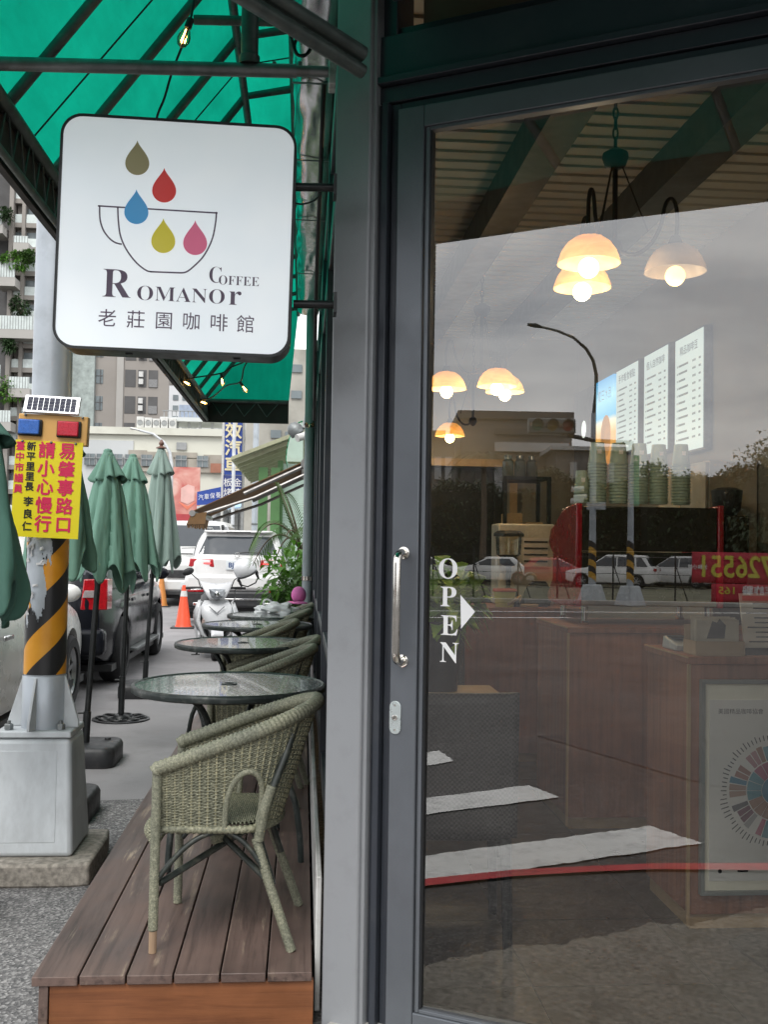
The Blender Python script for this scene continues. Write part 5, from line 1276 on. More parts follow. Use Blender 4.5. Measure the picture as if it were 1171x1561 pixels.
for sg in (-1, 1):
    mb = MB(); mb.sphere((sg * 0.152, -0.215, 0.475), 0.06, 14, 8, (0.5, 0.5, 1.1)); mb.build('indicator', pm('indicator_lens', (0.40, 0.30, 0.27), 0.15, 0.1, 0.3, 40, coat=0.6), sct, local=True, smooth=70)
    mb = MB(); mb.tube([(sg * 0.12, -0.05, 0.90), (sg * 0.30, 0.0, 0.90), (sg * 0.375, 0.03, 0.895)], 0.017, 10); mb.build('grip', M['black_plastic'], sct, local=True, smooth=50)
    mb = MB(); mb.tube([(sg * 0.20, -0.03, 0.92), (sg * 0.225, -0.05, 1.0), (sg * 0.31, -0.06, 1.075)], 0.007, 8); st_ = mb.build('mirror_stem', M['black_plastic'], sct, local=True, smooth=50)
    mb = MB(); mb.sphere((sg * 0.355, -0.065, 1.105), 0.075, 16, 10, (1.0, 0.35, 0.62)); mb.xf(Mx.Translation(V((sg * 0.355, -0.065, 1.105))) @ Mx.Rotation(-sg * R(-22), 4, 'Y') @ Mx.Translation(V((-sg * 0.355, 0.065, -1.105)))); mb.build('mirror', M['black_plastic'], st_, local=True, smooth=70)
    mb = MB(); mb.tube([(sg * 0.19, -0.07, 0.885), (sg * 0.32, -0.065, 0.88)], 0.006, 6); mb.build('brake_lever', M['chrome'], sct, local=True)
    mb = MB(); loft(mb, [(sg * 0.19, 0.15, 0.22, 0.03, 0.30, 3), (sg * 0.205, 0.2, 0.32, 0.04, 0.38, 3), (sg * 0.19, 0.62, 0.5, 0.06, 0.50, 3), (sg * 0.15, 0.72, 0.64, 0.06, 0.42, 3), (sg * 0.12, 0.75, 0.70, 0.04, 0.34, 3)], 20); mb.build('side_fairing', sw, sct, local=True, smooth=50)
    mb = MB(); mb.tube([(sg * 0.20, -0.12, 0.66), (sg * 0.225, -0.17, 0.5), (sg * 0.17, -0.19, 0.33), (sg * 0.10, -0.17, 0.27)], [0.02, 0.03, 0.026, 0.012], 10); mb.build('shield_trim', M['chrome'] if sg > 0 else sw, sct, local=True, smooth=50)
mb = MB(); loft(mb, [(0, 0.68, 0.70, 0.16, 0.42, 3), (0, 0.70, 0.76, 0.15, 0.42, 3), (0, 0.72, 0.79, 0.11, 0.36, 2.6)], 24); mb.build('seat', M['black_plastic'], sct, local=True, smooth=50)
mb = MB(); mb.box(-0.16, 0.16, -0.08, 0.4, 0.26, 0.32); mb.build('footboard', M['black_plastic'], sct, local=True, bevel=0.02)
for yw, nm in ((-0.24, 0), (1.02, 1)):
    wheel(sct, 0, yw, 0.235, 0.11, 5)
mb = MB(); mb.grid(lambda u, v: (0.075 * math.cos(PI * v) , -0.24 - 0.27 * math.cos(R(200 - 175 * u) - PI / 2 + PI / 2) * 1.0, 0.235 + 0.265 * math.sin(R(15 + 150 * u)) + 0.02 * math.sin(PI * v)), 16, 8); mb.build('front_fender', sw, sct, local=True, smooth=60, solid=0.005)
for sg in (-1, 1):
    mb = MB(); mb.tube([(sg * 0.08, -0.15, 0.42), (sg * 0.075, -0.24, 0.235)], 0.02, 8); mb.build('fork', M['black_metal'], sct, local=True, smooth=50)
mb = MB(); mb.tube([(-0.1, 0.45, 0.28), (-0.22, 0.42, 0.0)], 0.012, 8); mb.tube([(-0.17, 0.42, 0.006), (-0.28, 0.42, 0.006)], 0.012, 8); mb.build('side_stand', M['black_metal'], sct, local=True)
mb = MB(); mb.tube([(0.24, -0.04, 0.89), (0.23, -0.1, 0.75), (0.19, -0.1, 0.62)], 0.006, 6); mb.build('brake_cable', M['cable'], sct, local=True)
hp = atY(373, 868, 13.35)
hel = thing('helmet', 'white open helmet hanging tilted on the scooter mirror', 'helmet', tuple(hp), rot=(R(12), R(-24), R(10)))
mb = MB(); mb.grid(lambda u, v: (0.135 * math.sin(PI * (0.02 + 0.62 * v)) * math.cos(2 * PI * u), 0.15 * math.sin(PI * (0.02 + 0.62 * v)) * math.sin(2 * PI * u), 0.145 * math.cos(PI * (0.02 + 0.62 * v)) - (0.05 if v > .85 and math.sin(2 * PI * u) > -0.3 else 0)), 32, 18, cu=True); mb.build('shell', sw, hel, local=True, smooth=80, solid=0.008)
mb = MB(); mb.tube([(0.132 * math.cos(2 * PI * i / 32), 0.147 * math.sin(2 * PI * i / 32), -0.055 - (0.048 if math.sin(2 * PI * i / 32) > -0.3 else 0)) for i in range(32)], 0.013, 8, closed=True); mb.build('trim', M['black_plastic'], hel, local=True, smooth=60)
for sg in (-1, 1):
    mb = MB(); mb.sphere((sg * 0.118, 0.0, -0.13), 0.06, 12, 8, (0.3, 1.0, 1.1)); mb.build('ear_pad', M['black_plastic'], hel, local=True, smooth=60)
mb = MB(); mb.tube([(0.115, 0, -0.17), (0.06, -0.03, -0.21), (-0.05, -0.03, -0.215), (-0.115, 0, -0.17)], 0.008, 6); mb.build('chin_strap', M['black_plastic'], hel, local=True)

# ------------------------------------------------------------------ greenery beyond the terrace
M['palm_leaf'] = pm('palm_leaf', (0.065, 0.135, 0.030), 0.45, 0, 0.35, 8, trans=0.3); M['leaf_mid'] = pm('mid_green_leaf', (0.085, 0.165, 0.045), 0.45, 0, 0.35, 7, trans=0.3); M['leaf_dark'] = pm('dark_green_leaf', (0.035, 0.075, 0.025), 0.5, 0, 0.35, 7, trans=0.2)
M['bark'] = pm('bark', (0.12, 0.09, 0.06), 0.85, 0, 0.3, 12, bump=0.6, bs=40)
def frond(mb, stem, base, d, L, rise, droop, n=24, w=0.30):
    d = V(d).normalized(); P = []
    for i in range(n + 1):
        t = i / n; P.append(V(base) + d * L * t * (1 - 0.1 * t) + V((0, 0, rise * t - droop * t * t)))
    stem.tube(P, [0.014 * (1 - 0.8 * i / n) + 0.002 for i in range(n + 1)], 6)
    for i in range(3, n):
        t = i / n; tg = (P[i + 1] - P[i]).normalized(); sd = tg.cross(V((0, 0, 1))).normalized(); ll = w * math.sin(PI * min(1, 0.18 + 0.82 * t)) ** 0.6 + 0.05
        for sg in (-1, 1): leaf(mb, P[i], sd * sg + tg * 0.75 + V((0, 0, 0.12)), ll, w * 0.055, 0.34)
palm = thing('palm', 'young palm with arching feathery fronds by the terrace end', 'palm', (0.0, 12.6, 0))
stem, lf = MB(), MB()
stem.tube([(0.0, 12.6, 0), (-0.02, 12.6, 1.43)], [0.07, 0.05], 10)
cb0 = (-0.02, 12.6, 1.40)
for d, L, ri, dr in (((-1, -0.15, 0), 0.68, 1.25, 1.25), ((-0.6, -0.6, 0), 0.5, 0.75, 0.95), ((-0.35, 0.1, 0), 0.35, 1.0, 0.2), ((-0.9, 0.5, 0), 0.75, 0.9, 1.1), ((0.5, -0.5, 0), 0.7, 1.0, 0.5), ((0.3, 0.6, 0), 0.7, 1.2, 0.4), ((-0.35, -0.9, 0), 0.55, 0.75, 0.6), ((-0.3, -0.3, 0), 0.3, 0.95, 0.3)):
    frond(lf, stem, cb0, d, L, ri, dr)
stem.build('stem', M['bark'], palm, smooth=60); lf.build('fronds', M['palm_leaf'], palm, kind='stuff')
def bush(name, label, c, rad, n, L, w, m, seed, cat='shrub', stems=7, group=None):
    rnd = random.Random(seed); c = V(c); t = thing(name, label, cat, (c.x, c.y, max(0, c.z - rad[2])), group=group)
    sm, lf = MB(), MB(); cl = [V((rnd.gauss(0, 0.5), rnd.gauss(0, 0.5), rnd.uniform(-0.9, 0.8))) for _ in range(14)]
    for k in range(stems):
        q = rnd.choice(cl); sm.tube([(c.x + rnd.uniform(-.05, .05), c.y + rnd.uniform(-.05, .05), c.z - rad[2]), (c.x + q.x * rad[0] * 0.4, c.y + q.y * rad[1] * 0.4, c.z - rad[2] * 0.3), (c.x + q.x * rad[0] * 0.8, c.y + q.y * rad[1] * 0.8, c.z + q.z * rad[2] * 0.8)], [0.012 * rad[2] + 0.004, 0.008 * rad[2] + 0.003, 0.003], 6)
    for i in range(n):
        q = rnd.choice(cl); o = V((rnd.gauss(0, 0.33), rnd.gauss(0, 0.33), rnd.gauss(0, 0.3))); p = q + o
        if p.length > 1.25: p *= 1.25 / p.length
        d = (p * 0.7 + V((rnd.gauss(0, .6), rnd.gauss(0, .6), rnd.gauss(0.1, .5))))
        leaf(lf, c + V((p.x * rad[0], p.y * rad[1], p.z * rad[2])), d, L * rnd.uniform(0.6, 1.25), w * rnd.uniform(0.7, 1.2), 0.3)
    sm.build('stems', M['bark'], t, smooth=60); lf.build('foliage', m, t, kind='stuff')
    return t
bush('shrub', 'pale green broad leaved shrub under the palm beside the drain pipe', (-0.16, 11.8, 1.12), (0.25, 0.3, 0.27), 420, 0.17, 0.065, M['leaf_bright'], 5)
bush('shrub', 'darker green low shrub below the pale one beside the drain pipe', (-0.08, 11.6, 0.62), (0.20, 0.3, 0.50), 520, 0.15, 0.045, M['leaf_mid'], 6)

# ------------------------------------------------------------------ street side shops beyond the cafe
M['shop_green'] = pm('green_shop_paint', (0.075, 0.18, 0.06), 0.6, 0, 0.12, 3, dirt=(0.06, 0.1, 0.05), da=0.5); M['shop_pale'] = pm('pale_green_sheet', (0.42, 0.55, 0.47), 0.6, 0, 0.1, 3, dirt=(0.25, 0.25, 0.2), da=0.5)
M['eave'] = pm('olive_eave', (0.36, 0.37, 0.24), 0.7, 0, 0.15, 3, dirt=(0.15, 0.13, 0.1), da=0.6); M['awn_brown'] = pm('brown_awning_cloth', (0.22, 0.125, 0.055), 0.8, 0, 0.15, 5, trans=0.25); M['alu'] = pm('awning_aluminium', (0.30, 0.29, 0.28), 0.4, 0.6, 0.15, 6)
ra = thing('retractable_awning', 'brown retractable awning with a fringed valance sloping out over the lane', 'awning', (0.02, 14.2, 2.5))
w_, o_ = V((0.02, 14.0, 2.58)), atY(293, 780, 14.0); 
mb = MB(); dy = V((0, 2.6, 0)); mb.hexa([w_, o_, o_ + dy, w_ + dy] + [p + V((0, 0, 0.012)) for p in (w_, o_, o_ + dy, w_ + dy)]); mb.build('canvas', M['awn_brown'], ra)
mb = MB(); mb.tube([o_ + V((0, -0.03, -0.02)), o_ + V((0, 2.63, -0.02))], 0.042, 14); mb.build('front_bar', M['alu'], ra, smooth=40)
mb = MB(); mb.tube([w_ + V((0, -0.02, -0.03)), w_ + V((0, 2.62, -0.03))], 0.07, 14); mb.build('roller', M['alu'], ra, smooth=40)
n = 14; mb = MB(); a_ = o_ + V((-0.01, -0.02, -0.03))
mb.grid(lambda u, v: a_ + V((-0.06 * v + 0.03 * math.sin(8 * u) * v + 0.22 * v * 0, 2.64 * u, -(0.14 + 0.04 * abs(math.sin(PI * 9 * u))) * v)), 54, 3); mb.build('valance', M['awn_brown'], ra, solid=0.006)
mb = MB()
for i in range(8): mb.box(a_.x - 0.05 + i * 0.028, a_.x - 0.04 + i * 0.028, 13.99, 14.0, a_.z - 0.19, a_.z - 0.1)
mb.add([a_ + V((-0.06, 0, -0.14)), a_ + V((0.18, 0, -0.13)), a_ + V((0.2, 0, 0.03)), a_ + V((0.01, 0, 0.0))], [(0, 1, 2, 3)]); mb.build('side_flap', M['awn_brown'], ra)
for yy_ in (14.05, 16.4):
    e_ = o_ + V((0.06, yy_ - 14, -0.05)); s_ = V((0.0, yy_, 2.40)); k_2 = (e_ + s_) / 2 + V((0.05, 0.0, -0.03))
    mb = MB(); mb.tube([s_, k_2, e_], 0.022, 8); mb.build('folding_arm', M['alu'], ra, smooth=40)
    mb = MB(); mb.tube([w_.lerp(o_, 0.02) + V((0, yy_ - 14, -0.05)), w_.lerp(o_, 0.55) + V((0, yy_ - 14, -0.06))], 0.03, 8); mb.build('support_bar', M['alu'], ra, smooth=40)
gs = thing('green_shop', 'small green timber shop with olive eaves past the brown awning', 'building', (0.2, 20, 0))
mb = MB(); mb.box(-0.45, 6, 20.0, 26, 0, 3.0); mb.build('wall', M['shop_pale'], gs)
for i in range(5):
    mb = MB(); mb.box(-0.50, -0.40, 19.9 + i * 1.4, 20.02 + i * 1.4, 0, 3.05); mb.build('post', M['shop_green'], gs)
for x in (-0.85, -0.62):
    mb = MB(); mb.box(x, x + 0.17, 19.7, 19.85, 0, 2.9); mb.build('post', M['shop_green'], gs)
mb = MB(); mb.hexa([V((-1.35, 19.4, 3.0)), V((0.2, 19.4, 3.62)), V((0.2, 26, 3.62)), V((-1.35, 26, 3.0)), V((-1.35, 19.4, 3.06)), V((0.2, 19.4, 3.70)), V((0.2, 26, 3.70)), V((-1.35, 26, 3.06))]); rf = mb.build('roof', M['eave'], gs)
for i in range(8):
    y = 19.6 + i * 0.85; mb = MB(); mb.hexa([V((-1.3, y, 2.93)), V((0.1, y, 3.49)), V((0.1, y + 0.07, 3.49)), V((-1.3, y + 0.07, 2.93)), V((-1.3, y, 3.0)), V((0.1, y, 3.575)), V((0.1, y + 0.07, 3.575)), V((-1.3, y + 0.07, 3.0))]); mb.build('rafter', M['eave'], rf)
da = thing('dome_awning', 'ribbed green half dome canopy on the wall above the brown awning', 'awning', (-0.05, 15.9, 3.1))
for i in range(9):
    a0_, a1_ = PI / 2 * i / 9, PI / 2 * (i + 0.85) / 9
    mb = MB(); mb.grid(lambda u, v: (-0.03 - 0.25 * math.cos(a0_ + (a1_ - a0_) * v), 15.9 + 1.4 * u, 2.72 + 0.62 * math.sin(a0_ + (a1_ - a0_) * v)), 6, 3); mb.build('rib', pm('canopy_green', (0.03, 0.27, 0.13), 0.6, 0, 0.1, 5) if i == 0 else bpy.data.materials['canopy_green'], da, smooth=60, solid=0.01)
mb = MB(); mb.prism([(-0.02, 2.72)] + [(-0.03 - 0.24 * math.cos(PI / 2 * i / 10), 2.72 + 0.60 * math.sin(PI / 2 * i / 10)) for i in range(11)], 0, 0.02, Mx.Translation(V((0, 15.92, 0))) @ FACE); mb.build('end_panel', M['shop_pale'], da)
wl = thing('wall_lamp', 'pale floodlight on a short arm at the wall above the green canopy', 'floodlight', (-0.05, 13.0, 3.0))
q = atY(449, 654, 13.0); mb = MB(); mb.lathe([(0.09, -0.08), (0.10, 0.0), (0.06, 0.07), (0, 0.09)], 16, M=Mx.Translation(q) @ Mx.Rotation(R(-35), 4, 'Y')); mb.build('lamp_head', M['zinc'], wl, smooth=50)
mb = MB(); mb.tube([q, q + V((0.12, 0, 0.02)), q + V((0.16, 0, 0.22))], 0.03, 8); mb.build('lamp_arm', M['zinc'], wl, smooth=50)
cam_ = thing('security_camera', 'small white bullet camera on the wall just above the brown awning', 'camera', (-0.1, 12.4, 2.6))
q = atY(462, 665, 12.4); mb = MB(); mb.tube([q + V((-0.07, -0.05, -0.03)), q + V((0.08, 0.05, 0.03))], 0.045, 12); mb.build('camera_body', M['white_trim'], cam_, smooth=40); mb = MB(); mb.tube([q, q + V((0.06, 0, 0.1))], 0.018, 8); mb.build('camera_mount', M['white_trim'], cam_)
for px, Y, r_, zt_, lb in ((355, 33, 0.055, 7.0, 'thin white utility pole in front of the blue vertical sign'), (388, 30, 0.082, 7.5, 'thicker pale utility pole right of the blue vertical sign')):
    t = thing('utility_pole', lb, 'utility pole', ((px - 462) * Y / 1600, Y, 0)); mb = MB(); x = (px - 462) * Y / 1600; mb.tube([(x, Y, 0), (x, Y, zt_)], r_, 14); mb.build('shaft', M['pole_grey'] if px > 370 else pm('pale_pole', (0.6, 0.62, 0.64), 0.5), t, smooth=40)
    mb = MB(); mb.lathe([(r_ + 0.002, 2.0), (r_ + 0.012, 2.0), (r_ + 0.012, 2.05), (r_ + 0.002, 2.05)], 14, (x, Y, 0)); mb.build('band', M['zinc'], t)

# far shopfronts and the long pale building across the end of the street
def fx(px, Y): return (px - 462) * Y / 1600
def fz(py, Y, px=300): return H + (828 + (px - 300) * 0.0148 * 0 - py) * Y / 1600
M['cream'] = pm('cream_render', (0.62, 0.62, 0.54), 0.85, 0, 0.06, 0.3, dirt=(0.4, 0.39, 0.33), da=0.5, ds=0.4); M['brick_grey'] = pm('grey_brown_brick', (0.36, 0.33, 0.28), 0.85, 0, 0.2, 1.2); M['pale_wall'] = pm('pale_blue_grey_wall', (0.55, 0.57, 0.57), 0.85, 0, 0.08, 0.3)
M['win_far'] = pm('far_window_glass', (0.16, 0.19, 0.20), 0.15, 0, 0.2, 1); M['frame_far'] = pm('far_window_frame', (0.30, 0.31, 0.31), 0.6); M['brick_red'] = pm('red_brick_infill', (0.33, 0.15, 0.10), 0.85, 0, 0.2, 2)
Y0 = 60.0
lb_ = thing('long_pale_building', 'long low cream building with stepped brick patches closing the street end', 'building', (fx(280, Y0), Y0, 0))
mb = MB(); mb.box(fx(60, Y0), fx(480, Y0), Y0, Y0 + 12, 0, fz(664, Y0)); mb.build('wall', M['cream'], lb_)
mb = MB(); mb.box(fx(60, Y0), fx(205, Y0), Y0 - 0.08, Y0 - 0.002, 0, fz(676, Y0)); mb.build('side_panel', M['pale_wall'], lb_)
mb = MB(); mb.box(fx(60, Y0) - 0.1, fx(480, Y0) + 0.1, Y0 - 0.25, Y0 - 0.01, fz(664, Y0) - 0.1, fz(664, Y0) + 0.3); mb.build('parapet', M['cream'], lb_)
for x0, x1, yt, yb in ((198, 225, 690, 702), (205, 265, 700, 716), (225, 300, 692, 700), (240, 310, 702, 718), (310, 345, 695, 718), (205, 350, 716.2, 722), (345, 430, 700, 722)):
    mb = MB(); d = random.uniform(0.10, 0.2); mb.box(fx(x0, Y0), fx(x1, Y0), Y0 - d, Y0 - 0.01, fz(yb, Y0), fz(yt, Y0)); mb.build('brick_band', M['brick_grey'], lb_)
for i, px in enumerate((142, 160, 182, 202, 226, 277, 309, 383, 410)):
    mb = MB(); mb.box(fx(px - 8, Y0), fx(px + 8, Y0), Y0 - 0.27, Y0 - 0.20, fz(714, Y0), fz(697, Y0)); w = mb.build('window', M['win_far'], lb_)
    mb = MB(); 
    for a, b in ((-8.5, -7.5), (-0.5, 0.5), (7.5, 8.5)): mb.box(fx(px + a, Y0), fx(px + b, Y0), Y0 - 0.32, Y0 - 0.272, fz(714, Y0), fz(697, Y0))
    mb.box(fx(px - 8.5, Y0), fx(px + 8.5, Y0), Y0 - 0.36, Y0 - 0.325, fz(704, Y0), fz(703, Y0)); mb.build('frame', M['frame_far'], w)
mb = MB(); mb.box(fx(321, Y0), fx(337, Y0), Y0 - 0.3, Y0 - 0.22, fz(722, Y0), fz(708, Y0)); mb.build('brick_infill', M['brick_red'], lb_)
mb = MB(); mb.box(fx(269, Y0), fx(284, Y0), Y0 - 0.12, Y0 - 0.02, fz(688, Y0), fz(677, Y0)); mb.build('vent_box', M['frame_far'], lb_)
for i in range(5):
    px = 214 + i * 12; t = thing('rooftop_unit', ('leftmost', 'second from the left', 'middle', 'second from the right', 'rightmost')[i] + ' white air conditioning unit in the row on the pale roof', 'air conditioner', (fx(px, 61), 61.2, fz(664, 60) + 0.3), group='air conditioning units along the pale roof')
    mb = MB(); mb.box(-0.2, 0.2, -0.25, 0.25, 0, 0.75 - 0.05 * (i % 3)); mb.build('casing', M['white_trim'], t, local=True, bevel=0.02); mb = MB(); mb.lathe([(0, 0.0), (0.16, 0.0), (0.16, 0.02)], 16, M=Mx.Translation(V((0, -0.26, 0.4))) @ Mx.Rotation(R(90), 4, 'X')); mb.build('fan', M['frame_far'], t, local=True)
rs = thing('roof_shed', 'open steel roof shed on top of the long pale building', 'shed', (fx(295, 62), 62, fz(664, 60)))
for px in (252, 268, 285, 302, 320, 338):
    mb = MB(); mb.box(fx(px, 62), fx(px, 62) + 0.14, 61.9, 62.1, fz(664, 60), fz(646, 62)); mb.build('post', M['frame_far'], rs)
mb = MB(); mb.box(fx(245, 62), fx(345, 62), 61.5, 65, fz(646, 62), fz(640, 62)); mb.build('roof', M['pale_wall'], rs)
mb = MB(); mb.box(fx(270, 62), fx(302, 62), 62.5, 65, fz(640, 62), fz(618, 62)); mb.build('cabin', pm('blue_grey_sheet', (0.28, 0.33, 0.42), 0.6), rs)
mb = MB()
for px in range(250, 345, 6): mb.box(fx(px, 62), fx(px, 62) + 0.05, 61.55, 61.6, fz(640, 62), fz(631, 62))
mb.box(fx(248, 62), fx(344, 62), 61.5, 61.65, fz(631, 62), fz(630, 62)); mb.build('railing', M['frame_far'], rs)
bb = thing('billboard', 'red and pink billboard picturing a glowing box, left of the blue signs', 'billboard', (fx(285, 56), 56, fz(795, 56)))
def bbm():
    m, nt, b = newmat('billboard_print'); vec = coords(nt, rnd=False); s = nt.nodes.new('ShaderNodeSeparateXYZ'); nt.links.new(vec, s.inputs[0])
    c = ramp(nt, noise(nt, vec, 0.9, 3, 0.5, 0.6), [(0.35, (0.46, 0.09, 0.08)), (0.55, (0.62, 0.30, 0.25)), (0.75, (0.72, 0.55, 0.48))])
    nt.links.new(c, b.inputs['Base Color']); b.inputs['Roughness'].default_value = 0.5; return m
mb = MB(); mb.box(fx(264, 56), fx(305, 56), 56, 56.15, fz(796, 56), fz(714, 56)); mb.build('panel', bbm(), bb)
for nm, pts, c in (('print', [(277, 746), (287, 740), (297, 743), (297, 764), (287, 770), (277, 766)], (0.68, 0.42, 0.38)), ('print', [(273, 766), (287, 773), (301, 765), (287, 779)], (0.72, 0.20, 0.12)), ('print', [(264.2, 785), (304.8, 785), (304.8, 795.8), (264.2, 795.8)], (0.42, 0.05, 0.06))):
    mb = MB(); mb.prism([(fx(a, 56), fz(b, 56)) for a, b in pts], 0, 0.02, Mx.Translation(V((0, 55.995, 0))) @ FACE); mb.build(nm, pm('print_%d' % len(bpy.data.materials), c, 0.6, 0, 0.15, 1.5), bb)
bs = thing('blue_vertical_sign', 'tall blue sign with cream brush characters above a smaller white lettered panel', 'shop sign', (fx(354, 44), 44, fz(757, 44)))
M['sign_blue'] = pm('sign_blue', (0.028, 0.075, 0.36), 0.5, 0, 0.08, 1); M['sign_cream'] = pm('sign_cream', (0.74, 0.66, 0.42), 0.6, var=0.05)
mb = MB(); mb.box(fx(341, 44), fx(367, 44), 44, 44.25, fz(724, 44), fz(600, 44)); mb.build('upper_panel', M['sign_blue'], bs); mb = MB(); mb.box(fx(340, 44), fx(367.5, 44), 43.95, 44.25, fz(759, 44), fz(725, 44)); mb.build('lower_panel', pm('dark_blue', (0.03, 0.05, 0.20), 0.5), bs)
SGM = lambda px, py, Y: Mx.Translation(V((fx(px, Y), Y - 0.07, fz(py, Y)))) @ FACE
for ch, py in zip('特效汽車', (626, 659, 685, 711)): text(ch, 0.72, M['sign_cream'], bs, SGM(354, py, 44), 'character', bold=0.018)
for ch, px, py in (('板', 347, 737), ('金', 361, 737), ('烤', 347, 752), ('漆', 361, 752)): text(ch, 0.38, M['white_letter'], bs, SGM(px, py, 44), 'character')
for px in (338.6, 369.4):
    mb = MB(); mb.box(fx(px, 44) - 0.05, fx(px, 44) + 0.05, 44, 44.2, 0, fz(590, 44)); mb.build('post', M['white_trim'] if px < 350 else M['frame_far'], bs)
hs = thing('blue_shop_sign', 'low wide blue sign with white characters left of the tall blue sign', 'shop sign', (fx(318, 46), 46, fz(770, 46)))
mb = MB(); mb.hexa([V((fx(301, 46), 46, fz(771, 46))), V((fx(340, 46), 46, fz(768, 46))), V((fx(340, 46), 46.2, fz(768, 46))), V((fx(301, 46), 46.2, fz(771, 46))), V((fx(301, 46), 46, fz(751, 46))), V((fx(340, 46), 46, fz(742, 46))), V((fx(340, 46), 46.2, fz(742, 46))), V((fx(301, 46), 46.2, fz(751, 46)))]); mb.build('panel', M['sign_blue'], hs)
for i, ch in enumerate('汽車保養'): text(ch, 0.27, M['white_letter'], hs, SGM(307 + i * 8.6, 760 - i * 1.4, 46), 'character', sx=0.85)
sh_ = thing('shuttered_shop', 'row of grey roller shutters beneath the blue signs at the street end', 'building', (fx(370, 50), 50, 0))
mb = MB(); mb.box(fx(300, 50), fx(420, 50), 50.3, 54, 0, fz(772, 50)); mb.build('wall', M['pale_wall'], sh_)
M['shutter'] = pm('shutter_steel', (0.40, 0.40, 0.38), 0.5, 0.3, 0.1, 2)
for i, (a, b) in enumerate(((330, 347), (349, 363), (365, 384), (388, 404))):
    mb = MB()
    for k in range(16):
        z0 = 0.05 + k * 0.19; mb.box(fx(a, 50), fx(b, 50), 50.14 + 0.03 * (k % 2), 50.29, z0, z0 + 0.185)
    mb.build('shutter', M['shutter'], sh_, kind='stuff')
mb = MB(); mb.hexa([V((fx(318, 49), 48, fz(781, 49))), V((fx(368, 49), 48, fz(776, 49))), V((fx(368, 49), 50, fz(768, 49))), V((fx(318, 49), 50, fz(772, 49)))] + [V((fx(318, 49), 48, fz(779, 49))), V((fx(368, 49), 48, fz(774, 49))), V((fx(368, 49), 50, fz(766, 49))), V((fx(318, 49), 50, fz(770, 49)))]); mb.build('shop_awning', pm('pale_blue_awning', (0.35, 0.52, 0.68), 0.7), sh_)
bd = thing('street_house', 'bare concrete house behind the green shop eaves', 'building', (fx(410, 40), 40, 0))
mb = MB(); mb.box(fx(372, 40), fx(470, 40), 40, 47, 0, fz(530, 40)); mb.build('wall', pm('bare_concrete_wall', (0.40, 0.385, 0.34), 0.9, 0, 0.2, 0.6, dirt=(0.2, 0.19, 0.16), da=0.7, ds=0.5), bd)
for px, py in ((418, 661), (440, 663), (400, 700), (448, 600), (448, 560)):
    mb = MB(); mb.box(fx(px - 8, 40), fx(px + 8, 40), 39.93, 39.99, fz(py + 6, 40), fz(py - 6, 40)); mb.build('window', M['win_far'], bd)
sl_ = thing('street_lamp', 'pale curved street lamp before the long pale building', 'street lamp', (fx(262, 40), 40, 0))
mb = MB(); mb.tube([(fx(262, 40), 40, 0), (fx(262, 40), 40, fz(710, 40)), (fx(259, 40), 40, fz(692, 40)), (fx(250, 40), 40, fz(677, 40)), (fx(234, 40), 40, fz(665, 40)), (fx(212, 40), 40, fz(659.5, 40))], [0.08, 0.07, 0.06, 0.05, 0.045, 0.04], 10); mb.build('mast', pm('pale_lamp_steel', (0.55, 0.57, 0.58), 0.5), sl_, smooth=60)
mb = MB(); mb.tube([(fx(213, 40), 40, fz(659.6, 40)), (fx(200, 40), 40, fz(657, 40))], [0.06, 0.09], 8, flat=0.5); mb.build('lamp_head', M['white_trim'], sl_, smooth=60)

# ------------------------------------------------------------------ apartment towers
YT = 138.0; ku = YT / 1600
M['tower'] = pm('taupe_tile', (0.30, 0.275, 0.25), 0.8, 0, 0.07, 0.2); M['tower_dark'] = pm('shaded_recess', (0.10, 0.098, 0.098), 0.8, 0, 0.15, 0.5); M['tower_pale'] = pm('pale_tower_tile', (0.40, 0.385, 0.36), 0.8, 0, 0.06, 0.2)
M['balc_glass'] = pm('frosted_balustrade', (0.62, 0.68, 0.66), 0.25, 0, 0.12, 1.5); M['stone_green'] = pm('green_grey_stone', (0.36, 0.41, 0.39), 0.7, 0, 0.25, 1.4)
def tx(px): return (px - 462) * ku
def tz(py): return H + (826 - py) * ku
t1 = thing('apartment_tower', 'tall taupe apartment tower with glass balconies left of the street pole', 'building', (tx(20), YT, 0))
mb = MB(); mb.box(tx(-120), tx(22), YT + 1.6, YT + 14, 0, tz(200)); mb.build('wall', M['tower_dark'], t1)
for a, b, d in ((32, 37, 0.0), (14.5, 20.5, -0.4), (-40, -34, 0), (56, 64, 0.2)):
    mb = MB(); mb.box(tx(a), tx(b), YT + d, YT + 3, 0, tz(205)); mb.build('pier', M['tower'], t1)
mb = MB(); mb.box(tx(22), tx(64), YT + 1.2, YT + 14, 0, tz(205)); mb.build('wall', M['tower'], t1)
fl = 36.5
for k in range(-3, 14):
    yb = 384 + k * fl if k >= 0 else 384 + k * fl
    if yb > 800: break
    for a, b, dp in ((37.2, 56, 0.9), (20.7, 32, 1.15)):
        if not (a < 30 and k % 2):
            mb = MB(); mb.box(tx(a), tx(b), YT + 0.9, YT + 1.19, tz(yb - 3), tz(yb - 23)); mb.build('window', M['win_far'], t1)
        mb = MB(); mb.box(tx(a), tx(b), YT + 0.2, YT + 1.19, tz(yb + 8), tz(yb + 1)); mb.build('floor_slab', M['tower'], t1)
        mb = MB(); mb.box(tx(a) + 0.05, tx(b) - 0.05, YT + 0.25, YT + 0.31, tz(yb + 0.9), tz(yb - 12)); mb.build('balustrade', M['balc_glass'], t1)
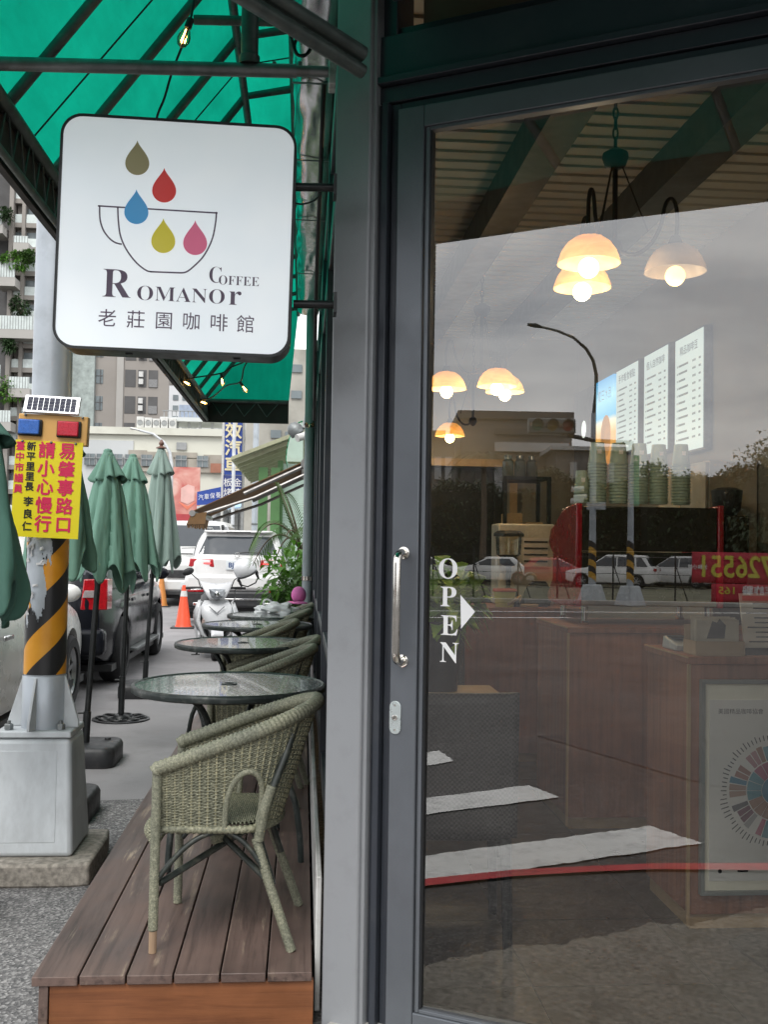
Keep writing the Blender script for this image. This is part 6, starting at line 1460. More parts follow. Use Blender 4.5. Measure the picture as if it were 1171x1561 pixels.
for (a, b, yb, hb) in ((3, 32, 440, 22), (2, 61, 517, 20), (26, 57, 604, 17), (2, 31, 654, 17), (-30, 12, 362, 17), (-20, 15, 590, 20), (28, 50, 388, 10)):
    mb = MB(); mb.box(tx(a), tx(b), YT - 2.4, YT + 1, tz(yb + 12), tz(yb - 1)); bl = mb.build('balcony', M['tower_pale'], t1)
    mb = MB(); mb.box(tx(a) + 0.1, tx(b) - 0.1, YT - 2.38, YT - 2.3, tz(yb - 1.2), tz(yb - 1 - hb)); n_ = mb.build('balustrade', M['balc_glass'], bl)
    mb = MB()
    for i in range(int((b - a) / 4) + 1): mb.box(tx(a + i * 4), tx(a + i * 4) + 0.06, YT - 2.44, YT - 2.39, tz(yb - 1.2), tz(yb - 1 - hb))
    mb.build('baluster', M['frame_far'], bl, kind='stuff')
for (px, py, rx, rz_, lb, m_) in ((32, 412, 17, 11, 'yellow green shrub spilling over the large tower balcony', 'leaf_bright'), (50, 407, 10, 8, 'dark shrub at the right end of the large tower balcony', 'leaf_mid'), (40, 480, 11, 12, 'dark small tree on a tower balcony beneath the large one', 'leaf_dark'), (25, 604, 17, 15, 'yellow green tree at the foot of the tower behind the solar panel', 'leaf_bright'), (10, 345, 13, 9, 'dark plants on the highest visible tower balcony', 'leaf_dark'), (22, 540, 9, 8, 'dark plants on the lower left tower balcony', 'leaf_dark')):
    bush('balcony_shrub', lb, (tx(px), YT - 1.9, tz(py)), (rx * ku, 0.8, rz_ * ku), 420, 0.55, 0.26, M[m_], int(px * 7 + py))
t2 = thing('apartment_block', 'taupe apartment block with dark loggias and a green stone corner, behind the solar panel', 'building', (tx(190), YT + 6, 0))
Y2 = YT + 6; k2 = Y2 / 1600
def ux(px): return (px - 462) * k2
def uz(py): return H + (827 - py) * k2
mb = MB(); mb.box(ux(100), ux(255), Y2, Y2 + 18, 0, uz(420)); mb.build('wall', M['tower'], t2)
mb = MB(); mb.box(ux(100), ux(146), Y2 - 0.7, Y2 - 0.02, 0, uz(420)); mb.build('stone_corner', M['stone_green'], t2)
mb = MB(); mb.box(ux(178), ux(188), Y2 - 0.25, Y2 - 0.02, 0, uz(420)); mb.build('pier', M['tower_pale'], t2)
mb = MB(); mb.box(ux(255.2), ux(275), Y2 + 4, Y2 + 18, 0, uz(560)); mb.build('rear_wing', M['tower'], t2)
for k in range(9):
    y = 459 + k * 40.2
    for a, b in ((147, 157.5),):
        mb = MB(); mb.box(ux(a), ux(b), Y2 - 0.08, Y2 - 0.01, uz(y + 10), uz(y - 11)); w = mb.build('window', M['win_far'], t2); mb = MB(); mb.box(ux(a), ux(b), Y2 - 0.14, Y2 - 0.09, uz(y - 1), uz(y - 2)); mb.box(ux((a + b) / 2 + 1), ux((a + b) / 2 + 2), Y2 - 0.2, Y2 - 0.145, uz(y + 10), uz(y - 11)); mb.build('frame', M['tower_dark'], w)
    for i, (a, b) in enumerate(((190, 206), (209.5, 222), (225, 239))):
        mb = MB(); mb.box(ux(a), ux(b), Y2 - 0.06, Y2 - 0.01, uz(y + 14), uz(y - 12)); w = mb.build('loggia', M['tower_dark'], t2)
        if i == 1:
            for dz in (-5, 6):
                mb = MB(); mb.box(ux(a + 1.5), ux(a + 8), Y2 - 0.5, Y2 - 0.07, uz(y + dz + 4), uz(y + dz - 4)); mb.build('air_conditioner', M['white_trim'], w)
        if i == 2:
            mb = MB(); mb.box(ux(a + 0.5), ux(b - 0.5), Y2 - 0.16, Y2 - 0.07, uz(y + 13.8), uz(y + 2)); mb.build('balustrade', pm('grey_rail', (0.22, 0.22, 0.22), 0.5) if k == 0 else bpy.data.materials['grey_rail'], w)
t3 = thing('white_apartment_house', 'white tiled apartment house seen between the block and the awning edge', 'building', (ux(270), Y2 - 20, 0))
Y3 = Y2 - 20; k3 = Y3 / 1600
mb = MB(); mb.box((256 - 462) * k3, (330 - 462) * k3, Y3, Y3 + 10, 0, H + (827 - 590) * k3); mb.build('wall', pm('white_tile_wall', (0.60, 0.61, 0.62), 0.7, 0, 0.06, 0.4), t3)
for i in range(5):
    for j in range(3):
        px, py = 262 + j * 14, 604 + i * 16; mb = MB(); mb.box((px - 462) * k3, (px + 8 - 462) * k3, Y3 - 0.08, Y3 - 0.01, H + (827 - py - 8) * k3, H + (827 - py) * k3); mb.build('window', M['win_far'], t3)
# ------------------------------------------------------------------ inside the cafe
FZ = 0.05
M['plaster_in'] = pm('cream_interior_wall', (0.27, 0.235, 0.18), 0.8, 0, 0.06, 1.5); M['ceil_in'] = pm('white_ceiling_slat', (0.56, 0.56, 0.52), 0.6, 0, 0.06, 2)
M['counter_wood'] = woodm('counter_wood', (0.30, 0.12, 0.062), (0.19, 0.075, 0.04), (0.4, 0.3, 0.2), 0.0, 'z'); M['edge_wood'] = pm('pale_edge_band', (0.42, 0.27, 0.13), 0.5)
M['tile'] = pm('brown_floor_tile', (0.045, 0.036, 0.028), 0.35, 0, 0.25, 3, dirt=(0.05, 0.04, 0.03), da=0.5, ds=5); M['grout'] = pm('pale_grout', (0.20, 0.18, 0.15), 0.8)
def clip(poly, d0):          # keep what lies inside the shop, behind the door line
    out = []
    f = lambda p: (DMI @ V((p[0], p[1], 0))).y - d0
    for i, p in enumerate(poly):
        q = poly[(i + 1) % len(poly)]; a, b = f(p), f(q)
        if a >= 0: out.append(p)
        if (a >= 0) != (b >= 0): t = a / (a - b); out.append((p[0] + (q[0] - p[0]) * t, p[1] + (q[1] - p[1]) * t))
    return out
mb = MB(); mb.prism(clip([(0.17, -1), (5.88, -1), (5.88, 9.88), (0.17, 9.88)], 0.165), 0.002, FZ - 0.006); floor = struct(mb.build('interior_floor', M['grout']))
TS = 0.6
for i in range(5):
    for j in range(14):
        x0, y0 = 0.17 + i * TS, 1.6 + j * TS; x1, y1 = min(x0 + TS - 0.006, 2.55), min(y0 + TS - 0.006, 9.68)
        if x0 > 2.5: continue
        pl_ = clip([(x0, y0), (x1, y0), (x1, y1), (x0, y1)], 0.168)
        if len(pl_) > 2: mb = MB(); mb.prism(pl_, FZ - 0.008, FZ + random.uniform(-0.0008, 0.0008)); mb.build('tile', M['tile'], floor)
mb = MB(); mb.box(2.57, 2.65, 1.9, 9.69, FZ, 3.6); struct(mb.build('interior_side_wall', M['plaster_in']))
DWX0, DWX1, DWZ = 0.56, 1.92, 2.22      # dark opening in the rear wall
mb = MB(); mb.box(0.17, DWX0, 9.7, 9.85, FZ, 3.6); mb.box(DWX1, 2.65, 9.7, 9.85, FZ, 3.6); mb.box(DWX0, DWX1, 9.7, 9.85, DWZ, 3.6); rw_ = struct(mb.build('interior_rear_wall', M['plaster_in']))
mb = MB()
for a in ((DWX0 - 0.07, DWX0 - 0.001, FZ, DWZ + 0.07), (DWX1 + 0.001, DWX1 + 0.07, FZ, DWZ + 0.07), (DWX0, DWX1, DWZ + 0.001, DWZ + 0.07)): mb.box(a[0], a[1], 9.66, 9.699, a[2], a[3])
mb.build('door_casing', M['edge_wood'], rw_)
mb = MB(); mb.box(DWX0, DWX1, 9.86, 9.88, FZ, DWZ); mb.build('passage_dark_sheet', M['gasket'], rw_)  # black sheet stands in for the darkness of the room behind
# ceiling: white boards across, beams along the room
cl_ = MB(); cl_.prism(clip([(0.17, 0), (2.65, 0), (2.65, 9.69), (0.17, 9.69)], 0.17), 3.46, 3.5); ceil = struct(cl_.build('interior_ceiling', pm('ceiling_gap_shade', (0.20, 0.195, 0.18), 0.8)))  # backing darker than the slats, shade of the gaps put into its colour
for i in range(60):
    y0 = 2.0 + i * 0.13; pl_ = clip([(0.18, y0), (2.56, y0), (2.56, y0 + 0.119), (0.18, y0 + 0.119)], 0.175)
    if len(pl_) > 2:
        mb = MB(); mb.prism(pl_, 3.44, 3.459); mb.v = [V((p.x, p.y, p.z - 0.010 * (1 - (p.y - y0) / 0.118))) for p in mb.v]; mb.build('slat', M['ceil_in'], ceil)
for x in (0.98, 1.72):
    pl_ = clip([(x, 1.5), (x + 0.17, 1.5), (x + 0.17, 9.68), (x, 9.68)], 0.18); mb = MB(); mb.prism(pl_, 3.24, 3.434); mb.build('beam', bpy.data.materials.get('dark_beam') or pm('dark_beam', (0.07, 0.07, 0.062), 0.6), ceil)

# counters
B1 = atZ(1048, 1420, FZ); X1, Y1 = B1.x, B1.y; CT = 1.07
def counter(label, x0, x1, y0, y1, zt):
    t = thing('counter', label, 'counter', ((x0 + x1) / 2, y0, FZ))
    mb = MB(); mb.box(x0 + 0.01, x1, y0 + 0.01, y1 - 0.004, FZ + 0.06, zt - 0.03); mb.build('carcass', M['counter_wood'], t)
    mb = MB(); mb.box(x0, x1 + 0.005, y0, y1, zt - 0.028, zt); mb.build('counter_top', M['counter_wood'], t, bevel=0.002)
    mb = MB(); mb.box(x0 - 0.003, x0 + 0.009, y0 - 0.003, y0 + 0.009, FZ + 0.02, zt - 0.029); mb.build('edge_band', M['edge_wood'], t)
    mb = MB(); mb.box(x0 - 0.003, x0 - 0.0005, y0 - 0.003, y1, zt - 0.006, zt - 0.001); mb.build('top_edge_band', M['edge_wood'], t)
    mb = MB(); mb.box(x0 + 0.02, x1, y0 + 0.03, y1 - 0.02, FZ, FZ + 0.058); mb.build('plinth', M['edge_wood'], t)
    return t
counter('front wooden counter with the framed wheel poster on it', X1, 2.56, Y1, Y1 + 0.5, CT)
C2X, C2Y = (873 - 462) / 1600 * 5.25, 5.25
counter('middle wooden counter carrying the red coffee machine', C2X, 2.56, C2Y, C2Y + 0.72, CT)
counter('rear wooden counter with tub and bags on it, left of the coffee machine', 0.95, 1.90, 6.9, 7.5, CT)
# poster
PYp = Y1 - 0.016
po = thing('framed_poster', 'framed poster of a coloured wheel chart fixed to the front counter', 'poster', (X1 + 0.3, PYp, 0.5))
def pq(px, py, y): q = atY(px, py, y); return q
a_, b_ = pq(1069, 1036, PYp), pq(1260, 1364, PYp)
zt_p, zb_p = a_.z, pq(1072, 1364, PYp).z; xl, xr = a_.x, min(b_.x, 2.5)
mb = MB()
for r_ in ((xl, xl + 0.014, zb_p, zt_p), (xr - 0.014, xr, zb_p, zt_p), (xl + 0.0142, xr - 0.0142, zt_p - 0.014, zt_p), (xl + 0.0142, xr - 0.0142, zb_p, zb_p + 0.014)): mb.box(r_[0], r_[1], PYp - 0.012, PYp + 0.014, r_[2], r_[3])
mb.build('frame', pm('grey_silver_frame', (0.30, 0.32, 0.30), 0.4, 0.4, 0.05), po)
mb = MB(); mb.box(xl + 0.0145, xr - 0.0145, PYp + 0.002, PYp + 0.01, zb_p + 0.0145, zt_p - 0.0145); mb.build('mount', pm('cream_mount', (0.85, 0.80, 0.66), 0.6, var=0.05), po)
mb = MB(); mb.box(xl + 0.035, xr - 0.035, PYp - 0.0005, PYp + 0.0015, zb_p + 0.05, zt_p - 0.075); mb.build('print', pm('grey_print', (0.74, 0.71, 0.67), 0.6, var=0.05), po)
wc = pq(1183, 1205, PYp); ww = 1.0 / 1600 * PYp
WM_ = Mx.Translation(V((wc.x, PYp - 0.001, wc.z))) @ FACE
rc = random.Random(4); pal = [(0.36, 0.18, 0.14), (0.42, 0.10, 0.16), (0.40, 0.26, 0.20), (0.30, 0.16, 0.10), (0.12, 0.12, 0.13), (0.45, 0.38, 0.12), (0.35, 0.34, 0.33), (0.06, 0.22, 0.33), (0.12, 0.30, 0.36), (0.20, 0.30, 0.16), (0.42, 0.20, 0.22), (0.16, 0.05, 0.08)]
pmats = [pm('chart_tone', c, 0.6, var=0.05) for c in pal]
for (r0, r1, n_, gap) in ((2, 22, 9, 0.0), (23, 46, 18, 0.01), (48, 76, 40, 0.012)):
    for k in range(n_):
        if r0 > 40 and k % 11 in (4, 10): continue
        a0_, a1_ = 2 * PI * k / n_ + gap, 2 * PI * (k + 1) / n_ - gap; rr1 = r1 * (rc.uniform(0.9, 1.0) if r0 > 40 else 1)
        mb = MB(); pts = [(rr1 * ww * math.cos(a0_ + (a1_ - a0_) * i / 4), rr1 * ww * math.sin(a0_ + (a1_ - a0_) * i / 4)) for i in range(5)] + [(r0 * ww * math.cos(a1_ + (a0_ - a1_) * i / 4), r0 * ww * math.sin(a1_ + (a0_ - a1_) * i / 4)) for i in range(5)]
        mb.prism(pts, 0, 0.0008, WM_)
        if xl < wc.x: mb.build('wheel_segment', pmats[(k * 7 + int(k * 12 / n_) * 5 + int(r0)) % len(pmats)], po)
mb = MB()
for k in range(80):
    a = 2 * PI * k / 80; l = rc.uniform(6, 13); c, s = math.cos(a), math.sin(a)
    mb.add([WM_ @ V((r * ww * c - o * s * ww, r * ww * s + o * c * ww, 0.0004)) for r, o in ((79, -0.8), (79 + l, -0.8), (79 + l, 0.8), (79, 0.8))], [(0, 1, 2, 3)])
mb.build('chart_legend', M['ink_black'], po, kind='stuff')
q = pq(1130, 1085, PYp); text('美國精品咖啡協會', 0.022, M['ink_black'], po, Mx.Translation(V((q.x, PYp - 0.0012, q.z))) @ FACE, 'lettering')
q = pq(1098, 1328, PYp); mb = MB(); mb.lathe([(0.0, 0), (0.008, 0.0005)], 14, M=Mx.Translation(V((q.x, PYp - 0.001, q.z))) @ FACE); mb.build('logo', M['ink_black'], po)
q = pq(1133, 1328, PYp); mb = MB(); mb.box(q.x - 0.02, q.x + 0.02, PYp - 0.0015, PYp - 0.0008, q.z - 0.003, q.z + 0.004); mb.build('logo', M['ink_black'], po)
# things on the front counter
def px2(px, Y): return atY(px, 840, Y).x
kb = thing('card_box', 'kraft cardboard box of leaflet cards on the front counter corner', 'box', (px2(1085, Y1 + 0.1), Y1 + 0.1, CT))
x0, x1 = px2(1049, Y1 + 0.12), px2(1122, Y1 + 0.12); kraft = pm('kraft_card', (0.36, 0.25, 0.14), 0.75, 0, 0.1, 12)
mb = MB(); mb.box(x0, x1, Y1 + 0.03, Y1 + 0.034, CT + 0.001, CT + 0.055); mb.box(x0, x0 + 0.003, Y1 + 0.035, Y1 + 0.16, CT + 0.001, CT + 0.055); mb.box(x1 - 0.003, x1, Y1 + 0.035, Y1 + 0.16, CT + 0.001, CT + 0.055); mb.box(x0 + 0.0035, x1 - 0.0035, Y1 + 0.16, Y1 + 0.164, CT + 0.001, CT + 0.11); mb.build('tray', kraft, kb)
for i in range(6):
    mb = MB(); y = Y1 + 0.05 + i * 0.017; mb.box(x0 + 0.01 + 0.002 * i, x1 - 0.015, y, y + 0.004, CT + 0.002, CT + 0.135 + 0.004 * (i % 3)); mb.build('card', pm('leaflet_card', (0.42, 0.36, 0.27), 0.7) if i == 0 else bpy.data.materials['leaflet_card'], kb)
mb = MB(); mb.prism([(0, 0), (0.07, 0), (0.075, 0.05), (0.05, 0.075), (0.04, 0.06), (0.022, 0.066), (0.01, 0.03)], 0, 0.0006, Mx.Translation(V((x0 + 0.05, Y1 + 0.0495, CT + 0.065))) @ FACE); mb.build('card_picture', M['black_plastic'], kb)
nb = thing('notice_stand', 'small printed notice standing at the right of the front counter', 'notice', (px2(1155, Y1 + 0.05), Y1 + 0.06, CT))
NX0, NX1 = px2(1136, Y1 + 0.06), px2(1215, Y1 + 0.06)
mb = MB(); mb.hexa([V((NX0, Y1 + 0.05, CT + 0.002)), V((NX1, Y1 + 0.05, CT + 0.002)), V((NX1, Y1 + 0.056, CT + 0.002)), V((NX0, Y1 + 0.056, CT + 0.002)), V((NX0, Y1 + 0.11, CT + 0.235)), V((NX1, Y1 + 0.11, CT + 0.235)), V((NX1, Y1 + 0.116, CT + 0.235)), V((NX0, Y1 + 0.116, CT + 0.235))]); mb.build('sheet', pm('notice_paper', (0.62, 0.54, 0.44), 0.6, var=0.04), nb)
for i in range(9):
    mb = MB(); z = 0.05 + i * 0.018; yy_ = Y1 + 0.05 + 0.06 * z / 0.233 - 0.0012; mb.box(NX0 + (0.05 if i % 3 else 0.02), NX1 - 0.03 - 0.02 * (i % 2), yy_, yy_ + 0.0008, CT + z, CT + z + 0.005); mb.build('text_line', M['black_plastic'], nb)
mb = MB(); yy_ = Y1 + 0.05 + 0.06 * 0.21 / 0.233 - 0.0012; mb.box(NX0 + 0.01, NX1 - 0.01, yy_, yy_ + 0.0008, CT + 0.205, CT + 0.226); mb.build('header_band', pm('notice_salmon', (0.60, 0.25, 0.20), 0.6), nb)
mb = MB(); mb.box(NX0, NX1, Y1 + 0.046, Y1 + 0.0495, CT + 0.002, CT + 0.03); mb.build('holder', M['black_plastic'], nb)
cr_ = thing('card_reader', 'pale grey card reader lying on the front counter beside the kraft box', 'card reader', (px2(1035, Y1 + 0.25), Y1 + 0.3, CT))
xa = px2(1018, Y1 + 0.3); mb = MB(); mb.hexa([V((xa, Y1 + 0.2, CT + 0.001)), V((xa + 0.09, Y1 + 0.2, CT + 0.001)), V((xa + 0.09, Y1 + 0.36, CT + 0.001)), V((xa, Y1 + 0.36, CT + 0.001)), V((xa + 0.005, Y1 + 0.2, CT + 0.025)), V((xa + 0.085, Y1 + 0.2, CT + 0.025)), V((xa + 0.085, Y1 + 0.36, CT + 0.05)), V((xa + 0.005, Y1 + 0.36, CT + 0.05))]); mb.build('case', pm('pale_grey_plastic', (0.42, 0.42, 0.41), 0.5), cr_, bevel=0.006)
mb = MB(); mb.box(xa + 0.015, xa + 0.075, Y1 + 0.26, Y1 + 0.34, CT + 0.046, CT + 0.052); mb.build('screen', M['black_plastic'], cr_)
# coffee machine
MX0, MY0, MZ0, MZ1 = (885 - 462) / 1600 * 5.40, 5.40, CT + 0.09, 1.705
cm = thing('coffee_machine', 'red sided espresso machine with a dark back under stacks of paper cups', 'coffee machine', (MX0 + 0.4, MY0 + 0.3, CT))
M['machine_red'] = pm('red_machine_panel', (0.36, 0.008, 0.022), 0.25, 0.1, 0.06, 4, coat=0.6); M['machine_dark'] = pm('dark_machine_back', (0.035, 0.032, 0.026), 0.25, 0.4, 0.1, 4)
sp_ = [(MY0, 1.71), (5.60, 1.70), (5.73, 1.675), (5.90, 1.60), (5.98, 1.58), (6.02, 1.51), (6.0, 1.48), (5.92, 1.44), (5.92, 1.30), (6.0, 1.24), (6.05, 1.21), (6.02, 1.165), (5.75, 1.155), (MY0, 1.165)]
XM = Mx(((0, 0, 1, 0), (1, 0, 0, 0), (0, 1, 0, 0), (0, 0, 0, 1)))
for x in (MX0, MX0 + 0.765):
    mb = MB(); mb.prism(sp_, x, x + 0.032, XM); mb.build('side_panel', M['machine_red'], cm, bevel=0.008)
mb = MB(); mb.box(MX0 + 0.034, MX0 + 0.763, MY0 + 0.01, 5.85, 1.46, 1.695); mb.box(MX0 + 0.034, MX0 + 0.763, MY0 + 0.02, 5.72, 1.17, 1.455); mb.build('body', M['machine_dark'], cm, bevel=0.006)
mb = MB(); mb.box(MX0 + 0.034, MX0 + 0.763, MY0 + 0.015, 5.95, 1.172, 1.20); mb.build('drip_tray', M['stainless'], cm)
for k in range(2):
    for x in (MX0 + 0.06, MX0 + 0.74):
        mb = MB(); mb.lathe([(0.022, CT + 0.001), (0.026, CT + 0.012), (0.018, CT + 0.02), (0.018, 1.166)], 16, (x, MY0 + 0.05 + k * 0.45, 0)); mb.build('foot', M['stainless'], cm, smooth=40)
for x in (MX0 + 0.25, MX0 + 0.52):
    mb = MB(); mb.tube([(x, 5.88, 1.42), (x, 6.05, 1.40)], 0.018, 10); mb.tube([(x, 5.80, 1.42), (x, 5.86, 1.42)], 0.035, 14); mb.build('portafilter', M['black_plastic'], cm, smooth=40)
bg_ = thing('coffee_grinder', 'tall dark grinder standing right of the red coffee machine', 'grinder', (2.33, 5.6, CT))
mb = MB(); mb.box(2.24, 2.40, 5.5, 5.72, CT + 0.002, 1.42); mb.box(2.25, 2.39, 5.46, 5.74, 1.424, 1.66); mb.build('body', M['machine_dark'], bg_, bevel=0.012)
mb = MB(); mb.lathe([(0.05, 1.662), (0.075, 1.70), (0.085, 1.80), (0.05, 1.815), (0, 1.82)], 20, (2.32, 5.6, 0)); mb.build('hopper', M['black_plastic'], bg_, smooth=50)
# paper cups stacked on the machine
M['cup'] = pm('celadon_paper_cup', (0.36, 0.46, 0.37), 0.55, 0, 0.06, 12)
labs = ['short stack of green paper cups at the left end of the coffee machine', 'tall cup stack second from the left, behind the lamp reflection', 'tall cup stack third from the left on the coffee machine', 'tall cup stack behind the narrow green street name plate', 'tall cup stack second from the right on the coffee machine', 'rightmost tall paper cup stack on the coffee machine']
for k, (pc, top, lb) in enumerate(zip((886, 910, 942.5, 974, 1004, 1038), (715, 671, 671, 671, 672, 671), labs)):
    Yc = 5.52 + 0.02 * (k % 2); xc = px2(pc, Yc); zt_ = H + (836 - top) * Yc / 1600 + 0.0; r_ = 0.051 if k else 0.04
    t = thing('cup_stack', lb, 'paper cups', (xc, Yc, 1.71), group='stacks of paper cups on the coffee machine')
    cupz = zt_ - 0.115 if k else zt_ - 0.10; nrim = max(2, int((cupz - 1.71) / 0.0165))
    mb = MB(); mb.lathe([(0, zt_), (r_ * 0.70, zt_), (r_ * 0.72, zt_ - 0.003), (r_ * 0.94, cupz + 0.006)], 24, (xc, Yc, 0)); mb.build('top_cup', M['cup'], t, smooth=40)
    for i in range(nrim):
        z = cupz - i * (cupz - 1.712) / nrim; h = (cupz - 1.712) / nrim
        mb = MB(); mb.lathe([(r_ * 0.94, z + 0.004), (r_ * 1.0, z + 0.004), (r_ * 1.03, z), (r_ * 1.0, z - 0.004), (r_ * 0.92, z - 0.0045), (r_ * 0.92, z - h + 0.003)], 20, (xc, Yc, 0)); mb.build('cup_rim', M['cup'], t, smooth=50)
    mb = MB(); mb.box(xc - 0.011, xc + 0.011, Yc - r_ * 0.87, Yc - r_ * 0.84, zt_ - 0.062, zt_ - 0.04); mb.build('printed_label', M['white_letter'], t)
# menu light boxes on the side wall
XW = 2.545
def wallY(px): return XW * 1600 / (px - 462)
M['menu'] = emitm('menu_panel_glow', (0.55, 0.64, 0.62), 0.50)
for k, (pl_, pr_, tl, tr, bl_, br_, lb) in enumerate(((1048.5, 1094, 508, 488, 686, 676, 'lit white menu board nearest, highest of the row on the side wall'), (998, 1036, 533, 518, 693, 676, 'lit white menu board second from the right in the row'), (953, 987.5, 558, 545, 690, 678, 'lit white menu board third from the right in the row'))):
    y0, y1 = wallY(pr_), wallY(pl_); zt_ = H + (837 - (tl + tr) / 2) * ((y0 + y1) / 2) / 1600; zb_ = H + (837 - (bl_ + br_) / 2) * ((y0 + y1) / 2) / 1600
    t = thing('menu_board', lb, 'menu board', (XW, (y0 + y1) / 2, zb_), group='lit menu boards on the side wall')
    mb = MB(); mb.box(XW - 0.03, XW + 0.02, y0 - 0.012, y1 + 0.012, zb_ - 0.012, zt_ + 0.012); mb.build('case', M['zinc'], t)
    mb = MB(); mb.box(XW - 0.034, XW - 0.0305, y0, y1, zb_, zt_); mb.build('panel', M['menu'], t)
    SMx = Mx(((0, 0, -1, XW - 0.0355), (-1, 0, 0, (y0 + y1) / 2), (0, 1, 0, 0), (0, 0, 0, 1)))
    w, h = y1 - y0, zt_ - zb_
    text(('精品咖啡豆', '個人自然咖啡', '手作輕食餐點')[k], w * 0.13, M['ink_black'], t, SMx @ Mx.Translation(V((0, zt_ - h * 0.12, 0))), 'heading')
    gm = pm('menu_grey', (0.26, 0.29, 0.29), 0.6) if k == 0 else bpy.data.materials['menu_grey']
    for i in range(11):
        z = zt_ - h * (0.24 + 0.065 * i); 
        mb = MB()
        for a, b in [(-0.42, -0.40)] + [(-0.36 + 0.035 * c_, -0.335 + 0.035 * c_) for c_ in range(random.randint(6, 11))] + [(0.14 + 0.04 * c_, 0.165 + 0.04 * c_) for c_ in range(3)] + [(0.36, 0.385), (0.395, 0.42)]: mb.box(XW - 0.0353, XW - 0.0342, (y0 + y1) / 2 - b * w, (y0 + y1) / 2 - a * w, z - h * 0.009, z + h * 0.009)
        mb.build('menu_line', gm, t, kind='stuff')
ad = thing('poster_screen', 'bright blue and orange dessert poster left of the menu boards', 'poster', (XW, wallY(932), 1.9))
def adm():
    m, nt, b = newmat('dessert_poster_print'); t = nt.nodes.new('ShaderNodeTexCoord'); s = nt.nodes.new('ShaderNodeSeparateXYZ'); nt.links.new(t.outputs['Generated'], s.inputs[0])
    c = ramp(nt, s.outputs[2], [(0.0, (0.40, 0.16, 0.04)), (0.35, (0.62, 0.34, 0.10)), (0.48, (0.70, 0.60, 0.42)), (0.55, (0.10, 0.36, 0.55)), (0.78, (0.30, 0.55, 0.68)), (1.0, (0.05, 0.25, 0.48))])
    nt.links.new(c, b.inputs['Base Color']); nt.links.new(c, b.inputs['Emission Color']); b.inputs['Emission Strength'].default_value = 0.9; return m
zb_, zt_ = H + (837 - 705) * wallY(932) / 1600, H + (837 - 571) * wallY(932) / 1600
mb = MB(); mb.box(XW - 0.02, XW + 0.02, wallY(946), wallY(918), zb_, zt_); mb.build('panel', adm(), ad)
mb = MB(); mb.sphere((XW - 0.02, wallY(934), zb_ + (zt_ - zb_) * 0.32), 0.15, 14, 8, (0.08, 1, 1.2)); mb.build('dessert_picture', pm('caramel_print', (0.5, 0.24, 0.08), 0.5, emit=0.5), ad, smooth=60)
text('夏日冰品', 0.10, M['white_letter'], ad, Mx(((0, 0, -1, XW - 0.0225), (-1, 0, 0, wallY(932)), (0, 1, 0, zb_ + (zt_ - zb_) * 0.80), (0, 0, 0, 1))), 'lettering')
dk = thing('poster_screen', 'dark poster with a white round badge at the far end of the row', 'poster', (XW, wallY(896), 1.9))
mb = MB(); mb.box(XW - 0.02, XW + 0.02, wallY(908), 9.66, zb_ - 0.1, H + (837 - 591) * wallY(896) / 1600); mb.build('panel', pm('dark_poster', (0.10, 0.095, 0.09), 0.5, 0, 0.3, 4), dk)
mb = MB(); mb.lathe([(0, 0), (0.08, 0.002)], 18, M=Mx(((0, 0, -1, XW - 0.021), (-1, 0, 0, wallY(899)), (0, 1, 0, 2.55), (0, 0, 0, 1)))); mb.build('badge', emitm('badge_white', (0.8, 0.85, 0.82), 0.6), dk)
cb_ = thing('wall_cupboard', 'beige wall cupboard below the nearest menu board', 'cupboard', (2.4, 6.1, 1.5))
mb = MB(); mb.box(2.28, 2.56, 5.75, 6.55, 1.42, 1.98); mb.build('carcass', pm('beige_laminate', (0.44, 0.38, 0.29), 0.5), cb_, bevel=0.004)
for y in (5.76, 6.16):
    mb = MB(); mb.box(2.262, 2.278, y, y + 0.385, 1.43, 1.97); d_ = mb.build('door', bpy.data.materials['beige_laminate'], cb_, bevel=0.003); mb = MB(); mb.box(2.25, 2.261, y + 0.34, y + 0.355, 1.5, 1.6); mb.build('handle', M['black_metal'], d_)

# chandeliers
def shade_mat():
    m, nt, b = newmat('alabaster_shade'); vec = coords(nt, (1, 1, 2.5)); c = ramp(nt, noise(nt, vec, 9, 5, 0.6, 1.5), [(0.3, (0.86, 0.58, 0.22)), (0.7, (0.95, 0.76, 0.40))])
    nt.links.new(c, b.inputs['Base Color']); b.inputs['Roughness'].default_value = 0.3; nt.links.new(c, b.inputs['Emission Color']); b.inputs['Emission Strength'].default_value = 0.10
    t = nt.nodes.new('ShaderNodeBsdfTranslucent'); nt.links.new(c, t.inputs[0]); mx = nt.nodes.new('ShaderNodeMixShader'); mx.inputs[0].default_value = 0.45
    nt.links.new(b.outputs[0], mx.inputs[1]); nt.links.new(t.outputs[0], mx.inputs[2]); nt.links.new(mx.outputs[0], nt.nodes['Material Output'].inputs[0]); return m
M['shade'] = shade_mat(); M['shade_dim'] = pm('dim_alabaster_shade', (0.55, 0.46, 0.36), 0.4, 0, 0.15, 9, trans=0.5); M['bulb_dim'] = emitm('dim_bulb', (1.0, 0.66, 0.24), 1.6); M['bulb'] = emitm('warm_bulb', (1.0, 0.74, 0.36), 5.0); M['iron'] = pm('dark_iron', (0.03, 0.028, 0.026), 0.5, 0.4)
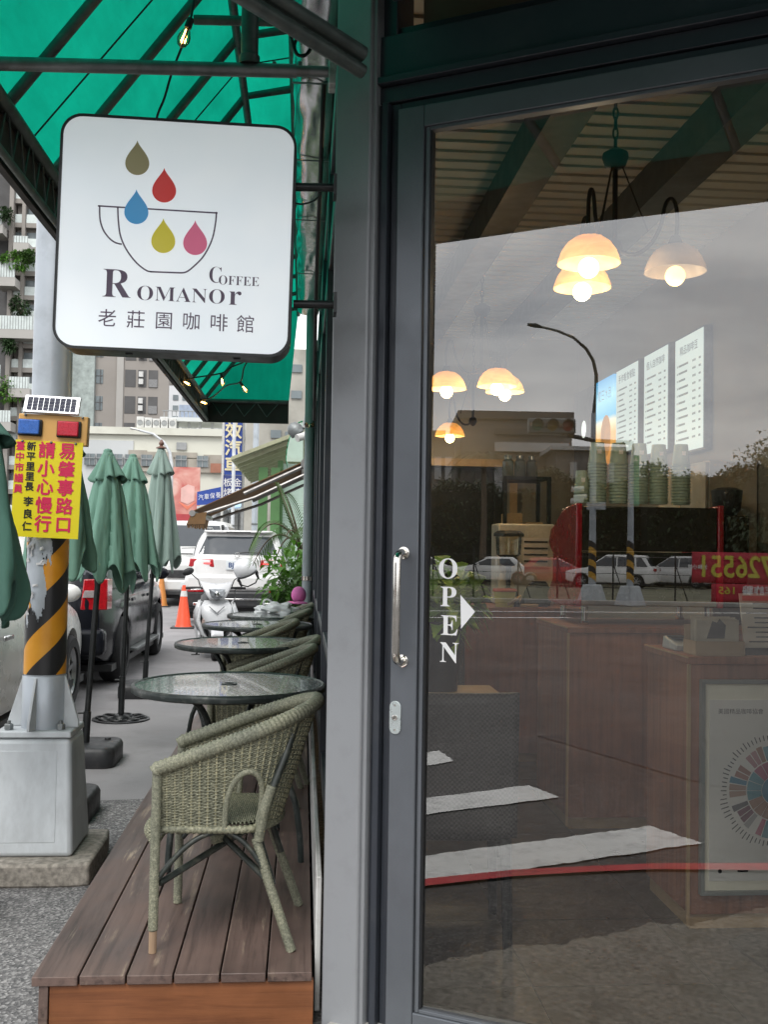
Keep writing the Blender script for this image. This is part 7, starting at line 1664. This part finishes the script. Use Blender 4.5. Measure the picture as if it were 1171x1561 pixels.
def lamp_arm(par, hub, p, first=True):         # p: centre of the shade's rim
    d = V((p.x - hub.x, p.y - hub.y, 0)); top = p + V((0, 0, 0.125))
    mb = MB(); mb.tube(bez(hub, hub + V((0, 0, -0.10)) + d * 0.4, hub + d * 0.75 + V((0, 0, 0.02)), hub + d * 0.80 + V((0, 0, 0.13)), 10) + bez(hub + d * 0.80 + V((0, 0, 0.13)), hub + d * 0.86 + V((0, 0, 0.25)), top + d * 0.12 + V((0, 0, 0.20)), top, 12)[1:], 0.009, 8); a = mb.build('arm', M['iron'], par, smooth=60)
    mb = MB(); mb.lathe([(0, 0.04), (0.02, 0.035), (0.032, 0.005), (0.030, -0.01), (0, -0.01)], 14, top - V((0, 0, 0.005))); mb.build('lamp_holder', M['iron'], a, smooth=50)
    pr = [(0.030, 0.118), (0.06, 0.110), (0.09, 0.088), (0.113, 0.055), (0.126, 0.02), (0.131, 0.0), (0.127, 0.0), (0.121, 0.022), (0.108, 0.056), (0.086, 0.084), (0.057, 0.105), (0.030, 0.113)]
    mb = MB(); mb.lathe(pr, 32, p); mb.build('shade', M['shade'] if first else M['shade_dim'], a, smooth=60)
    mb = MB(); mb.sphere(p + V((0, 0, -0.016)), 0.043, 16, 10, (1, 1, 1.0)); mb.build('bulb', M['bulb'] if first else M['bulb_dim'], a, smooth=80)
    L = bpy.data.lights.new('lamp_glow', 'POINT'); L.energy = 4.5 if first else 1.5; L.color = (1.0, 0.78, 0.52); L.shadow_soft_size = 0.05; o = bpy.data.objects.new('lamp_glow', L); C.objects.link(o); o.location = p + V((0, 0, -0.08))
def chandelier(label, hubc, lamps, ceilz=3.43):
    t = thing('chandelier', label, 'chandelier', (hubc.x, hubc.y, ceilz))
    mb = MB(); mb.lathe([(0, 0.075), (0.02, 0.07), (0.055, 0.05), (0.057, 0.03), (0.045, -0.005), (0.02, -0.02), (0, -0.02)], 20, (hubc.x, hubc.y, hubc.z + 0.36)); mb.build('cap', M['iron'], t, smooth=50)
    mb = MB(); mb.tube([(hubc.x, hubc.y, hubc.z + 0.36), (hubc.x, hubc.y, hubc.z - 0.03)], 0.012, 10); mb.lathe([(0, 0.04), (0.03, 0.02), (0.036, -0.01), (0.02, -0.04), (0, -0.05)], 16, (hubc.x, hubc.y, hubc.z)); mb.build('stem', M['iron'], t, smooth=50)
    z = hubc.z + 0.43; k = 0
    while z < ceilz:
        mb = MB(); ax = (1, 0, 0) if k % 2 else (0, 1, 0); mb.tube([V((hubc.x, hubc.y, z + 0.026)) + V(ax) * 0.010 * math.cos(w) + V((0, 0, 0.026 * math.sin(w))) for w in (2 * PI * i / 16 for i in range(16))], 0.0048, 6, closed=True); mb.build('chain_link', M['iron'], t, smooth=60); z += 0.044; k += 1
    for p in lamps:
        mb = MB(); d = V((p.x - hubc.x, p.y - hubc.y, 0)); mb.tube([V((hubc.x, hubc.y, hubc.z + 0.35)) + d * 0.12, V((hubc.x, hubc.y, hubc.z + 0.06)) + d * 0.55], 0.0035, 6); mb.build('stay', M['iron'], t)
        lamp_arm(t, V(hubc), p, not (label.startswith('nearest') and p is lamps[2]))
zl = 2.655; hb = at(938, 330, 4.56)
L1 = [at(898, 412, 4.37), at(888, 446, 4.78), at(1030, 422, 4.48)]
for p in L1: p.z = zl
hb.z = 2.78
chandelier('nearest chandelier with three lit amber bowl shades on a chain', hb, L1)
L2 = [at(758, 590, 6.8), at(770, 597, 7.05), at(681, 594, 6.95)]
zz = sum(p.z for p in L2) / 3
for p in L2: p.z = zz
hb2 = at(735, 480, 6.95); hb2.z = zz + 0.14
chandelier('middle chandelier with two overlapping shades and one beside the door frame', hb2, L2)
p3 = at(686, 665, 9.2); hb3 = at(700, 600, 9.2); hb3.z = p3.z + 0.14; hb3.x = p3.x + 0.2
chandelier('farthest hanging lamp with a single lit shade, low by the rear wall', hb3, [p3])

# furniture and stores at the back
sh_ = thing('steel_rack', 'black steel rack with a wooden crate and glass jars before the dark opening', 'shelf', (1.5, 8.6, FZ))
rx0, rx1, ry = px2(767, 8.4), px2(840, 8.4), 8.4
for x in (rx0, rx1 - 0.03):
    for y in (ry, ry + 0.4):
        mb = MB(); mb.box(x, x + 0.03, y, y + 0.03, FZ, 2.05); mb.build('upright', M['black_metal'], sh_)
for z in (0.5, 1.05, 1.52, 2.02):
    mb = MB(); mb.box(rx0 + 0.031, rx1 - 0.031, ry + 0.001, ry + 0.43, z, z + 0.03); mb.build('shelf', M['black_metal'], sh_)
for i, (a, b, z, h, m_) in enumerate(((0.04, 0.17, 1.55, 0.2, 'edge_wood'), (0.2, 0.34, 1.55, 0.13, 'edge_wood'))):
    mb = MB(); mb.box(rx0 + a, rx0 + b, ry + 0.05, ry + 0.3, z + 0.001, z + h); o = mb.build('wooden_crate', M[m_], bevel=0.004); tag(o, ('taller', 'lower')[i] + ' orange wooden crate on the black steel rack', 'crate')
M['jar'] = pm('jar_glass', (0.12, 0.12, 0.09), 0.08, 0, 0.2, 9, spec=0.8)
for i in range(3):
    xx = rx0 + 0.07 + i * 0.1; mb = MB(); mb.lathe([(0, 0), (0.045, 0), (0.048, 0.01), (0.048, 0.13), (0.03, 0.15), (0.03, 0.16)], 16, (xx, ry + 0.18, 2.051)); mb.lathe([(0.033, 0.16), (0.033, 0.18), (0, 0.18)], 16, (xx, ry + 0.18, 2.051)); o = mb.build('glass_jar', M['jar'], smooth=40); tag(o, ('left', 'middle', 'right')[i] + ' dim glass jar on top of the black steel rack', 'jar', 'jars on the rack')
fr = thing('ice_maker', 'beige box shaped machine with a printed chart on its front, left of the coffee machine', 'machine', (px2(805, 7.6), 7.7, CT))
mb = MB(); mb.box(px2(760, 7.2), px2(846, 7.2), 7.2, 7.48, CT + 0.002, H + 37 * 7.2 / 1600); mb.build('case', pm('beige_enamel', (0.46, 0.41, 0.33), 0.45), fr, bevel=0.012)
mb = MB(); mb.box(px2(798, 7.2), px2(836, 7.2), 7.194, 7.199, H - 30 * 7.2 / 1600, H + 15 * 7.2 / 1600); ch_ = mb.build('printed_chart', pm('chart_paper', (0.50, 0.44, 0.38), 0.7), fr)
for i in range(4):
    mb = MB(); z = H + (8 - i * 10) * 7.2 / 1600; mb.box(px2(799, 7.2), px2(835, 7.2), 7.1925, 7.1938, z, z + 0.012); mb.build('text_line', M['black_plastic'], ch_)
gr = thing('coffee_grinder', 'coffee grinder with a dark six sided lid over a glass hopper', 'grinder', (px2(779, 6.95), 7.0, CT))
gx, gy = px2(779, 6.98), 7.05
mb = MB(); mb.lathe([(0, 1.585), (0.075, 1.585), (0.105, 1.565), (0.105, 1.545), (0, 1.545)], 6, (gx, gy, 0)); mb.build('lid', M['black_plastic'], gr)
mb = MB(); mb.lathe([(0.09, 1.544), (0.082, 1.42), (0.05, 1.40)], 24, (gx, gy, 0)); mb.build('hopper', glassm('hopper_glass', 0.08, (0.9, 0.88, 0.8)), gr, smooth=50)
mb = MB(); mb.lathe([(0.06, 1.40), (0.06, 1.36), (0.02, 1.34), (0.015, 1.20), (0.06, 1.18), (0.08, CT + 0.002)], 20, (gx, gy, 0)); mb.build('body', M['black_plastic'], gr, smooth=40)
tub = thing('yellow_tub', 'yellow plastic tub with a red lid on the rear counter', 'tub', (px2(771, 6.95), 7.0, CT))
mb = MB(); mb.lathe([(0, CT + .002), (0.062, CT + .002), (0.075, CT + 0.105)], 24, (px2(771, 6.97), 6.98, 0)); mb.build('tub_body', pm('yellow_plastic', (0.50, 0.42, 0.10), 0.4), tub, smooth=40)
mb = MB(); mb.lathe([(0.08, CT + 0.104), (0.083, CT + 0.112), (0.078, CT + 0.124), (0, CT + 0.126)], 24, (px2(771, 6.97), 6.98, 0)); mb.build('lid', pm('red_plastic', (0.42, 0.03, 0.03), 0.4), tub, smooth=40)
def sack(label, x, y, z, w, h, m, lean=0.0):
    mb = MB(); mb.grid(lambda u, v: (x + lean * v + w * (1 - 0.55 * v ** 3) * math.cos(2 * PI * u) * (1 + 0.1 * math.sin(5 * 2 * PI * u + 5 * v)), y + w * 0.6 * (1 - 0.5 * v) * math.sin(2 * PI * u), z + h * v), 28, 10, cu=True)
    o = mb.build('paper_bag', m, smooth=70); tag(o, label, 'bag')
sack('open pale bag leaning behind the yellow tub', px2(778, 7.08), 7.12, CT + 0.002, 0.06, 0.22, pm('pale_bag', (0.55, 0.47, 0.34), 0.7), -0.03)
sack('dark slumped bag on the rear counter left of the coffee machine', px2(818, 7.02), 7.05, CT + 0.002, 0.10, 0.17, pm('navy_bag', (0.03, 0.035, 0.05), 0.6), 0.03)
for i, (px, w, lb) in enumerate(((786, 0.11, 'tilted kraft packet lying before the yellow tub'), (808, 0.12, 'second kraft packet lying flat on the rear counter'))):
    mb = MB(); a = px2(px, 6.93); mb.box(-w / 2, w / 2, -0.03, 0.03, 0, 0.022); o = mb.build('packet', kraft, bevel=0.006, M=Mx.Translation(V((a, 6.94, CT + 0.003 + (0.035 if i == 0 else 0)))) @ Mx.Rotation(R(-28 if i == 0 else 0), 4, 'Y')); tag(o, lb, 'packet')
# wooden table, woven black chairs, green potted plant by the door frame
tb = thing('wooden_table', 'pale wooden table top behind the black woven chair', 'table', (0.85, 5.1, FZ))
mb = MB(); mb.box(0.25, px2(772, 5.05), 4.75, 5.45, 0.72, 0.75); mb.build('table_top', M['edge_wood'], tb, bevel=0.004)
for x in (0.3, px2(772, 5.05) - 0.1):
    for y in (4.8, 5.36):
        mb = MB(); mb.box(x, x + 0.05, y, y + 0.05, FZ, 0.719); mb.build('leg', M['black_metal'], tb)
def wov():
    m, nt, b = newmat('woven_black_rattan'); vec = coords(nt); ck = nt.nodes.new('ShaderNodeTexChecker'); ck.inputs['Scale'].default_value = 120; nt.links.new(vec, ck.inputs['Vector'])
    c = mixc(nt, ck.outputs['Fac'], (0.028, 0.025, 0.025), (0.085, 0.078, 0.075)); nt.links.new(c, b.inputs['Base Color']); b.inputs['Roughness'].default_value = 0.5; bumpn(nt, b, ck.outputs['Fac'], 0.5, 0.004); return m
M['woven'] = wov()
def wchair(label, x, y, rz, group='black woven cafe chairs'):
    t = thing('woven_chair', label, 'chair', (x, y, FZ), rz, group)
    def back(u, v): a = (u - .5) * 1.3; return (0.27 * math.sin(a) / math.sin(0.65), -0.20 - 0.03 * v + 0.06 * (1 - math.cos(a)) * 3 - 0.06, 0.42 + 0.50 * v)
    mb = MB(); mb.grid(back, 20, 12); mb.build('backrest', M['woven'], t, local=True, smooth=60, solid=0.02)
    mb = MB(); mb.box(-0.25, 0.25, -0.22, 0.25, 0.40, 0.44); mb.build('seat', M['woven'], t, local=True, bevel=0.012)
    for sx in (-1, 1):
        for sy in (-1, 1):
            mb = MB(); mb.tube([(sx * 0.235, sy * 0.215, 0.42), (sx * 0.245, sy * 0.235, 0.0)], [0.021, 0.017], 8); mb.build('leg', M['woven'] if False else M['black_metal'], t, local=True, smooth=40)
    return t
wc_ = wchair('nearest black woven chair with its back to the door glass', px2(674, 3.75), 3.86, R(-4))
dup(wc_, (px2(655, 5.7), 5.9, FZ), PI, 'black woven chair on the far side of the pale table')
bush('potted_plant', 'bright green leafy plant on the table beside the OPEN lettering', (px2(672, 5.2), 5.25, 1.20), (0.15, 0.13, 0.13), 300, 0.13, 0.085, pm('pale_green_leaf', (0.30, 0.46, 0.10), 0.5, var=0.3, vs=20), 12, cat='plant')
pt = thing('plant_pot', 'dark pot of the green plant on the pale table', 'pot', (px2(672, 5.2), 5.25, 0.75)); mb = MB(); mb.lathe([(0, 0.752), (0.10, 0.752), (0.12, 1.06), (0.13, 1.10), (0.115, 1.10), (0.11, 1.08), (0, 1.08)], 20, (px2(672, 5.2), 5.25, 0)); mb.build('pot_body', pm('navy_pot', (0.02, 0.025, 0.04), 0.4), pt, smooth=40)
mb = MB(); q = [atZ(*a, FZ + 0.004) for a in ((1112, 1438), (1140, 1425), (1260, 1425), (1260, 1500), (1172, 1482))]
mb.prism([(p.x, p.y) for p in q], FZ + 0.002, FZ + 0.014); o = mb.build('floor_mat', M['black_plastic']); tag(o, 'dark floor mat at the foot of the front counter', 'mat')
# ------------------------------------------------------------------ across the road: the scene mirrored in the door's glass
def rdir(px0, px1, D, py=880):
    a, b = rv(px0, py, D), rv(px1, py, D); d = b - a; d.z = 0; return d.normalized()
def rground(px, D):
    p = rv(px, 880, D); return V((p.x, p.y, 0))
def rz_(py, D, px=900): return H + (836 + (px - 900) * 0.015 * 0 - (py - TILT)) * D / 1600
def zrot(d): return math.atan2(d.y, d.x)
# ground of the vacant lot
M['lot'] = pm('dry_grass_lot', (0.12, 0.115, 0.07), 0.95, 0, 0.4, 0.6, bump=0.5, bs=8, dirt=(0.07, 0.085, 0.035), da=0.8, ds=0.5)
flat_pts = [rground(300, 33.5), rground(1700, 33.5), rground(1700, 70), rground(300, 70)]
struct(flat('vacant_lot', flat_pts, M['lot'], 0.03))
a, b = rground(300, 33.2), rground(1700, 33.2); d = (b - a).normalized(); n_ = V((0, 0, 1)).cross(d)
L_ = (b - a).length
mb = MB(); mb.box(0, L_, -0.3, 0, 0, 0.14, Mx.Translation(a) @ Mx.Rotation(zrot(d), 4, 'Z')); struct(mb.build('kerb', M['concrete_pale'], bevel=0.02))
# clipped hedge wall of trees behind the lot
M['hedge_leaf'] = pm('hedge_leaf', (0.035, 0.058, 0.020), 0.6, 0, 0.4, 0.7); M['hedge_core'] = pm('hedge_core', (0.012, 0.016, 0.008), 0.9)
rnd = random.Random(11); hl_ = MB(); core = MB()
for seg_, (p0, p1, D, top) in enumerate(((480, 820, 61, 752), (820, 985, 62, 735), (980, 1180, 60, 722), (1170, 1700, 58, 718))):
    A, B = rground(p0, D), rground(p1, D); u = (B - A).normalized(); Ln = (B - A).length; nn = V((-u.y, u.x, 0)); zt_ = rz_(top, D)
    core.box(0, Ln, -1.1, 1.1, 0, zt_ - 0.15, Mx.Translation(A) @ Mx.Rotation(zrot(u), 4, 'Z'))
    for i in range(int(Ln * 800)):
        x = rnd.uniform(0, Ln); z = (rnd.uniform(0.1, 1) if rnd.random() < 0.6 else rnd.uniform(0.9, 1.0)) ** 0.8 * zt_; y = (rnd.choice((-1, 1)) * rnd.gauss(1.25, 0.22)) if z < zt_ - 0.9 else rnd.uniform(-1.3, 1.3)
        z += 0.35 * math.sin(x * 0.9 + seg_) * (z / zt_) + 0.2 * math.sin(x * 2.7) + (abs(rnd.gauss(0, 0.15)) if z > zt_ * 0.85 else 0)
        leaf(hl_, A + u * x + nn * y + V((0, 0, z)), (rnd.gauss(0, 1), rnd.gauss(0, 1), rnd.gauss(0.4, 0.8)), rnd.uniform(0.2, 0.45), rnd.uniform(0.10, 0.2))
hg = thing('hedge', 'tall dark hedge across the road, mirrored low in the door glass', 'hedge', tuple(rground(900, 61)))
core.build('dark_core', M['hedge_core'], hg, kind='stuff'); hl_.build('foliage', M['hedge_leaf'], hg, kind='stuff')  # solid near-black core painted as the shade inside the hedge
tq = rground(1195, 55)
bush('tree', 'dark round tree at the right end of the mirrored hedge', (tq.x, tq.y, 4.6), (2.6, 2.6, 3.2), 16000, 0.38, 0.2, M['hedge_leaf'], 77, cat='tree', stems=9)
tr_ = bpy.data.objects['tree']; mb = MB(); mb.grid(lambda u, v: V((tq.x, tq.y, 4.5)) + V((1.95 * math.sin(PI * v) * math.cos(2 * PI * u), 1.95 * math.sin(PI * v) * math.sin(2 * PI * u), 2.35 * math.cos(PI * v))) * (1 + 0.16 * math.sin(17 * u + 9 * v) * math.sin(13 * v)), 24, 14, cu=True); mb.build('inner_dark_core', M['hedge_core'], tr_, kind='stuff')  # solid near-black core stands in for shade among the leaves
# houses over the hedge
M['house_tan'] = pm('tan_house_wall', (0.21, 0.195, 0.185), 0.85, 0, 0.1, 0.4); M['house_dark'] = pm('dark_house_band', (0.12, 0.11, 0.105), 0.8, 0, 0.1, 0.4); M['house_white'] = pm('white_house_trim', (0.52, 0.51, 0.50), 0.8, 0, 0.08, 0.5)
def rblock(px0, px1, D, dep, y0, y1, m, name, par, push=0.0):
    A, B = rground(px0, D), rground(px1, D); u = (B - A).normalized(); nn = V((0, 0, 1)).cross(u)
    if nn.dot(A) < 0: nn = -nn
    mb = MB(); mb.box(0, (B - A).length, push if nn.dot(V((-u.y, u.x, 0))) > 0 else -push - dep, push + dep if nn.dot(V((-u.y, u.x, 0))) > 0 else -push, max(0, rz_(y0, D)), rz_(y1, D), Mx.Translation(A) @ Mx.Rotation(zrot(u), 4, 'Z')); return mb.build(name, m, par)
hA = thing('flat_roofed_house', 'brown flat roofed house above the hedge, mirrored behind the amber lamps', 'building', tuple(rground(780, 78)))
rblock(700, 870, 78, 9, 900, 640, M['house_tan'], 'wall', hA); rblock(695, 873, 77.6, 10, 640, 628, M['house_dark'], 'roof', hA, 0.0); rblock(752, 866, 77.5, 0.4, 664, 655, M['house_dark'], 'band', hA); rblock(752, 866, 77.4, 0.4, 690, 676, M['house_white'], 'ledge', hA)
for px in (706, 722, 740, 770, 800, 830):
    rblock(px, px + 9, 77.4, 0.3, 752, 722, M['house_dark'], 'window', hA)
rblock(752, 764, 77.3, 0.4, 752, 712, M['house_white'], 'column', hA)
hB = thing('low_house', 'low house with a white eave line right of the flat roofed house', 'building', tuple(rground(900, 72)))
rblock(846, 960, 73, 8, 900, 688, M['house_tan'], 'wall', hB); rblock(838, 966, 72.4, 9, 686, 680, M['house_white'], 'eave', hB)
for px in (868, 896, 925): rblock(px, px + 10, 72.6, 0.3, 735, 705, M['house_white'], 'window', hB)
hC = thing('low_house', 'low dark house at the left edge of the mirrored view', 'building', tuple(rground(640, 74)))
rblock(560, 690, 75, 8, 900, 668, M['house_tan'], 'wall', hC); rblock(552, 676, 74.4, 9, 668, 660, M['house_dark'], 'roof', hC)
for px in (660, 676): rblock(px, px + 10, 74.7, 0.3, 735, 700, M['house_white'], 'window', hC)
# palm over the hedge
pm_ = thing('palm_tree', 'feathery palm tree rising over the hedge before the flat roofed house', 'palm tree', tuple(rground(735, 57)))
stem, lf = MB(), MB(); pb = rground(735, 57); pt_ = V((pb.x, pb.y, rz_(700, 57))); stem.tube([pb, pb.lerp(pt_, 0.5) + V((0.1, 0, 0)), pt_], [0.22, 0.16, 0.13], 10)
for k in range(15):
    a = 2 * PI * k / 15 + 0.3; frond(lf, stem, pt_, (math.cos(a), math.sin(a), 0), 2.2, 1.3 * rnd.uniform(0.5, 1.2), 1.9, 22, 0.7)
stem.build('trunk', M['bark'], pm_, smooth=60); lf.build('crown', M['hedge_leaf'], pm_, kind='stuff')
# parked cars of the lot
def rcar(label, px0, px1, D, m, suv=True, flip=False, **k):
    mid = rground((px0 + px1) / 2, D); u = rdir(px0, px1, D); 
    if flip: u = -u
    L = k.get('L', 4.5); loc = mid - u * L / 2
    rz = zrot(u) - PI / 2
    t, _ = car(label, (loc.x, loc.y, 0.03), rz, m, suv=suv, detail=False, group='cars parked in the vacant lot', **k); return t
SD = dict(L=4.55, W=1.8, ht=1.45, belt=0.95, hood=0.95, nose=0.7, yh=3.3, g0=(0.5, 3.65), g1=(1.15, 2.6), wy=(1.0, 3.65), r=0.32, suv=False, trunk=(0.9, 0.93))
s1 = rcar('silver SUV in the vacant lot between the two striped poles in the reflection', 885, 985, 52, M['car_silver'], flip=True)
s1.rotation_euler.z += R(22)
s2 = rcar('white SUV in the vacant lot left of the red banner in the reflection', 985, 1080, 54, M['car_white'], flip=True); s2.rotation_euler.z += R(40)
rcar('red sedan in the vacant lot behind the coffee machine in the reflection', 800, 885, 55, M['car_red'], flip=False, **SD)
rcar('silver sedan in the vacant lot above the yellow tub in the reflection', 705, 795, 55, M['car_silver'], flip=True, **SD)
rcar('white sedan in the vacant lot at the left edge of the reflection', 600, 690, 53, M['car_white'], flip=False, **SD)
for t in (s1, s2):
    for sg in (-1, 1): stick(t, 'tail_lamp', M['tail_red'], sg * 0.62, sg * 0.88, -0.02, 0.12, 0.86, 1.0, 0.01)
# roadside poles
def striped(label, px, D, h, r):
    p = rground(px, D); t = thing('striped_pole', label, 'street pole', tuple(p), group='striped poles across the road')
    mb = MB(); mb.hexa(frustum(-0.36, 0.36, -0.36, 0.36, 0.0, -0.22, 0.22, -0.22, 0.22, 0.62)); mb.build('pedestal', M['pedestal'], t, local=True, bevel=0.03)
    mb = MB(); mb.tube([(0, 0, 0.6), (0, 0, h)], [r, r * 0.72], 16); mb.build('shaft', M['pole_grey'], t, local=True, smooth=40)
    for i in range(6):
        mb = MB(); z = 0.75 + i * 0.2; mb.grid(lambda u, v: ((r + 0.006) * math.cos(2 * PI * u), (r + 0.006) * math.sin(2 * PI * u), z + 0.2 * v + 0.10 * math.sin(2 * PI * u)), 20, 2, cu=True); mb.build('stripe', pm('stripe_yellow', (0.55, 0.30, 0.03), 0.5) if i == 0 and 'stripe_yellow' not in bpy.data.materials else (bpy.data.materials['stripe_yellow'] if i % 2 == 0 else M['gasket']), t, local=True, smooth=60)
    return t, p
lp, p = striped('striped lamp post with a long curved arm, mirrored through the paper cups', 903, 34, 6.2, 0.12)
u = rdir(903, 800, 34); zt_ = rz_(580, 34); zc = rz_(498, 34)
off = lambda px: (px - 903) * 34 / 1600
Q = lambda px, py: u * (-(px - 903) * 34 / 1600) + V((0, 0, rz_(py, 34)))
mb = MB(); mb.tube([V((0, 0, 6.2)), Q(906, 600), Q(906, 570), Q(901, 548), Q(890, 530), Q(870, 513), Q(845, 503), Q(818, 497)], [0.07, 0.062, 0.06, 0.056, 0.052, 0.047, 0.043, 0.04], 12); mb.build('arm', M['black_metal'], lp, local=True, smooth=60)
mb = MB(); mb.tube([Q(822, 498), Q(812, 495.5), Q(799, 494)], [0.06, 0.13, 0.07], 10, flat=0.6); mb.build('lamp_head', M['black_metal'], lp, local=True, smooth=60)
for k, (px, py) in enumerate(((889, 746), (893, 758), (888, 764))):
    mb = MB(); q = Q(px, py); mb.tube([q, q + u * 0.4 + V((0, 0, -0.03))], 0.09, 10); mb.build('camera', M['white_trim'], lp, local=True, smooth=40)
mb = MB(); q = Q(908, 772); mb.box(q.x - 0.3, q.x + 0.3, q.y - 0.12, q.y + 0.12, q.z - 0.12, q.z + 0.12); mb.build('control_box', M['pole_grey'], lp, local=True)
sp2, p = striped('striped signal pole carrying the narrow green street name plate', 961, 33, rz_(672, 33), 0.11)
u2 = rdir(961, 860, 33); Q2 = lambda px, py, o=0: u2 * (-(px - 961) * 33 / 1600) + V((0, 0, rz_(py, 33)))
mb = MB(); mb.tube([Q2(961, 674), Q2(905, 672), Q2(862, 664)], 0.07, 10); mb.build('signal_arm', M['black_metal'], sp2, local=True, smooth=40)
MQ = Mx.Translation(Q2(968, 732)) @ Mx.Rotation(zrot(-u2), 4, 'Z')
mb = MB(); mb.box(-0.11, 0.11, -0.02, 0.02, -0.8, 0.8, MQ); npl = mb.build('name_plate', pm('street_sign_green', (0.02, 0.26, 0.15), 0.5), sp2, local=True)
mb = MB(); mb.prism([(-0.06, 0.62), (0.06, 0.62), (0, 0.72)], -0.001, 0.001, MQ @ Mx.Translation(V((0, -0.0225, 0))) @ FACE); mb.prism([(-0.06, 0.62), (0.06, 0.62), (0, 0.72)], -0.001, 0.001, MQ @ Mx.Translation(V((0, 0.0225, 0))) @ FACE); mb.build('arrow', M['white_letter'], npl, local=True)
M['signal_grey'] = pm('signal_grey', (0.16, 0.17, 0.17), 0.5, 0.2, 0.1, 2)
tl_ = thing('traffic_light', 'horizontal traffic light on its arm, mirrored left of the lamp post', 'traffic light', tuple(p))
MT = Mx.Translation(Q2(838, 651)) @ Mx.Rotation(zrot(u2), 4, 'Z')
mb = MB(); mb.box(-0.75, 0.75, -0.16, 0.16, -0.24, 0.24, MT); mb.build('housing', M['signal_grey'], tl_, local=True, bevel=0.05)
for sgn in (-1, 1):
    for i in range(3):
        x = -0.48 + 0.48 * i; mb = MB(); mb.lathe([(0.20, 0.16), (0.205, 0.42), (0.19, 0.42), (0.185, 0.16)], 18, M=MT @ Mx.Translation(V((x, 0, 0))) @ Mx.Rotation(R(90 * sgn), 4, 'X'), a0=(0 if sgn > 0 else PI) - 0.35, a1=(PI if sgn > 0 else 2 * PI) + 0.35); hd_ = mb.build('visor', M['signal_grey'], tl_, local=True, smooth=40)
        mb = MB(); mb.lathe([(0, 0.20), (0.17, 0.165)], 18, M=MT @ Mx.Translation(V((x, 0, 0))) @ Mx.Rotation(R(90 * sgn), 4, 'X')); mb.build('lens', pm('signal_lens_%d%d' % (i, sgn), ((0.25, 0.02, 0.02), (0.25, 0.15, 0.02), (0.02, 0.16, 0.10))[i], 0.2), hd_, local=True, smooth=40)
mb = MB(); mb.tube([Q2(858, 664), Q2(850, 654)], 0.05, 8); mb.build('bracket', M['black_metal'], tl_, local=True)
# wire fence round the lot with banners
wf = thing('wire_fence', 'thin steel post and wire fence along the vacant lot', 'fence', tuple(rground(900, 37)))
for px in (600, 660, 722, 790, 850, 935, 1030, 1110, 1190, 1280):
    q = rground(px, 37); mb = MB(); mb.tube([q, q + V((0, 0, 1.75))], 0.03, 6); mb.build('post', M['black_metal'], wf)
    mb = MB(); w_ = rdir(px, px + 20, 37); mb.tube([q + w_ * 0.45, q + V((0, 0, 1.3))], 0.02, 6); mb.build('brace', M['black_metal'], wf)
for z in (0.45, 0.95, 1.55):
    mb = MB(); mb.tube([rground(px, 37) + V((0, 0, z - 0.03 * (i % 2))) for i, px in enumerate(range(580, 1320, 35))], 0.010, 5); mb.build('wire', M['black_metal'], wf)
M['banner_red'] = pm('red_banner_cloth', (0.50, 0.035, 0.06), 0.7, 0, 0.1, 1, bump=0.3, bs=3); M['banner_yellow'] = pm('banner_yellow', (0.66, 0.60, 0.08), 0.6, var=0.04)
def banner(label, px0, px1, D, y0, y1, txts):
    A, B = rground(px0, D), rground(px1, D); A.z = B.z = 0; u = (A - B).normalized()        # seen from the cafe, px1 side is its left
    t = thing('banner', label, 'banner', tuple(A)); zt_, zb_ = rz_(y0, D), rz_(y1, D); w = (A - B).length; nn = u.cross(V((0, 0, 1)))
    if nn.dot(B) > 0: nn = -nn
    mb = MB(); mb.grid(lambda a_, b__: B + u * (w * a_) + V((0, 0, zb_ + (zt_ - zb_) * b__)) + nn * 0.03 * math.sin(9 * a_), 24, 4); mb.build('cloth', M['banner_red'], t, smooth=60, solid=0.01)
    BM = lambda f, z: Mx(((u.x, 0, nn.x, (B + u * w * f + nn * 0.055).x), (u.y, 0, nn.y, (B + u * w * f + nn * 0.055).y), (0, 1, 0, z), (0, 0, 0, 1)))
    for s, f, zf, size, m_, sx in txts: text(s, size, m_, t, BM(f, zb_ + (zt_ - zb_) * zf), 'lettering', bold=size * 0.02, sx=sx)
    return t
banner('red banner with large yellow phone digits, mirrored at the right of the glass', 1055, 1235, 35.5, 839, 886, [('-726551', 0.60, 0.5, 1.02, M['banner_yellow'], 0.84), ('洽林小姐', 0.955, 0.5, 0.17, M['white_letter'], 1.0)])
for i, ch in enumerate('洽林小姐'): pass
banner('lower red banner with the number 165 in yellow below the large one', 1085, 1235, 35.4, 887, 915, [('165', 0.84, 0.62, 0.34, M['banner_yellow'], 1.25), ('年詐騙', 0.52, 0.62, 0.34, M['white_letter'], 1.1)])
